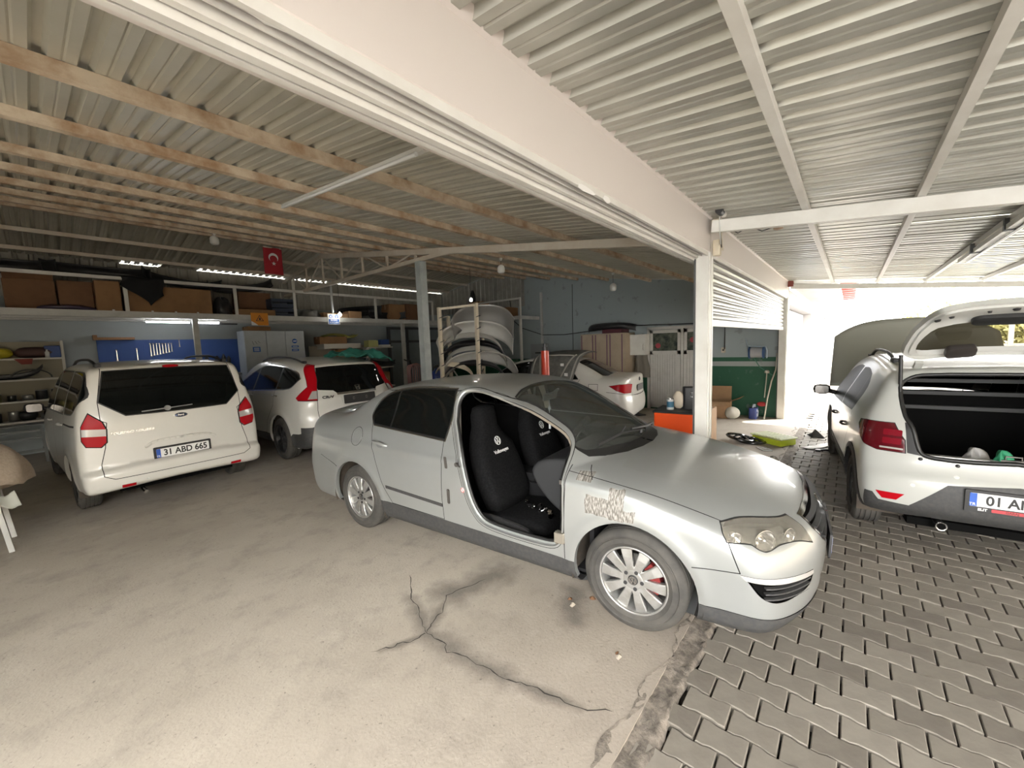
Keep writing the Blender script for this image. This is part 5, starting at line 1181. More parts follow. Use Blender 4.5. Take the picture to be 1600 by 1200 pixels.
# ---------- setting
YF = 1.03; XR = 10.15; YB = 12.0; RY = 9.6; RZ0 = 2.87; SL = .147; CS = .105; XL = -4.5; CX0 = -.9
def roof_z(y): return RZ0+SL*(y-1) if y <= RY else RZ0+SL*(RY-1)-.13*(y-RY)
def can_z(y): return RZ0-.01-CS*(1-y)
def pave_z(y): return -.018-.022*(.6-y)
def add_nodes(m):
    return m.node_tree, m.node_tree.nodes['Principled BSDF'], m.node_tree.links
def floor_mat():
    m = mat('concrete_floor', (.25, .225, .195), .8, bump=0); nt, b, L = add_nodes(m); N = nt.nodes.new
    tc = N('ShaderNodeTexCoord')
    def noise(sc, de, ro=.6, vec=None):
        n = N('ShaderNodeTexNoise'); n.inputs['Scale'].default_value = sc; n.inputs['Detail'].default_value = de; n.inputs['Roughness'].default_value = ro; L.new(vec or tc.outputs['Object'], n.inputs['Vector']); return n.outputs['Fac']
    def mr(v, a, b_, c=0, d=1):
        n = N('ShaderNodeMapRange'); L.new(v, n.inputs[0])
        for i, k in enumerate((a, b_, c, d)): n.inputs[i+1].default_value = k
        return n.outputs[0]
    def mix(f, a, b_):
        n = N('ShaderNodeMix'); n.data_type = 'RGBA'
        if isinstance(f, float): n.inputs[0].default_value = f
        else: L.new(f, n.inputs[0])
        for s, v in (('A', a), ('B', b_)):
            if isinstance(v, tuple): n.inputs[s].default_value = v+(1,)
            else: L.new(v, n.inputs[s])
        return n.outputs['Result']
    c = mix(mr(noise(.55, 6), .35, .68), (.44, .395, .33), (.335, .295, .245))
    c = mix(mr(noise(3.2, 8, .7), .50, .72, 0, .75), c, (.26, .23, .195))
    c = mix(mr(noise(1.3, 5, .7), .58, .75, 0, .55), c, (.52, .47, .40))
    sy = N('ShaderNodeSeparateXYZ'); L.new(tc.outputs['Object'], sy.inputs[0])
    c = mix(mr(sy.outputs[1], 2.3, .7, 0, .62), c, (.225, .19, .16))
    c = mix(mr(noise(42, 5, .7), .60, .72, 0, .8), c, (.08, .07, .062))
    c = mix(mr(noise(70, 2, .5), .73, .78, 0, .9), c, (.48, .44, .38))
    # dark seepage stains that follow the cracks
    sep = N('ShaderNodeSeparateXYZ'); L.new(tc.outputs['Object'], sep.inputs[0])
    dist = None; nz = noise(6, 4)
    for (ax, ay), (bx, by), w in STAINS:
        n = N('ShaderNodeVectorMath'); n.operation = 'SUBTRACT'; L.new(tc.outputs['Object'], n.inputs[0]); n.inputs[1].default_value = (ax, ay, 0)
        e = Vector((bx-ax, by-ay, 0)); d = N('ShaderNodeVectorMath'); d.operation = 'DOT_PRODUCT'; L.new(n.outputs[0], d.inputs[0]); d.inputs[1].default_value = e/e.length_squared
        cl = N('ShaderNodeClamp'); L.new(d.outputs['Value'], cl.inputs[0])
        s = N('ShaderNodeVectorMath'); s.operation = 'SCALE'; s.inputs[0].default_value = e; L.new(cl.outputs[0], s.inputs['Scale'])
        q = N('ShaderNodeVectorMath'); q.operation = 'DISTANCE'; L.new(n.outputs[0], q.inputs[0]); L.new(s.outputs[0], q.inputs[1])
        mm = N('ShaderNodeMath'); mm.operation = 'DIVIDE'; L.new(q.outputs['Value'], mm.inputs[0]); mm.inputs[1].default_value = w
        if dist is None: dist = mm.outputs[0]
        else:
            k = N('ShaderNodeMath'); k.operation = 'MINIMUM'; L.new(dist, k.inputs[0]); L.new(mm.outputs[0], k.inputs[1]); dist = k.outputs[0]
    a = N('ShaderNodeMath'); a.operation = 'MULTIPLY_ADD'; L.new(nz, a.inputs[0]); a.inputs[1].default_value = 3.2; a.inputs[2].default_value = -1.6
    k = N('ShaderNodeMath'); k.operation = 'ADD'; L.new(dist, k.inputs[0]); L.new(a.outputs[0], k.inputs[1])
    c = mix(mr(k.outputs[0], .0, 1.8, .62, 0), c, (.075, .066, .058))
    L.new(c, b.inputs['Base Color']); L.new(mr(noise(2, 5), .3, .7, .62, .9), b.inputs['Roughness'])
    bp = N('ShaderNodeBump'); bp.inputs['Strength'].default_value = .22; bp.inputs['Distance'].default_value = .012
    h = N('ShaderNodeMath'); h.operation = 'MULTIPLY_ADD'; L.new(noise(4, 10, .7), h.inputs[0]); h.inputs[1].default_value = 1.5; L.new(noise(60, 4), h.inputs[2]); L.new(h.outputs[0], bp.inputs['Height']); L.new(bp.outputs[0], b.inputs['Normal'])
    return m
CRACK = [[(1.70, 2.58), (1.60, 2.40), (1.52, 2.30), (1.48, 2.15), (1.42, 2.05), (1.38, 1.94), (1.39, 1.80), (1.36, 1.72), (1.39, 1.64), (1.41, 1.48), (1.43, 1.34), (1.47, 1.22), (1.49, 1.09), (1.52, .94), (1.60, .80)],
         [(1.38, 1.94), (1.30, 1.96), (1.22, 2.00), (1.17, 2.02), (1.08, 2.08)], [(1.38, 1.94), (1.47, 2.00), (1.56, 2.02), (1.71, 2.13), (1.85, 2.10), (2.02, 2.05)]]
STAINS = [((1.52, 2.3), (1.38, 1.94), .05), ((1.38, 1.94), (1.39, 1.64), .06), ((1.39, 1.64), (1.43, 1.34), .06), ((1.43, 1.34), (1.52, .94), .03), ((1.38, 1.94), (1.71, 2.13), .04), ((1.71, 2.13), (2.10, 2.03), .12), ((1.38, 1.94), (1.12, 2.04), .02), ((2.05, 1.30), (2.30, 1.45), .07)]
def setting():
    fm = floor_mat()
    b = MB(); n = 60
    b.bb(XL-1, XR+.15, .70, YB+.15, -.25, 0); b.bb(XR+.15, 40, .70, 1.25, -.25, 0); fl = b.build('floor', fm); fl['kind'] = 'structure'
    ck = mat('crack_dark', (.035, .03, .026), .95)
    for ci, P in enumerate(CRACK):
        b = MB(); V = []; Q = []
        for (x0, y0), (x1, y1) in zip(P, P[1:]):
            for k in range(4): t = k/4; Q.append((x0+(x1-x0)*t+rnd.uniform(-.010, .010), y0+(y1-y0)*t+rnd.uniform(-.010, .010)))
        Q.append(P[-1])
        for i, (x, y) in enumerate(Q):
            a = Q[max(i-1, 0)]; c = Q[min(i+1, len(Q)-1)]; dx, dy = c[0]-a[0], c[1]-a[1]; l = math.hypot(dx, dy) or 1; w = rnd.uniform(.0012, .0042)*(1 if 0 < i < len(Q)-1 else .1); V += [(x-dy/l*w, y+dx/l*w, .0012), (x+dy/l*w, y-dx/l*w, .0012)]
        b.add(V, [(2*i, 2*i+1, 2*i+3, 2*i+2) for i in range(len(Q)-1)]); b.build('crack', ck, fl)
    # broken concrete edge: a ragged strip between slab and pavers
    rb = mat('broken_concrete', (.21, .18, .15), .95, noise=(22, .9, 8), ncol=(.055, .048, .040), bump=1.0)
    b = MB(); nx = 260; ny = 9; V = []; x0, x1 = .8, 10.3
    for i in range(nx+1):
        x = x0+(x1-x0)*i/nx; e0 = .745+.022*math.sin(x*5.1)+.022*math.sin(x*13.7+1)+rnd.uniform(-.010, .010); e1 = .580+.010*math.sin(x*7.3)+rnd.uniform(-.006, .006)
        for j in range(ny+1):
            t = j/ny; z = .003*(1-t)-.010*t-.012*math.sin(PI*t)*abs(math.sin(x*9))+(rnd.uniform(-.006, .006) if 0 < j < ny else 0); V.append((x, e0+(e1-e0)*t, (z if j < ny else -.035) if j else .003))
    b.add(V, [(i*(ny+1)+j, i*(ny+1)+j+1, (i+1)*(ny+1)+j+1, (i+1)*(ny+1)+j) for i in range(nx) for j in range(ny)][::1], True)
    e = b.build('floor_edge', rb); e['kind'] = 'structure'; e['label'] = 'broken concrete edge between slab and pavers'
    b = MB(); b.bb(XL-1, 40, -14, .70, -.40, -.10); sub = b.build('floor_paving', mat('paving_joint_sand', (.085, .070, .058), .95, noise=(30, .7, 4))); sub['kind'] = 'structure'
    # pavers: bone-shaped blocks, .2 x .138, in running bond
    pm_ = mat('paver_concrete', (.185, .168, .140), .75, noise=(9, .55, 7), ncol=(.125, .108, .090), bump=.35)
    pm2 = mat('paver_concrete_dark', (.150, .134, .112), .78, noise=(9, .6, 7), ncol=(.10, .086, .072), bump=.35); pm3 = mat('paver_concrete_pale', (.215, .195, .165), .72, noise=(9, .5, 7), ncol=(.15, .13, .11), bump=.35)
    PXP, PYP = .1385, .1985; g = .0042; a = .0048; T = .05
    def outline(cut=None):
        P = []
        def edge(s):
            y = [-PYP/2, -PYP/4-.013, -PYP/4+.013, PYP/4-.013, PYP/4+.013, PYP/2]; w = [a, a, -a, -a, a, a]
            return [(s*(PXP/2+q-g), min(max(yy, -PYP/2+g), PYP/2-g)) for yy, q in zip(y, w)]
        return edge(1)+edge(-1)[::-1]
    def paver_mesh(m):
        O = outline(); n = len(O); c = .004; I = [(x*(1-c/(PXP/2)), y*(1-c/(PYP/2))) for x, y in O]
        V = [(x, y, 0) for x, y in I]+[(x, y, -c) for x, y in O]+[(x, y, -T) for x, y in O]
        F = [tuple(range(n))]+[(i, n+i, n+(i+1) % n, (i+1) % n) for i in range(n)]+[(n+i, 2*n+i, 2*n+(i+1) % n, n+(i+1) % n) for i in range(n)]
        me = bpy.data.meshes.new('paver'); me.from_pydata(V, [], [f[::-1] if k == -1 else f for k, f in enumerate(F)]); me.materials.append(m)
        bm = bmesh.new(); bm.from_mesh(me); bmesh.ops.recalc_face_normals(bm, faces=bm.faces); bm.to_mesh(me); bm.free(); return me, O
    meshes = [paver_mesh(pm_)[0], paver_mesh(pm2)[0], paver_mesh(pm3)[0]]; O = outline()
    spots = []
    cam = Vector((0, 0, CAMP['h']))
    for i in range(-10, 66):
        x = 2.206+(i)*PXP-.0
        for j in range(-46, 4):
            y = .475-.0-(.0 if i % 2 == 0 else PYP/2)+j*PYP
            if y+PYP/2 > .69: continue
            if y < -6: continue
            p = Vector((x, y, 0)); d = p-cam; dep = d.dot(FW)
            vis = dep > .3 and -830 < d.dot(RT)/dep*CAMP['f'] < 830 and -620 < -d.dot(UP)/dep*CAMP['f'] < 640
            spots.append((0 if vis else 1, dep, x, y))
    spots.sort(); near = [s for s in spots if s[0] == 0][:300]; ns = set(near); far = [s for s in spots if s not in ns]
    for _, _, x, y in near:
        o = newobj('paver', rnd.choice(meshes[:1]*3+meshes), sub, (x, y, pave_z(y)+rnd.uniform(-.0025, .0025)), (rnd.uniform(-.012, .012), rnd.uniform(-.012, .012)+0, rnd.uniform(-.01, .01)))
    b = MB(); me0 = meshes[0]; V0 = [tuple(v.co) for v in me0.vertices]; F0 = [tuple(p.vertices) for p in me0.polygons]; V = []; F = []
    for _, _, x, y in far:
        o = len(V); z = pave_z(y)+rnd.uniform(-.003, .003); V += [(x+p[0], y+p[1], z+p[2]) for p in V0]; F += [tuple(q+o for q in f) for f in F0]
    b.add(V, F); o = b.build('pavers', pm_, sub); o['kind'] = 'stuff'
    # walls
    wb = mat('wall_paint_blue_grey', (.34, .375, .385), .7, noise=(1.4, .45, 6), ncol=(.26, .285, .29), bump=.05)
    b = MB(); b.bb(XL-.15, XR+.15, YB, YB+.15, 0, 3.0); w = b.build('wall_back', wb); w['kind'] = 'structure'
    clad = mat('wall_cladding', (.34, .33, .29), .55, .2, noise=(3, .5, 5))
    def corr(L_, p=.15, h=.03):
        out = []; x = 0
        while x < L_-1e-6:
            out += [(x, 0), (x+.6*p, 0), (x+.7*p, h), (x+.9*p, h)]; x += p
        out.append((L_, 0)); return out
    pr = corr(XR-XL, .2, .025); b = MB(); V = []
    for x, h in pr: xx = XL+x; V += [(xx, YB+.06-h, 2.98), (xx, YB+.06-h, 3.812 if 1.25 < xx < 1.95 or xx > 2.6 else 3.87)]
    b.add(V, [(2*i, 2*i+2, 2*i+3, 2*i+1) for i in range(len(pr)-1)]); o = b.build('wall_back_cladding', clad); o['kind'] = 'structure'
    wr = mat('wall_right_paint', (.25, .29, .30), .6, noise=(2.2, .4, 6), bump=.05); nt, bs, L = add_nodes(wr)
    tc = nt.nodes.new('ShaderNodeTexCoord'); sp = nt.nodes.new('ShaderNodeSeparateXYZ'); L.new(tc.outputs['Object'], sp.inputs[0])
    cr = nt.nodes.new('ShaderNodeValToRGB'); cr.color_ramp.interpolation = 'CONSTANT'; dv = nt.nodes.new('ShaderNodeMath'); dv.operation = 'DIVIDE'; L.new(sp.outputs[2], dv.inputs[0]); dv.inputs[1].default_value = 4
    els = [(0, (.008, .075, .036)), (1.105/4, (.30, .32, .31)), (1.21/4, (.008, .075, .036)), (1.305/4, (.29, .33, .335))]
    cr.color_ramp.elements[0].color = els[0][1]+(1,); cr.color_ramp.elements[1].position = els[1][0]; cr.color_ramp.elements[1].color = els[1][1]+(1,)
    for p, c in els[2:]: e_ = cr.color_ramp.elements.new(p); e_.color = c+(1,)
    L.new(dv.outputs[0], cr.inputs[0]); nz = nt.nodes.new('ShaderNodeTexNoise'); nz.inputs['Scale'].default_value = 5; nz.inputs['Detail'].default_value = 8; L.new(tc.outputs['Object'], nz.inputs[0])
    mr = nt.nodes.new('ShaderNodeMapRange'); mr.inputs[1].default_value = .62; mr.inputs[2].default_value = .7; mr.inputs[4].default_value = .5; L.new(nz.outputs[0], mr.inputs[0])
    mx = nt.nodes.new('ShaderNodeMix'); mx.data_type = 'RGBA'; L.new(cr.outputs[0], mx.inputs['A']); mx.inputs['B'].default_value = (.14, .15, .14, 1); L.new(mr.outputs[0], mx.inputs[0]); L.new(mx.outputs['Result'], bs.inputs['Base Color'])
    b = MB(); y0 = YF+.02; poly = [(y0, 0), (YB+.15, 0), (YB+.15, roof_z(YB)-.004), (RY, roof_z(RY)-.004), (y0, roof_z(y0)-.004)]
    b.prism(poly, XR, XR+.15, Matrix(((0, 0, 1, 0), (1, 0, 0, 0), (0, 1, 0, 0), (0, 0, 0, 1)))); w = b.build('wall_right', wr); w['kind'] = 'structure'
    b = MB(); b.prism([(-1.5, 0)]+poly[1:4]+[(-1.5, 2.6)], XL-.15, XL, Matrix(((0, 0, 1, 0), (1, 0, 0, 0), (0, 1, 0, 0), (0, 0, 0, 1)))); w = b.build('wall_left', wb); w['kind'] = 'structure'
    # upper cladding on the right gable
    pr = corr(YB-8.0, .2, .025); b = MB(); V = []
    for y, h in pr: V += [(XR-.004-h, 8.0+y, 3.0), (XR-.004-h, 8.0+y, roof_z(8.0+y)-.03)]
    b.add(V, [(2*i, 2*i+1, 2*i+3, 2*i+2) for i in range(len(pr)-1)]); o = b.build('wall_right_cladding', clad); o['kind'] = 'structure'
    # roof sheets: trapezoid profile, rib pitch .15
    zinc = mat('roof_sheet_inside', (.52, .50, .42), .42, .35, noise=(1.8, .5, 6), ncol=(.40, .38, .31)); zin2 = mat('canopy_sheet', (.43, .43, .385), .36, .45, noise=(2.2, .45, 6), ncol=(.31, .305, .265))
    ce = newobj('ceiling', None); ce['kind'] = 'structure'
    def sheet(x0, n, segs, m, name='roof_sheet', dz=0):
        p = .15; pts = []
        for k in range(n): u = x0+k*p; pts += [(u, 0), (u+.038, 0), (u+.046, .005), (u+.054, 0), (u+.092, 0), (u+.106, .030), (u+.134, .030)]
        pts.append((x0+n*p, 0)); pts.append((x0+n*p+.012, -.003))
        V = []
        for y, z in segs:
            for x, h in pts: V.append((x, y, z+h+dz))
        m_ = len(pts); b = MB(); b.add(V, [(j*m_+i, (j+1)*m_+i, (j+1)*m_+i+1, j*m_+i+1) for j in range(len(segs)-1) for i in range(m_-1)], False)
        return b.build(name, m, ce)
    x = XL
    while x < XR+.1:
        dz = rnd.uniform(0, .004)
        sheet(x, 6, [(.98, roof_z(.98)), (5.2, roof_z(5.2)+rnd.uniform(-.004, .006)), (RY+.02, roof_z(RY)+.003)], zinc, dz=dz); sheet(x, 6, [(RY-.02, roof_z(RY)+.008), (YB+.35, roof_z(YB+.35))], zinc, dz=dz); x += .9
    x = CX0
    while x < XR+.1:
        dz = rnd.uniform(0, .005); sheet(x, 4, [(-5.0, can_z(-5.0)), (-1.0, can_z(-1.0)+rnd.uniform(-.004, .004)), (1.10, can_z(1.0))], zin2, 'canopy_sheet', dz); x += .6
    b = MB(); V = [(x_, y_, z_) for x_ in (XL, XR+.15) for y_, z_ in ((RY-.25, roof_z(RY-.25)+.036), (RY, roof_z(RY)+.04), (RY+.25, roof_z(RY+.25)+.036))]; b.add(V, [(0, 1, 4, 3), (1, 2, 5, 4)]); b.build('ridge_cap', zinc, ce)
    rust = mat('rusty_cream_steel', (.56, .47, .35), .65, noise=(5, .9, 8), ncol=(.27, .15, .07)); cream = mat('cream_steel', (.55, .50, .42), .5, noise=(2.5, .6, 6), ncol=(.40, .30, .20)); wht = mat('white_steel', (.62, .61, .57), .45, noise=(3, .45, 6), ncol=(.45, .42, .37)); grey = mat('grey_white_steel', (.52, .52, .49), .5, noise=(3, .4, 5))
    for y in (1.25, 1.88, 2.87, 3.93, 5.10, 6.05, 7.02, 7.95, 8.85, 9.45): b = MB(); z = roof_z(y)-.035; b.bb(XL, XR, y-.03, y+.03, z-.035, z+.033); o = b.build('roof_purlin', rust if y > 1.5 else cream, ce)
    for y in (10.6, 11.6): b = MB(); z = roof_z(y)-.035; b.bb(XL, XR, y-.03, y+.03, z-.035, z+.033); b.build('roof_purlin', cream, ce)
    for y in (.31, -.33, -.95, -1.6, -2.4, -3.2, -4.0, -4.9): b = MB(); z = can_z(y)-.030; b.bb(CX0, XR, y-.022, y+.022, z-.025, z+.026); b.build('canopy_purlin', wht, ce)
    for x, h in ((3.98, .10), (9.98, .09), (-.7, .10)):
        b = MB(); b.bar((x, .98, can_z(.98)-.115), (x-(.07 if x < 5 else 0), -5.0, can_z(-5.0)-.115), .06, h); b.build('canopy_beam', wht, ce)
    for x in (-.7, 9.9):
        b = MB(); b.bb(x-.06, x+.06, -5.0, -4.88, -.2, can_z(-4.9)-.17); o = b.build('canopy_post', wht); tag(o, 'white canopy post behind the camera' if x < 1 else 'white canopy post at the outer street corner', 'post')
    # truss across the shop at X = 4.5
    b = MB(); XT = 4.5; tz = lambda y: roof_z(y)-.13
    tr = newobj('trim_1', None); tr['kind'] = 'structure'; tr['label'] = 'cream welded roof truss on a grey column'
    P = [(1.1, tz(1.1)), (RY, tz(RY)), (11.95, tz(11.95))]
    for a_, c_ in zip(P, P[1:]): b = MB(); b.bar((XT, a_[0], a_[1]), (XT, c_[0], c_[1]), .06, .10 if a_[0] < 2 else .08); b.build('truss_top_chord', cream, tr)
    b = MB(); b.bar((XT, 4.0, 3.16), (XT, 4.95, 3.325), .05, .07); b.bar((XT, 4.95, 3.325), (XT, 11.95, 3.33), .05, .07); b.build('truss_bottom_chord', cream, tr)
    ys = [6.0, 6.9, 7.8, 8.7, 9.6, 10.5, 11.3]
    for k, y in enumerate(ys):
        b = MB(); b.bar((XT, y, 3.33), (XT, y, tz(y)), .04, .04); b.build('truss_upright', cream, tr)
        if k < len(ys)-1: y2 = ys[k+1]; b = MB(); b.bar((XT, y, 3.33) if k % 2 else (XT, y, tz(y)), (XT, y2, tz(y2)) if k % 2 else (XT, y2, 3.33), .025, .025); b.build('truss_diagonal', cream, tr)
    b = MB(); b.bb(4.43, 4.57, 5.80, 5.94, 0, 3.29); b.bb(4.38, 4.62, 5.75, 5.99, 0, .012); o = b.build('column', mat('column_grey_blue', (.36, .39, .38), .55, noise=(4, .4, 4))); tag(o, 'grey square steel column under the roof truss', 'column')
    # shop front: fascia boxes, ledge, rails, posts
    fw_ = mat('fascia_white', (.58, .535, .50), .42, noise=(.8, .18, 3), ncol=(.53, .465, .445)); led = mat('ledge_grey', (.42, .40, .385), .5, noise=(6, .3, 5))
    for k, (x0, x1) in enumerate(((XL, 4.12), (4.14, XR+.02))):
        b = MB(); b.bb(x0, x1, YF, YF+.30, 2.548, 2.86); f = b.build('trim_%d' % (k+2), fw_, bevel=.004); f['kind'] = 'structure'
        b = MB(); pr = smooth_curve([(YF+.0, 2.845), (YF-.02, 2.855), (YF-.045, 2.885), (YF-.04, 2.93), (YF-.0, 2.945), (YF+.05, 2.945), (YF+.05, 2.86)], 3)
        V = [(xx, p[0], p[1]) for xx in (x0, x1) for p in pr]; n = len(pr); b.add(V, [(i, i+1, n+i+1, n+i) for i in range(n-1)], True); b.build('fascia_gutter', fw_, f)
        b = MB(); b.bb(x0, x1, YF+.006, YF+.125, 2.538, 2.549); b.build('fascia_ledge', led, f)
        for y, w_, z in ((YF+.012, .018, 2.528), (YF+.06, .006, 2.532), (YF+.10, .022, 2.52), (YF+.135, .03, 2.50), (YF+.17, .022, 2.50)): b = MB(); b.bb(x0, x1, y-w_/2, y+w_/2, z-.012, 2.549); b.build('shutter_rail', wht, f)
    pt = mat('white_filler', (.72, .71, .69), .7)
    for (px, py, w_, h_, pl) in ((418, 28, .055, .025, 'z'), (612, 128, .045, .018, 'z'), (915, 296, .09, .018, 'y'), (948, 312, .05, .018, 'y'), (742, 196, .016, .012, 'z')):
        p = at(px, py, pl, 2.536 if pl == 'z' else YF-.001); O = [(w_*math.cos(a_)*rnd.uniform(.7, 1.1), h_*math.sin(a_)*rnd.uniform(.7, 1.1)) for a_ in np.linspace(0, 2*PI, 13)[:-1]]
        b = MB(); b.prism(O, 0, .0015); o = b.build('filler_patch', pt, bpy.data.objects['trim_2']); o.matrix_basis = Matrix.Translation(p) @ (Matrix.Rotation(PI, 4, 'X') if pl == 'z' else Matrix.Rotation(R(90), 4, 'X'))
    for (x0, x1, y1, lab) in ((4.06, 4.21, YF+.12, 'white steel door post between the two shop bays'), (10.0, XR+.01, YF+.14, 'white steel post at the far end of the shop front'), (XL, XL+.15, YF+.12, 'white steel post at the near end of the shop front')):
        b = MB(); b.bb(x0, x1, YF, y1, -.0, 2.55); b.bb(x0+.02, x0+.05, YF-.012, YF, 0, 2.55); b.bb(x1-.05, x1-.02, YF-.012, YF, 0, 2.55); o = b.build('door_post', wht); tag(o, lab, 'post')
        b = MB(); b.bb(x0-.012, x0+.02, y1-.012, y1+.004, 0, 2.5) if x0 > 0 else b.bb(x1, x1+.01, YF+.04, YF+.075, 0, 2.5); b.build('shutter_guide', mat('dark_guide', (.06, .06, .06), .5), o)
    # half-open shutter of the second bay
    sh = newobj('door_1', None); sh['kind'] = 'structure'; sh['label'] = 'white roller shutter half open over the second bay'
    sm_ = mat('shutter_white', (.27, .268, .25), .4, .1, noise=(2, .3, 4)); z = 2.53; pr = [(0, 0), (-.016, -.012), (-.022, -.030), (-.016, -.052), (-.002, -.062), (-.002, -.074)]
    while z > 2.0:
        b = MB(); V = [(xx, YF+.075+p[0], z+p[1]) for xx in (4.22, 9.995) for p in pr]; n = len(pr); b.add(V, [(i, i+1, n+i+1, n+i) for i in range(n-1)], False); b.build('shutter_slat', sm_, sh); z -= .074
    b = MB(); b.bb(4.22, 9.995, YF+.055, YF+.085, z-.06, z+.004); b.build('shutter_bottom_rail', wht, sh, bevel=.004)
    # neighbouring fronts along the street
    nw = mat('neighbour_white', (.36, .345, .33), .6, noise=(2, .2, 4)); lil = mat('lilac_panel', (.27, .29, .34), .5)
    b = MB(); b.bb(XR+.32, 17.6, 1.35, 1.5, 0, 2.9); b.bb(XR+.17, XR+.42, 1.05, 1.35, 0, 3.1); b.bb(16.9, 24.3, 1.05, 1.4, 0, 4.2); b.bb(26.5, 40, 1.0, 1.4, 0, 4.6); b.bb(24.3, 26.5, 1.05, 1.4, 2.6, 4.2); o = b.build('wall_street', nw); o['kind'] = 'structure'
    b = MB(); V = []; n = 60
    for i in range(n+1): x = 10.6+6.2*i/n; V += [(x, 1.28+.03*math.sin(i*1.3), .05), (x, 1.28+.03*math.sin(i*1.3), 2.42)]
    b.add(V, [(2*i, 2*i+2, 2*i+3, 2*i+1) for i in range(n)], True); o = b.build('door_2', lil); o['kind'] = 'structure'; o['label'] = 'pale lilac corrugated door of the next shop'
    b = MB(); b.bb(-9, 33, -9.3, -9.0, -.6, 3.6); b.bb(-9, 33, -9.4, -8.9, 3.6, 3.7); yw = b.build('wall_sky_blocker', mat('sky_blocker_beige', (.30, .26, .20), .8, noise=(1, .5, 5))); yw['kind'] = 'structure'; yw['label'] = 'unseen beige wall added across the street to cut sky light'  # unseen wall, added to cut the low sky light on the car fronts
    b = MB(); b.bb(10.5, 16.9, 1.05, 1.35, 2.45, 2.75); b.bb(10.5, 16.9, .25, 1.05, 2.80, 2.95); o = b.build('trim_4', nw, bevel=.02); o['kind'] = 'structure'
    b = MB(); b.bb(24.3, 26.5, 1.2, 1.28, 0, 2.6); o = b.build('door_3', mat('brown_door', (.10, .05, .035), .5)); o['kind'] = 'structure'; o['label'] = 'dark brown door down the street'
    b = MB(); b.bb(24.25, 24.32, 1.03, 1.2, 0, 4.2); b.build('trim_5', mat('red_edge', (.40, .10, .09), .6))['kind'] = 'structure'
    ea = newobj('trim_6', None); ea['kind'] = 'structure'; ea['label'] = 'reddish rafter ends under the street eave'
    for k in range(9): b = MB(); b.bb(24.6+k*1.6, 24.85+k*1.6, -.1, 1.0, 4.15, 4.32); b.build('rafter', mat('red_edge', (.40, .10, .09), .6), ea)
    b = MB(); b.bb(24.3, 39, -.2, 1.05, 4.34, 4.42); b.build('eave_board', nw, ea)
# ---------- clutter helpers
CARD = None
def cardm(i=0):
    return [mat('cardboard_brown', (.27, .145, .065), .8, noise=(3, .4, 5)), mat('cardboard_tan', (.36, .215, .11), .8, noise=(3, .4, 5)), mat('cardboard_dark', (.17, .085, .04), .8, noise=(3, .5, 5)), mat('cardboard_pale', (.42, .33, .22), .8, noise=(4, .3, 5))][i]
def carton(x, y, z, w, d, h, label, rz=0, mi=0, group=None, marks=0, flaps=False):
    t = thing('cardboard_box', label, 'box', (x, y, z), rz, group); m = cardm(mi)
    b = MB(); b.bb(-w/2, w/2, -d/2, d/2, 0, h); b.build('carton', m, t, bevel=min(.008, h*.08))
    b = MB(); b.bb(-w/2-.001, w/2+.001, -.025, .025, h, h+.0015); b.bb(-w/2-.0015, -w/2, -.025, .025, h*.7, h); b.build('packing_tape', mat('packing_tape', (.38, .25, .13), .3), t)
    if flaps:
        for s in (-1, 1): b = MB(); b.bar((0, s*d/2, h), (0, s*(d/2+d*.25), h+d*.28), w*.96, .004, (0, s, 0)); b.build('box_flap', m, t)
    for k in range(marks): b = MB(); u = (-.5+(k+.6)/marks)*w*.8; b.bb(u, u+.035, -d/2-.0015, -d/2, .03, .055); b.build('box_sticker', mat('sticker_white', (.6, .6, .58), .6), t)
    return t
def bumper(name, label, cat, w, dep, h, loc, rot, m, vents=False, inner=None, group=None, th=.006):
    """a wrap-round bumper or panel skin: U shaped in plan, curved in section"""
    t = thing(name, label, cat, loc, 0, group); t.rotation_euler = rot
    def P(u, v):
        a = (u-.5)*2; x = math.sin(a*1.25)/math.sin(1.25)*w/2; y = -dep*(abs(a)**2.6); z = (v-.5)*h; bul = .10*math.sin(PI*min(1, v*1.1))*(1-.5*abs(a)); return (x, y+bul, z-.05*abs(a)**3*(1 if v > .5 else -1)*0)
    b = MB(); b.grid(P, 30, 8); b.build('skin', m, t, solid=th)
    if vents:
        dk = mat('void_black', (.008, .008, .008), .8)
        for s in (-1, 1):
            b = MB(); b.grid(lambda u, v: tuple(Vector(P(.5+s*(.22+.20*u), .30+.20*v))+Vector((0, .008, 0))), 6, 2, flip=s < 0); b.build('vent', dk, t)
    if inner:
        b = MB(); b.grid(lambda u, v: tuple(Vector(P(.15+.7*u, .2+.5*v))-Vector((0, .03, 0))), 14, 3); b.build('inner_bracket', inner, t)
    return t
def cloth(name, label, cat, fn, nu, nv, m, th=.006, group=None):
    b = MB(); b.grid(fn, nu, nv); o = b.build(name, m, solid=th); tag(o, label, cat, group); return o
def wrench(parent_none, x, z, L_, label, group, y=11.93):
    st = MATS['chrome']; b = MB(); b.bb(x-.006, x+.006, y, y+.008, z-L_, z); b.lathe([(.008, -.004), (.016, -.004), (.016, .004), (.008, .004), (.008, -.004)], 12, 'y', (x, y+.004, z+.01))
    for s in (-1, 1): b.bar((x, y+.004, z-L_), (x+s*.014, y+.004, z-L_-.022), .008, .008, (0, 1, 0))
    o = b.build('wrench', st); return tag(o, label, 'wrench', group)
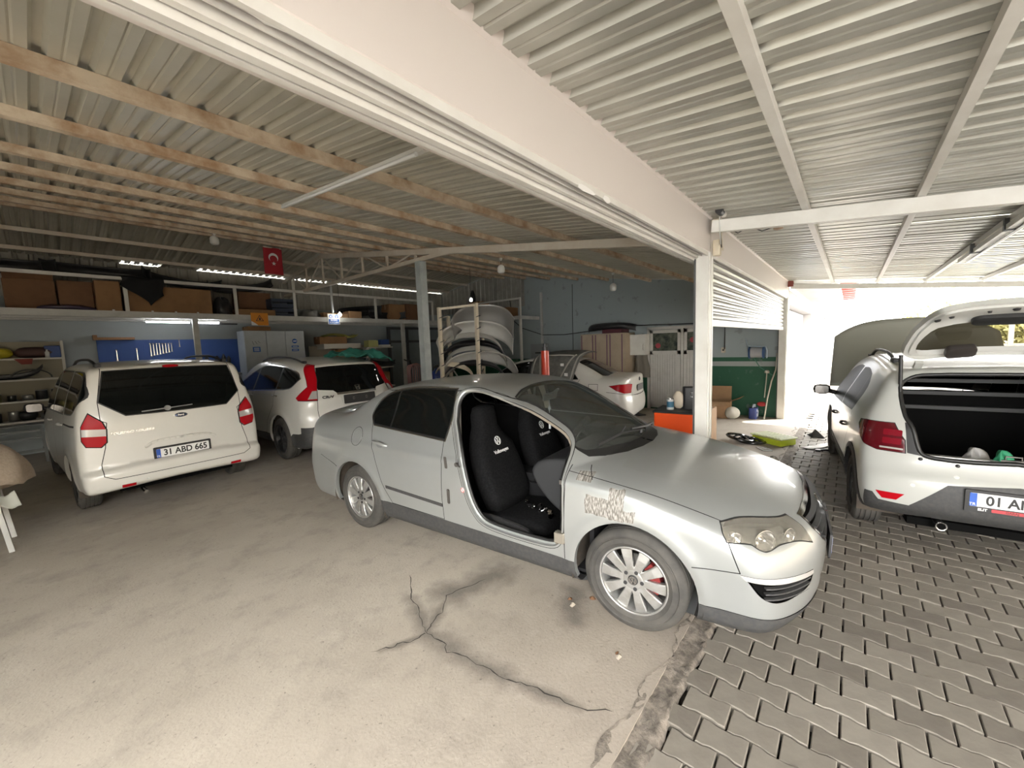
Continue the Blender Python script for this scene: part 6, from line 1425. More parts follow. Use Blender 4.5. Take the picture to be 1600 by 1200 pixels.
def clutter():
    M = car_mats(); wht = MATS['white_steel']; grey = MATS['grey_white_steel']; cream = MATS['cream_steel']
    blk = mat('black_part', (.018, .018, .02), .4, noise=(5, .5, 3), ncol=(.05, .05, .05)); crm = mat('cream_paint', (.55, .49, .38), .5, noise=(6, .5, 5), ncol=(.38, .30, .2)); dkg = mat('dark_grey_frame', (.05, .055, .06), .5)
    # ---- mezzanine along the back and right wall
    mz = thing('mezzanine_shelf', 'white steel storage mezzanine along the back wall with boxes on it', 'mezzanine')
    b = MB(); b.bb(XL, 10.1, 10.68, 10.74, 2.56, 2.68); b.build('edge_beam', grey, mz)
    for y in (11.2, 11.7): b = MB(); b.bb(XL, 10.1, y-.03, y+.03, 2.55, 2.64); b.build('joist', grey, mz)
    b = MB(); b.bb(XL, 10.1, 10.72, 11.99, 2.64, 2.66); b.build('deck', mat('deck_board', (.20, .17, .13), .8, noise=(3, .6, 5)), mz)
    for x in (2.2, 7.4): b = MB(); b.bb(x-.05, x+.05, 10.69, 10.77, 0, 2.57); b.build('mezzanine_post', grey, mz)
    b = MB(); b.bb(XL, 8.6, 10.69, 10.73, 3.27, 3.33); b.build('guard_rail', wht, mz)
    for x in (-1.6, 1.17, 2.98, 4.25, 6.5, 8.6): b = MB(); b.bb(x-.03, x+.03, 10.69, 10.73, 2.66, 3.30 if x != 4.25 else 3.6); b.build('rail_post', wht, mz)
    b = MB(); b.cyl((5.18, 10.66, 3.22), .03, .86, 14); b.build('vertical_pipe', mat('pvc_grey', (.45, .47, .47), .4), mz)
    m2 = thing('mezzanine_shelf', 'white steel storage mezzanine along the right wall behind the bumper rack', 'mezzanine')
    b = MB(); b.bb(9.17, 9.23, 7.4, 10.66, 2.52, 2.62); b.bb(9.2, 10.1, 7.4, 7.46, 2.52, 2.62); b.build('edge_beam', grey, m2)
    b = MB(); b.bb(9.2, 10.1, 7.45, 10.66, 2.60, 2.62); b.build('deck', MATS['deck_board'], m2)
    b = MB(); b.bb(9.18, 9.22, 7.4, 10.66, 3.10, 3.15); b.bb(9.18, 9.22, 7.4, 7.44, 2.62, 3.12); b.bb(9.17, 9.23, 7.4, 7.46, 0, 2.52); b.build('guard_rail', wht, m2)
    dy = 11.15
    def mbox(px0, py0, px1, py1, label, mi=0, d=.5, y=10.82, **k):
        a = at(px0, py1, 'y', y); c = at(px1, py1, 'y', y); t = at(px0, py0, 'y', y); return carton((a.x+c.x)/2, y+d/2, 2.661, abs(c.x-a.x), d, max(.05, t.z-2.68 if t.z-2.68 > .08 else .1), label, mi=mi, **k)
    mbox(8, 432, 90, 478, 'brown open carton on the mezzanine above the left shelves', 2, y=11.0, flaps=True)
    mbox(94, 436, 149, 483, 'dark brown carton behind a purple bumper on the mezzanine', 2, y=11.0)
    mbox(152, 436, 192, 484, 'upright tan carton left of the black draped cloth on the mezzanine', 0, marks=1)
    mbox(199, 443, 333, 490, 'long tan carton under the black cloth on the mezzanine', 0, marks=3)
    mbox(370, 481, 431, 495, 'low brown carton above the orange warning sign', 0, marks=1, d=.45)
    mbox(374, 454, 424, 480, 'dark carton standing on a low brown carton, mezzanine', 2, y=11.3)
    mbox(506, 487, 545, 500, 'small tan carton behind the lit bulb on the mezzanine', 1, d=.4)
    mbox(546, 485, 566, 500, 'small pale tan carton right of the lit bulb', 1, d=.35)
    mbox(610, 474, 634, 505, 'brown carton near the grey column, left of the darker one', 0, y=11.2)
    mbox(636, 474, 662, 505, 'dark brown carton directly behind the grey column', 2, y=11.2)
    for (y, x, w, h, l, mi) in ((9.6, 9.7, .5, .62, 'tall tan carton at the corner of the right mezzanine', 1), (9.0, 9.65, .45, .40, 'brown carton on the right mezzanine behind the bumper rack', 0), (8.35, 9.7, .5, .32, 'low brown carton at the open end of the right mezzanine', 0)): carton(x, y, 2.622, .45, w, h, l, mi=mi)
    # black cloth hanging over the rail
    def drape(u, v):
        x = 1.12+.62*u; edge = 1 if v < .25 else 0
        if v < .25: return (x, 10.80-.12*v/.25, 3.345+.01*math.sin(u*9))
        t = (v-.25)/.75; ln = .55*(1-abs(u-.62)*1.05)*(.9 if u < .62 else 1.0); return (x+.02*math.sin(t*5+u*7), 10.672-.015*math.sin(u*11+t*3), 3.34-ln*t)
    cloth('draped_cloth', 'black cloth hanging over the mezzanine rail', 'cloth', drape, 22, 14, mat('black_cloth', (.006, .006, .007), .9))
    bumper('bumper', 'dark purple bumper lying in front of the open carton on the mezzanine', 'bumper', .9, .22, .13, (.40, 10.98, 2.73), (R(12), 0, PI), mat('purple_paint', (.06, .045, .08), .25, coat=.6))
    # dark parts piled on the upper level and mezzanine
    parts = [(-.35, 11.3, 3.45, 1.3, .35, .25, 'black bumper on top of the cartons far left of the mezzanine'), (.9, 11.45, 3.50, 1.5, .3, .22, 'long black bumper above the cartons, left mezzanine'), (2.15, 11.4, 3.40, 1.4, .3, .2, 'black bumper above the long tan carton'), (3.3, 11.45, 3.36, 1.3, .35, .2, 'black bumper under the flag, back mezzanine'), (6.2, 11.35, 2.93, 1.5, .3, .28, 'black bumper between the bulb and the column'), (7.1, 11.3, 2.83, 1.3, .3, .22, 'dark bumper beside the cartons near the column')]
    for x, y, z, w, d, h, l in parts: bumper('bumper', l, 'bumper', w, d, h, (x, y, z), (R(rnd.uniform(-30, 10)), R(rnd.uniform(-8, 8)), R(rnd.uniform(-10, 10))), blk)
    for (x, y, z, sx, sy, sz, l, m) in ((2.78, 11.0, 2.66, .36, .5, .40, 'crumpled black plastic bag beside the long tan carton', blk), (4.75, 11.05, 2.66, .5, .5, .22, 'heap of grey trim pieces beside the blue crate', mat('grey_trim', (.15, .15, .14), .6)), (10.0-.35, 9.85, 2.62, .3, .2, .95, 'black plastic sheet on the right mezzanine corner', blk), (5.95, 11.05, 2.66, .55, .4, .2, 'heap of black trim behind the small cartons', blk)):
        def fn(u, v, q=(x, y, z, sx, sy, sz)):
            a = 2*PI*u; r = 1+.16*math.sin(3*a+v*4)+.10*math.sin(7*a-v*9); zz = q[5]*math.sin(v*PI/2)*(1+.1*math.sin(5*a)); c = math.cos(v*PI/2)**.6 if v < 1 else 0
            return (q[0]+q[3]*.5*r*c*math.cos(a), q[1]+q[4]*.5*r*c*math.sin(a), q[2]+zz)
        b = MB(); b.grid(fn, 26, 10); tag(b.build('bag' if 'bag' in l or 'sheet' in l else 'trim_heap', m), l, 'bag' if 'bag' in l or 'sheet' in l else 'trim')
    t = thing('plastic_crate', 'dark blue plastic crate on the mezzanine right of the orange sign', 'crate', (4.05, 11.1, 2.662)); dkb = mat('dark_blue_crate', (.02, .03, .055), .5)
    for k in range(2):
        b = MB(); z = k*.24; b.bb(-.25, .25, -.18, .18, z, z+.02)
        for s in (-1, 1): b.bb(s*.25-.01, s*.25+.01, -.18, .18, z, z+.22); b.bb(-.25, .25, s*.18-.01, s*.18+.01, z, z+.10); b.bb(-.25, .25, s*.18-.01, s*.18+.01, z+.15, z+.22)
        b.build('crate_tier', dkb, t)
    # signs on the beam
    t = thing('warning_sign', 'orange warning sign with a flame triangle on the mezzanine beam', 'sign', (3.42, 10.665, 2.60)); b = MB(); b.bb(-.18, .18, 0, .006, -.16, .13); b.build('sign_panel', mat('sign_orange', (.62, .22, .012), .5), t)
    b = MB(); b.prism([(-.085, -.06), (.085, -.06), (0, .085)], 0, .002); o = b.build('sign_triangle', mat('sign_black', (.02, .02, .02), .5), t); o.rotation_euler = (R(90), 0, 0); o.location = (0, -.001, 0)
    b = MB(); b.prism([(-.062, -.048), (.062, -.048), (0, .062)], .002, .003); o = b.build('sign_triangle', MATS['sign_orange'], t); o.rotation_euler = (R(90), 0, 0); o.location = (0, -.001, 0)
    b = MB(); b.prism([(-.018, -.036), (.018, -.036), (.022, -.01), (0, .034), (-.020, -.008)], .003, .004); o = b.build('sign_flame', MATS['sign_black'], t); o.rotation_euler = (R(90), 0, 0); o.location = (0, -.001, 0)
    b = MB(); b.prism([(-.18, -.16), (-.04, -.16), (-.10, -.11), (-.18, -.06)], 0, .003); o = b.build('sign_glare_patch', mat('sign_white', (.75, .75, .73), .5), t); o.rotation_euler = (R(90), 0, 0); o.location = (0, -.001, 0)  # white corner patch: glare painted onto the sign panel
    t = thing('safety_sign', 'blue and white mask sign on the mezzanine beam', 'sign', (5.20, 10.665, 2.62)); b = MB(); b.bb(-.165, .165, 0, .006, -.13, .15); b.build('sign_panel', MATS['sign_white'], t); sb = mat('sign_blue', (.03, .12, .42), .5)
    for s in (-1, 1): b = MB(); b.prism(circle(s*.08, .085, .050, 20), 0, .003); o = b.build('pictogram_disc', sb, t); o.rotation_euler = (R(90), 0, 0); b = MB(); b.prism(circle(s*.08, .085, .022, 12), .003, .004); b.prism([(s*.08-.02, .05), (s*.08+.02, .05), (s*.08+.015, .075), (s*.08-.015, .075)], .003, .004); o = b.build('pictogram_head', MATS['sign_white'], t); o.rotation_euler = (R(90), 0, 0)
    b = MB(); b.prism([(-.14, -.115), (.14, -.115), (.14, .015), (-.14, .015)], 0, .003); o = b.build('sign_band', sb, t); o.rotation_euler = (R(90), 0, 0)
    text('MASKE', .062, MATS['sign_white'], t, (0, -.004, -.018), off=.0012, name='sign_lettering'); text('KULLAN', .062, MATS['sign_white'], t, (0, -.004, -.078), off=.0012, name='sign_lettering')
    # flag
    t = thing('flag', 'red flag with white crescent and star hanging from the roof', 'flag', (3.44, 9.58, 0)); fr = mat('flag_red', (.33, .012, .02), .8)
    b = MB(); b.grid(lambda u, v: (-.185+.37*u, .012*math.sin(u*7+v*2), 4.03-.56*v), 14, 10); b.build('flag_cloth', fr, t, solid=.003)
    b = MB(); o_ = circle(0, 0, .095, 26, 52, 308); i_ = circle(.030, 0, .076, 26, 300, 60); b.prism([(x, y) for x, y in o_]+[(x, y) for x, y in i_], 0, .003); o = b.build('crescent', M['plate'], t); o.matrix_basis = Matrix.Translation((0, -.018, 3.82)) @ Matrix.Rotation(R(90), 4, 'X') @ Matrix.Rotation(R(-90), 4, 'Z')
    st = [(.045*(1 if k % 2 == 0 else .4)*math.sin(PI*k/5), .045*(1 if k % 2 == 0 else .4)*math.cos(PI*k/5)) for k in range(10)]
    b = MB(); b.prism(st, 0, .003); o = b.build('star', M['plate'], t); o.matrix_basis = Matrix.Translation((0, -.018, 3.695)) @ Matrix.Rotation(R(90), 4, 'X')
    b = MB(); b.bb(3.26, 3.62, 9.575, 9.585, 4.02, 4.04); tag(b.build('flag_rod', cream), 'thin rod that holds the red flag', 'rod')
    # ---- back wall: tool board
    t = thing('tool_board', 'blue tool board on the back wall with hanging wrenches', 'board', (0, 11.955, 0)); bb_ = mat('board_blue', (.045, .105, .34), .6, noise=(3, .35, 4), ncol=(.03, .07, .26))
    for x0, x1 in ((.77, 1.60), (1.605, 2.45), (2.455, 3.28)): b = MB(); b.bb(x0, x1, 0, .03, .95, 2.17); b.build('board_panel', bb_, t)
    for k in range(8): wrench(None, 1.60+k*.052, 2.07, .24-.012*k, '%s chrome wrench from the left in the row on the blue tool board' % ('first', 'second', 'third', 'fourth', 'fifth', 'sixth', 'seventh', 'eighth')[k], 'row of chrome wrenches on the blue board')
    for x, z, l, lb in ((1.98+.13, 2.16, .14, 'lone chrome wrench hanging high on the blue board'), (1.37, 1.97, .24, 'longer wrench left of the row of chrome wrenches'), (1.05, 1.95, .2, 'short wrench at the left of the blue board')): wrench(None, x, z, l, lb, None)
    t = thing('wooden_shelf', 'small wooden ledge over the left end of the tool board', 'shelf', (1.02, 11.86, 2.17)); b = MB(); b.bb(-.30, .32, -.10, .09, 0, .05); b.bb(-.30, -.24, -.10, .09, .05, .10); b.build('ledge', mat('wood_light', (.32, .17, .08), .6), t)
    for k, (px, py, h) in enumerate(((322, 557, .12), (338, 556, .14), (348, 553, .2), (356, 556, .17))):
        p = at(px, py, 'y', 11.8); t = thing('air_tool', ['small pistol tool on the bench below the blue board', 'black grinder standing below the blue board', 'tall black spray can below the blue board', 'black machine at the right end of the blue board'][k], 'tool', (p.x, 11.75, p.z-h)); b = MB(); b.lathe([(0, 0), (.04, 0), (.045, h*.6), (.025, h*.8), (.012, h), (0, h)], 14); b.build('tool_body', blk, t)
    t = thing('workbench', 'grey workbench under the blue tool board', 'bench', (1.95, 11.65, 0)); b = MB(); b.bb(-1.2, 1.25, -.30, .28, 1.28, 1.33); b.build('bench_top', mat('bench_grey', (.2, .2, .2), .6), t)
    for sx in (-1.1, 1.15): b = MB(); b.bb(sx-.03, sx+.03, -.27, -.21, 0, 1.28); b.build('leg', grey, t)
    t = thing('vise', 'grey pipe bender lying on the bench by the mezzanine post', 'tool', (2.05, 11.45, 1.35)); b = MB(); b.bar((-.4, 0, .03), (.55, 0, .13), .07, .03); b.cyl((-.42, 0, .05), .03, .06, 12); b.build('bender_arm', grey, t); b = MB(); b.cyl((-.45, 0, .06), .02, .07, 10); b.build('red_knob', M['caliper'], t)
    # lockers
    t = thing('locker', 'white three-door locker with blue safety stickers', 'locker', (3.82, 11.2, 0)); lw = mat('locker_white', (.46, .50, .53), .4, noise=(2, .3, 4)); b = MB(); b.bb(-.68, .68, -.24, .25, .10, 2.33); b.build('cabinet', lw, t)
    for k, (x0, x1) in enumerate(((-.68, -.215), (-.21, .22), (.225, .68))):
        b = MB(); b.bb(x0+.004, x1-.004, -.262, -.24, .12, 2.32); d = b.build('door', lw, t, bevel=.004); b = MB(); b.bb(x1-.05, x1-.035, -.28, -.262, 1.25, 1.37); b.build('handle', M['chrome'], d)
    for x, z, w, h in ((-.44, 1.88, .16, .12), (.44, 1.93, .17, .05), (.44, 1.84, .17, .06)):
        b = MB(); b.bb(x-w/2, x+w/2, -.266, -.262, z-h/2, z+h/2); b.build('blue_sticker', sb, t); 
        for dz in ((-.03, 0, .03) if h > .1 else (0,)): b = MB(); b.bb(x-w*.35, x+w*.35, -.268, -.266, z+dz-.006, z+dz+.006); b.build('sticker_line', M['plate'], t)
    b = MB(); b.lathe([(0, -.006), (.055, -.004), (.06, 0)], 20, 'y', (.44, -.262, 2.07)); b.build('blue_sticker', sb, t); b = MB(); b.bb(.40, .48, -.272, -.268, 2.055, 2.08); b.build('sticker_line', M['plate'], t)
    for k in range(3): b = MB(); b.bar((-.52+.06*k, -.265, 2.08), (-.49+.07*k, -.265, 1.99+.02*k), .01, .004); b.build('pictogram', M['black'], t)
    carton(3.50, 11.2, 2.335, .5, .4, .10, 'flat brown carton lying on top of the white locker', mi=0)
    b = MB(); b.bb(2.3, 3.05, 11.0, 11.06, 2.47, 2.50); tag(b.build('cable_box', M['black']), 'short black conduit under the mezzanine by the locker', 'conduit')
    # stack of cartons behind the crossover
    t = thing('work_table', 'work table behind the crossover carrying cartons', 'table', (5.6, 11.35, 0)); b = MB(); b.bb(-.85, .85, -.35, .35, 1.40, 1.45); b.build('table_top', mat('beige_board', (.36, .33, .27), .7), t)
    for sx in (-.8, .8): b = MB(); b.bb(sx-.03, sx+.03, -.3, -.24, 0, 1.4); b.build('leg', grey, t)
    b = MB(); b.bb(4.80, 6.42, 11.40, 11.43, 1.46, 1.93); tag(b.build('board_sheet', mat('beige_board', (.36, .33, .27), .7)), 'beige board standing behind the cartons', 'board')
    carton(5.72, 11.2, 1.452, .62, .4, .38, 'brown carton under the flat white package', mi=0)
    b = MB(); b.bb(5.02, 6.1, 10.98, 11.45, 1.84, 1.98); tag(b.build('flat_package', mat('white_card', (.55, .52, .46), .6), bevel=.006), 'flat white package lying across the brown carton', 'package')
    carton(5.35, 11.25, 1.982, .78, .35, .20, 'long brown carton on top of the flat white package', mi=0)
    cloth('plastic_wrap', 'yellow-green plastic wrap lying over the topmost carton', 'wrap', lambda u, v: (5.15+.95*u, 11.05+.4*v, 2.19+.05*math.sin(u*6)+.03*math.sin(v*9+u*14)+.05*u), 20, 8, mat('lime_plastic', (.50, .50, .14), .4))
    # wall shelf right of the cartons
    t = thing('bracket_shelf', 'white bracketed shelf unit with three boards', 'shelf', (6.72, 11.1, 0)); b = MB(); b.bb(-.44, -.36, -.1, .1, .5, 1.86); b.build('upright', mat('shelf_cream', (.58, .56, .50), .5), t)
    for z in (1.86, 1.25, .66): b = MB(); b.bb(-.44, .42, -.16, .2, z-.035, z); o = b.build('shelf_board', MATS['shelf_cream'], t); b = MB(); b.prism([(-.36, z-.035), (-.14, z-.035), (-.36, z-.20)], -.16, -.13, Matrix(((1, 0, 0, 0), (0, 0, 1, 0), (0, 1, 0, 0), (0, 0, 0, 1)))); b.build('bracket', MATS['shelf_cream'], t)
    def smallbox(x, y, z, w, d, h, m, name, label, cat): b = MB(); b.bb(-w/2, w/2, -d/2, d/2, 0, h); return tag(b.build(name, m, None, (x, y, z), bevel=.006), label, cat)
    smallbox(6.50, 11.1, 1.862, .32, .28, .20, mat('lime_box', (.42, .42, .16), .5), 'paper_box', 'yellow-green box on the top white shelf', 'box'); smallbox(6.93, 11.1, 1.862, .30, .28, .06, M['plate'], 'paper_box', 'flat white box under the blue box', 'box'); smallbox(6.92, 11.12, 1.923, .28, .26, .16, mat('blue_box', (.02, .06, .22), .5), 'paper_box', 'blue box on the top white shelf', 'box')
    bumper('grille_part', 'black plastic car part on the middle white shelf', 'car part', .8, .25, .14, (6.75, 11.1, 1.36), (R(-20), R(8), 0), blk)
    carton(6.78, 11.1, .662, .42, .3, .42, 'brown carton on the lowest white shelf', mi=1)
    # grey cabin panels under the mezzanine, right part
    t = thing('spray_cabin', 'grey panelled cabin wall with dark frames in the back corner', 'cabin', (0, 11.6, 0)); pn = mat('cabin_panel', (.17, .20, .21), .35, noise=(2, .4, 5))
    xs = [7.45, 8.15, 8.95, 9.75, 10.1]
    for a, c in zip(xs, xs[1:]):
        b = MB(); b.bb(a+.04, c-.04, 0, .03, .1, 1.98); b.build('panel', pn, t); b = MB(); b.bb(a+.04, c-.04, 0, .03, 2.06, 2.42); b.build('panel', pn, t)
    for x in xs: b = MB(); b.bb(x-.045, x+.045, -.03, .05, 0, 2.5); b.build('frame_post', dkg, t)
    b = MB(); b.bb(7.45, 10.1, -.02, .04, 1.98, 2.06); b.bb(7.45, 10.1, -.02, .04, 2.42, 2.5); b.build('frame_rail', dkg, t)
    # hoses, cylinders
    t = thing('hose_bundle', 'pinkish hoses looped on a stand left of the gas cylinders', 'hose', (5.55, 7.85, 0)); hm = mat('hose_pink', (.26, .13, .12), .6)
    for k in range(5):
        b = MB(); r = .09+.022*k; P = [(r*math.cos(a)*.9+.02*k, -.03*k, 1.30-k*.015+(r*1.0*math.sin(a) if math.sin(a) > 0 else .85*math.sin(a)*(1+.08*k))) for a in np.linspace(0, 2*PI, 29)]; b.tube(P, .011, 7, False); b.build('hose', hm, t)
    b = MB(); b.bb(-.02, .02, -.02, .02, 0, 1.5); b.bb(-.2, .2, -.2, .2, 0, .03); b.tube([(-.15, 0, 1.52), (0, 0, 1.46), (.12, 0, 1.33)], .014); b.build('stand', M['black'], t)
    for (x, y, r, h, m, l) in ((5.72, 7.52, .085, 1.25, mat('cylinder_green', (.02, .14, .11), .35, coat=.3), 'green gas cylinder beside the blue one'), (5.86, 7.28, .115, 1.27, mat('cylinder_blue', (.012, .03, .14), .3, coat=.4), 'dark blue gas cylinder left of the bumper rack')):
        t = thing('gas_cylinder', l, 'gas cylinder', (x, y, 0)); b = MB(); b.lathe([(0, 0), (r, 0), (r, h-.12), (r*.8, h-.05), (r*.35, h), (r*.3, h+.03), (0, h+.03)], 24); b.build('cylinder', m, t)
        b = MB(); b.cyl((0, 0, h+.06), .022, .07, 12); b.cyl((.04, 0, h+.07), .03, .02, 14, 'y'); b.cyl((-.05, 0, h+.05), .025, .02, 14, 'x'); b.build('valve', M['alloydark'], t)
    cloth('jumble_hose', 'loose grey hose draped between blue cylinder and bumper rack', 'hose', lambda u, v: (5.95+.25*u+.02*math.cos(2*PI*v), 7.15-.35*u, 1.40-.5*u**2+.02*math.sin(2*PI*v)), 14, 8, grey, 0)
    # bumper rack
    t = thing('bumper_rack', 'cream steel rack with hooks holding car bumpers', 'rack', (0, 0, 0)); A, Bp = Vector((4.81, 5.80, 0)), Vector((5.25, 5.28, 0))
    for P in (A, Bp):
        b = MB(); b.bb(P.x-.028, P.x+.028, P.y-.028, P.y+.028, 0, 2.50 if P is A else 2.56); b.build('rack_upright', crm, t)
        Q = P+Vector((.66, .52, 0)); b = MB(); b.bb(Q.x-.028, Q.x+.028, Q.y-.028, Q.y+.028, 0, 2.4); b.build('rack_upright', crm, t)
        for z in (.98, 1.2, 1.42, 1.64, 1.86, 2.08, 2.3):
            b = MB(); b.bar((P.x, P.y, z), (Q.x, Q.y, z+.10), .018, .018); b.build('rack_arm', crm if P is A else dkg, t)
            b = MB(); b.bar((P.x-.03, P.y-.02, z), (P.x+.045, P.y-.05, z+.03), .012, .014); b.build('rack_hook', dkg, t)
    for z in (1.16, 2.47): b = MB(); b.bar(A+Vector((0, 0, z)), Bp+Vector((0, 0, z+(.05 if z > 2 else 0))), .04, .04); b.build('rack_crossbar', crm, t)
    sil = mat('dusty_silver', (.42, .41, .39), .28, .5, coat=.4); wb_ = mat('white_bumper', (.60, .585, .545), .35, coat=.3, noise=(2, .3, 4)); ang = R(-47)
    C0 = Vector((5.52, 5.68, 0)); gb = mat('grey_bumper', (.33, .32, .29), .5)
    def rk(l, w, d, h, dx, z, tilt, m, **k): return bumper('bumper', l, 'bumper', w, d, h, C0+Vector((dx*.73, -dx*.68, z)), (R(tilt), 0, ang), m, **k)
    rk('silver bumper on top of the bumper rack', 1.15, .42, .52, .22, 2.36, 44, sil)
    rk('white bumper with dark side vent below the silver one', 1.42, .48, .48, .06, 2.10, 52, wb_, vents=True)
    rk('grey bumper arc under the white bumper on the rack', 1.25, .36, .10, -.04, 1.94, 84, gb)
    rk('black bumper in the middle of the rack', 1.30, .38, .30, .0, 1.80, 80, blk)
    rk('thin cream bumper arc above the lowest bumpers', 1.25, .34, .07, .03, 1.68, 84, gb)
    rk('lowest white bumper with black vent on the rack', 1.45, .46, .42, .12, 1.54, 56, wb_, vents=True)
    rk('black bumper at the bottom of the rack', 1.25, .36, .30, 0, 1.40, 80, blk)
    bumper('bumper', 'cream bumper end poking out low on the rack', 'bumper', .75, .2, .09, C0+Vector((-.28, .20, 1.36)), (R(84), R(14), ang), crm)
    # red post
    t = thing('hydraulic_post', 'bright red steel post with black cap behind the silver sedan', 'post', (5.52, 3.95, 0)); b = MB(); b.cyl((0, 0, .83), .068, 1.64, 28); b.build('post_tube', mat('safety_red', (.55, .045, .02), .3, coat=.4), t); b = MB(); b.cyl((0, 0, 1.68), .045, .06, 16); b.cyl((0, 0, 1.74), .028, .06, 12); b.build('post_cap', M['alloydark'], t); b = MB(); b.bb(-.2, .2, -.2, .2, 0, .012); b.build('base_plate', M['steel'], t)
    # wardrobe, wall cabinet, coat, door
    t = thing('wardrobe', 'beige three-door wardrobe with mauve edges against the right wall', 'wardrobe', (9.82, 5.0, 0)); bg = mat('beige_laminate', (.42, .34, .25), .55, noise=(3, .25, 4)); mv = mat('mauve_edge', (.17, .09, .13), .5); b = MB(); b.bb(-.29, .31, -.66, .62, .06, 1.98); b.build('carcass', bg, t)
    for k in range(3):
        y0 = -.63+k*.415; b = MB(); b.bb(-.312, -.29, y0+.03, y0+.385, .10, 1.95); d = b.build('door', bg, t, bevel=.004); b = MB(); b.bb(-.316, -.312, y0+.03, y0+.06, .1, 1.95); b.bb(-.316, -.312, y0+.355, y0+.385, .1, 1.95); b.build('door_edge', mv, d); b = MB(); b.cyl((-.33, y0+.08, 1.0), .008, .12, 8); b.build('handle', M['chrome'], d)
    bumper('bumper', 'black bumper lying on top of the beige wardrobe', 'bumper', 1.35, .3, .16, (9.66, 4.9, 2.17), (R(14), 0, R(90)), blk)
    smallbox(9.85, 4.75, 1.985, .45, .55, .10, mat('maroon_case', (.10, .03, .04), .5), 'flat_case', 'flat maroon case under the black bumper on the wardrobe', 'case')
    t = thing('hanging_cabinet', 'small white wall cabinet between wardrobe and door', 'cabinet', (9.98, 4.16, 1.40)); b = MB(); b.bb(-.14, .16, -.22, .20, 0, .52); b.build('cabinet', wht, t); b = MB(); b.bb(-.155, -.14, -.215, .195, .005, .515); d = b.build('door', wht, t, bevel=.004); b = MB(); b.tube([(-.155, -.17, .12), (-.185, -.17, .15), (-.185, -.17, .25), (-.155, -.17, .28)], .006, 6); b.build('handle', M['chrome'], d)
    def coat(u, v): a = PI*(u*1.1-.05); w = .14+.08*v; return (10.05-.13*math.sin(a)*(1+.15*math.sin(u*20)), 4.12+w*math.cos(a)+.012*math.sin(v*8), 1.42-.60*v)
    cloth('jacket', 'grey jacket hanging on the wall beside the wardrobe', 'jacket', coat, 24, 14, mat('grey_jacket', (.16, .145, .12), .9))
    t = newobj('door_4', None, None, (XR-.02, 0, 0)); t['kind'] = 'structure'; t['label'] = 'white double door with a glazed panel in the right wall'; dw = mat('door_white', (.52, .50, .46), .5, noise=(3, .3, 4))
    b = MB(); b.bb(-.06, .02, 2.62, 2.68, 0, 2.06); b.bb(-.06, .02, 3.93, 3.99, 0, 2.06); b.bb(-.06, .02, 2.62, 3.99, 2.02, 2.09); b.bb(-.05, .02, 3.10, 3.16, 0, 2.04); b.build('door_frame', dw, t)
    gl = mat('door_glass', (.03, .04, .035), .08, noise=(9, .8, 4), ncol=(.16, .17, .13), coat=.5)
    for (y0, y1, nm) in ((3.17, 3.92, 'wide'), (2.69, 3.09, 'narrow')):
        b = MB(); b.bb(-.045, -.01, y0, y1, .04, .12); b.bb(-.045, -.01, y0, y0+.07, .04, 2.01); b.bb(-.045, -.01, y1-.07, y1, .04, 2.01); b.bb(-.045, -.01, y0, y1, 1.93, 2.01); b.bb(-.045, -.01, y0, y1, 1.40, 1.49); l = b.build('door_leaf', dw, t)
        n = int((y1-y0-.14)/.06); 
        for k in range(n): a = y0+.07+k*(y1-y0-.14)/n; b = MB(); b.bb(-.035, -.015, a+.002, a+(y1-y0-.14)/n-.002, .12, 1.40); b.build('door_plank', dw, l)
        b = MB(); b.bb(-.03, -.022, y0+.07, y1-.07, 1.49, 1.93); b.build('door_glass', gl, l)
        b = MB(); b.prism(circle(y1-.20 if nm == 'wide' else (y0+y1)/2, 1.62 if nm == 'wide' else 1.74, .065, 16), -.034, -.031, Matrix(((0, 0, 1, 0), (1, 0, 0, 0), (0, 1, 0, 0), (0, 0, 0, 1)))); b.build('red_sticker', mat('faded_red', (.30, .04, .05), .6), l)
    # wall services
    t = thing('electric_box', 'grey electrical box on the right wall behind the white sedan', 'electrical box', (10.05, 7.4, 1.12)); b = MB(); b.bb(-.08, .1, -.28, .28, 0, .66); b.build('box', mat('electrical_grey', (.24, .26, .26), .5), t, bevel=.01); b = MB(); b.bb(-.09, -.08, -.18, .10, .36, .40); b.build('label_strip', M['black'], t)
    b = MB(); b.bb(10.09, 10.14, 7.29, 7.36, 1.78, 3.35); tag(b.build('conduit', grey), 'vertical white conduit above the grey electrical box', 'conduit')
    b = MB(); P = [(10.12, 8.6, 3.3), (10.1, 8.5, 2.6), (10.1, 8.1, 2.3), (10.1, 7.3, 2.05), (10.1, 6.5, 2.02), (10.1, 5.4, 2.1), (10.1, 4.4, 2.16), (10.1, 2.7, 2.12), (10.1, 2.2, 2.1), (10.1, 2.2, 1.5)]; b.tube(P, .012, 6); tag(b.build('cable', M['black']), 'black cable sagging along the right wall', 'cable')
    b = MB(); b.tube([(10.1, 6.2, 3.45), (10.08, 6.2, 2.6), (10.08, 6.2, .6)], .008, 6); tag(b.build('cable', M['black']), 'thin vertical cable on the right wall behind the white sedan', 'cable')
    t = thing('socket', 'small cream power socket on the wall above the green paint', 'socket', (10.13, 2.23, 1.42)); b = MB(); b.bb(-.02, .02, -.04, .04, 0, .12); b.build('plate', crm, t); b = MB(); b.cyl((-.025, 0, .06), .02, .01, 12, 'x'); b.build('socket_hole', M['black'], t)
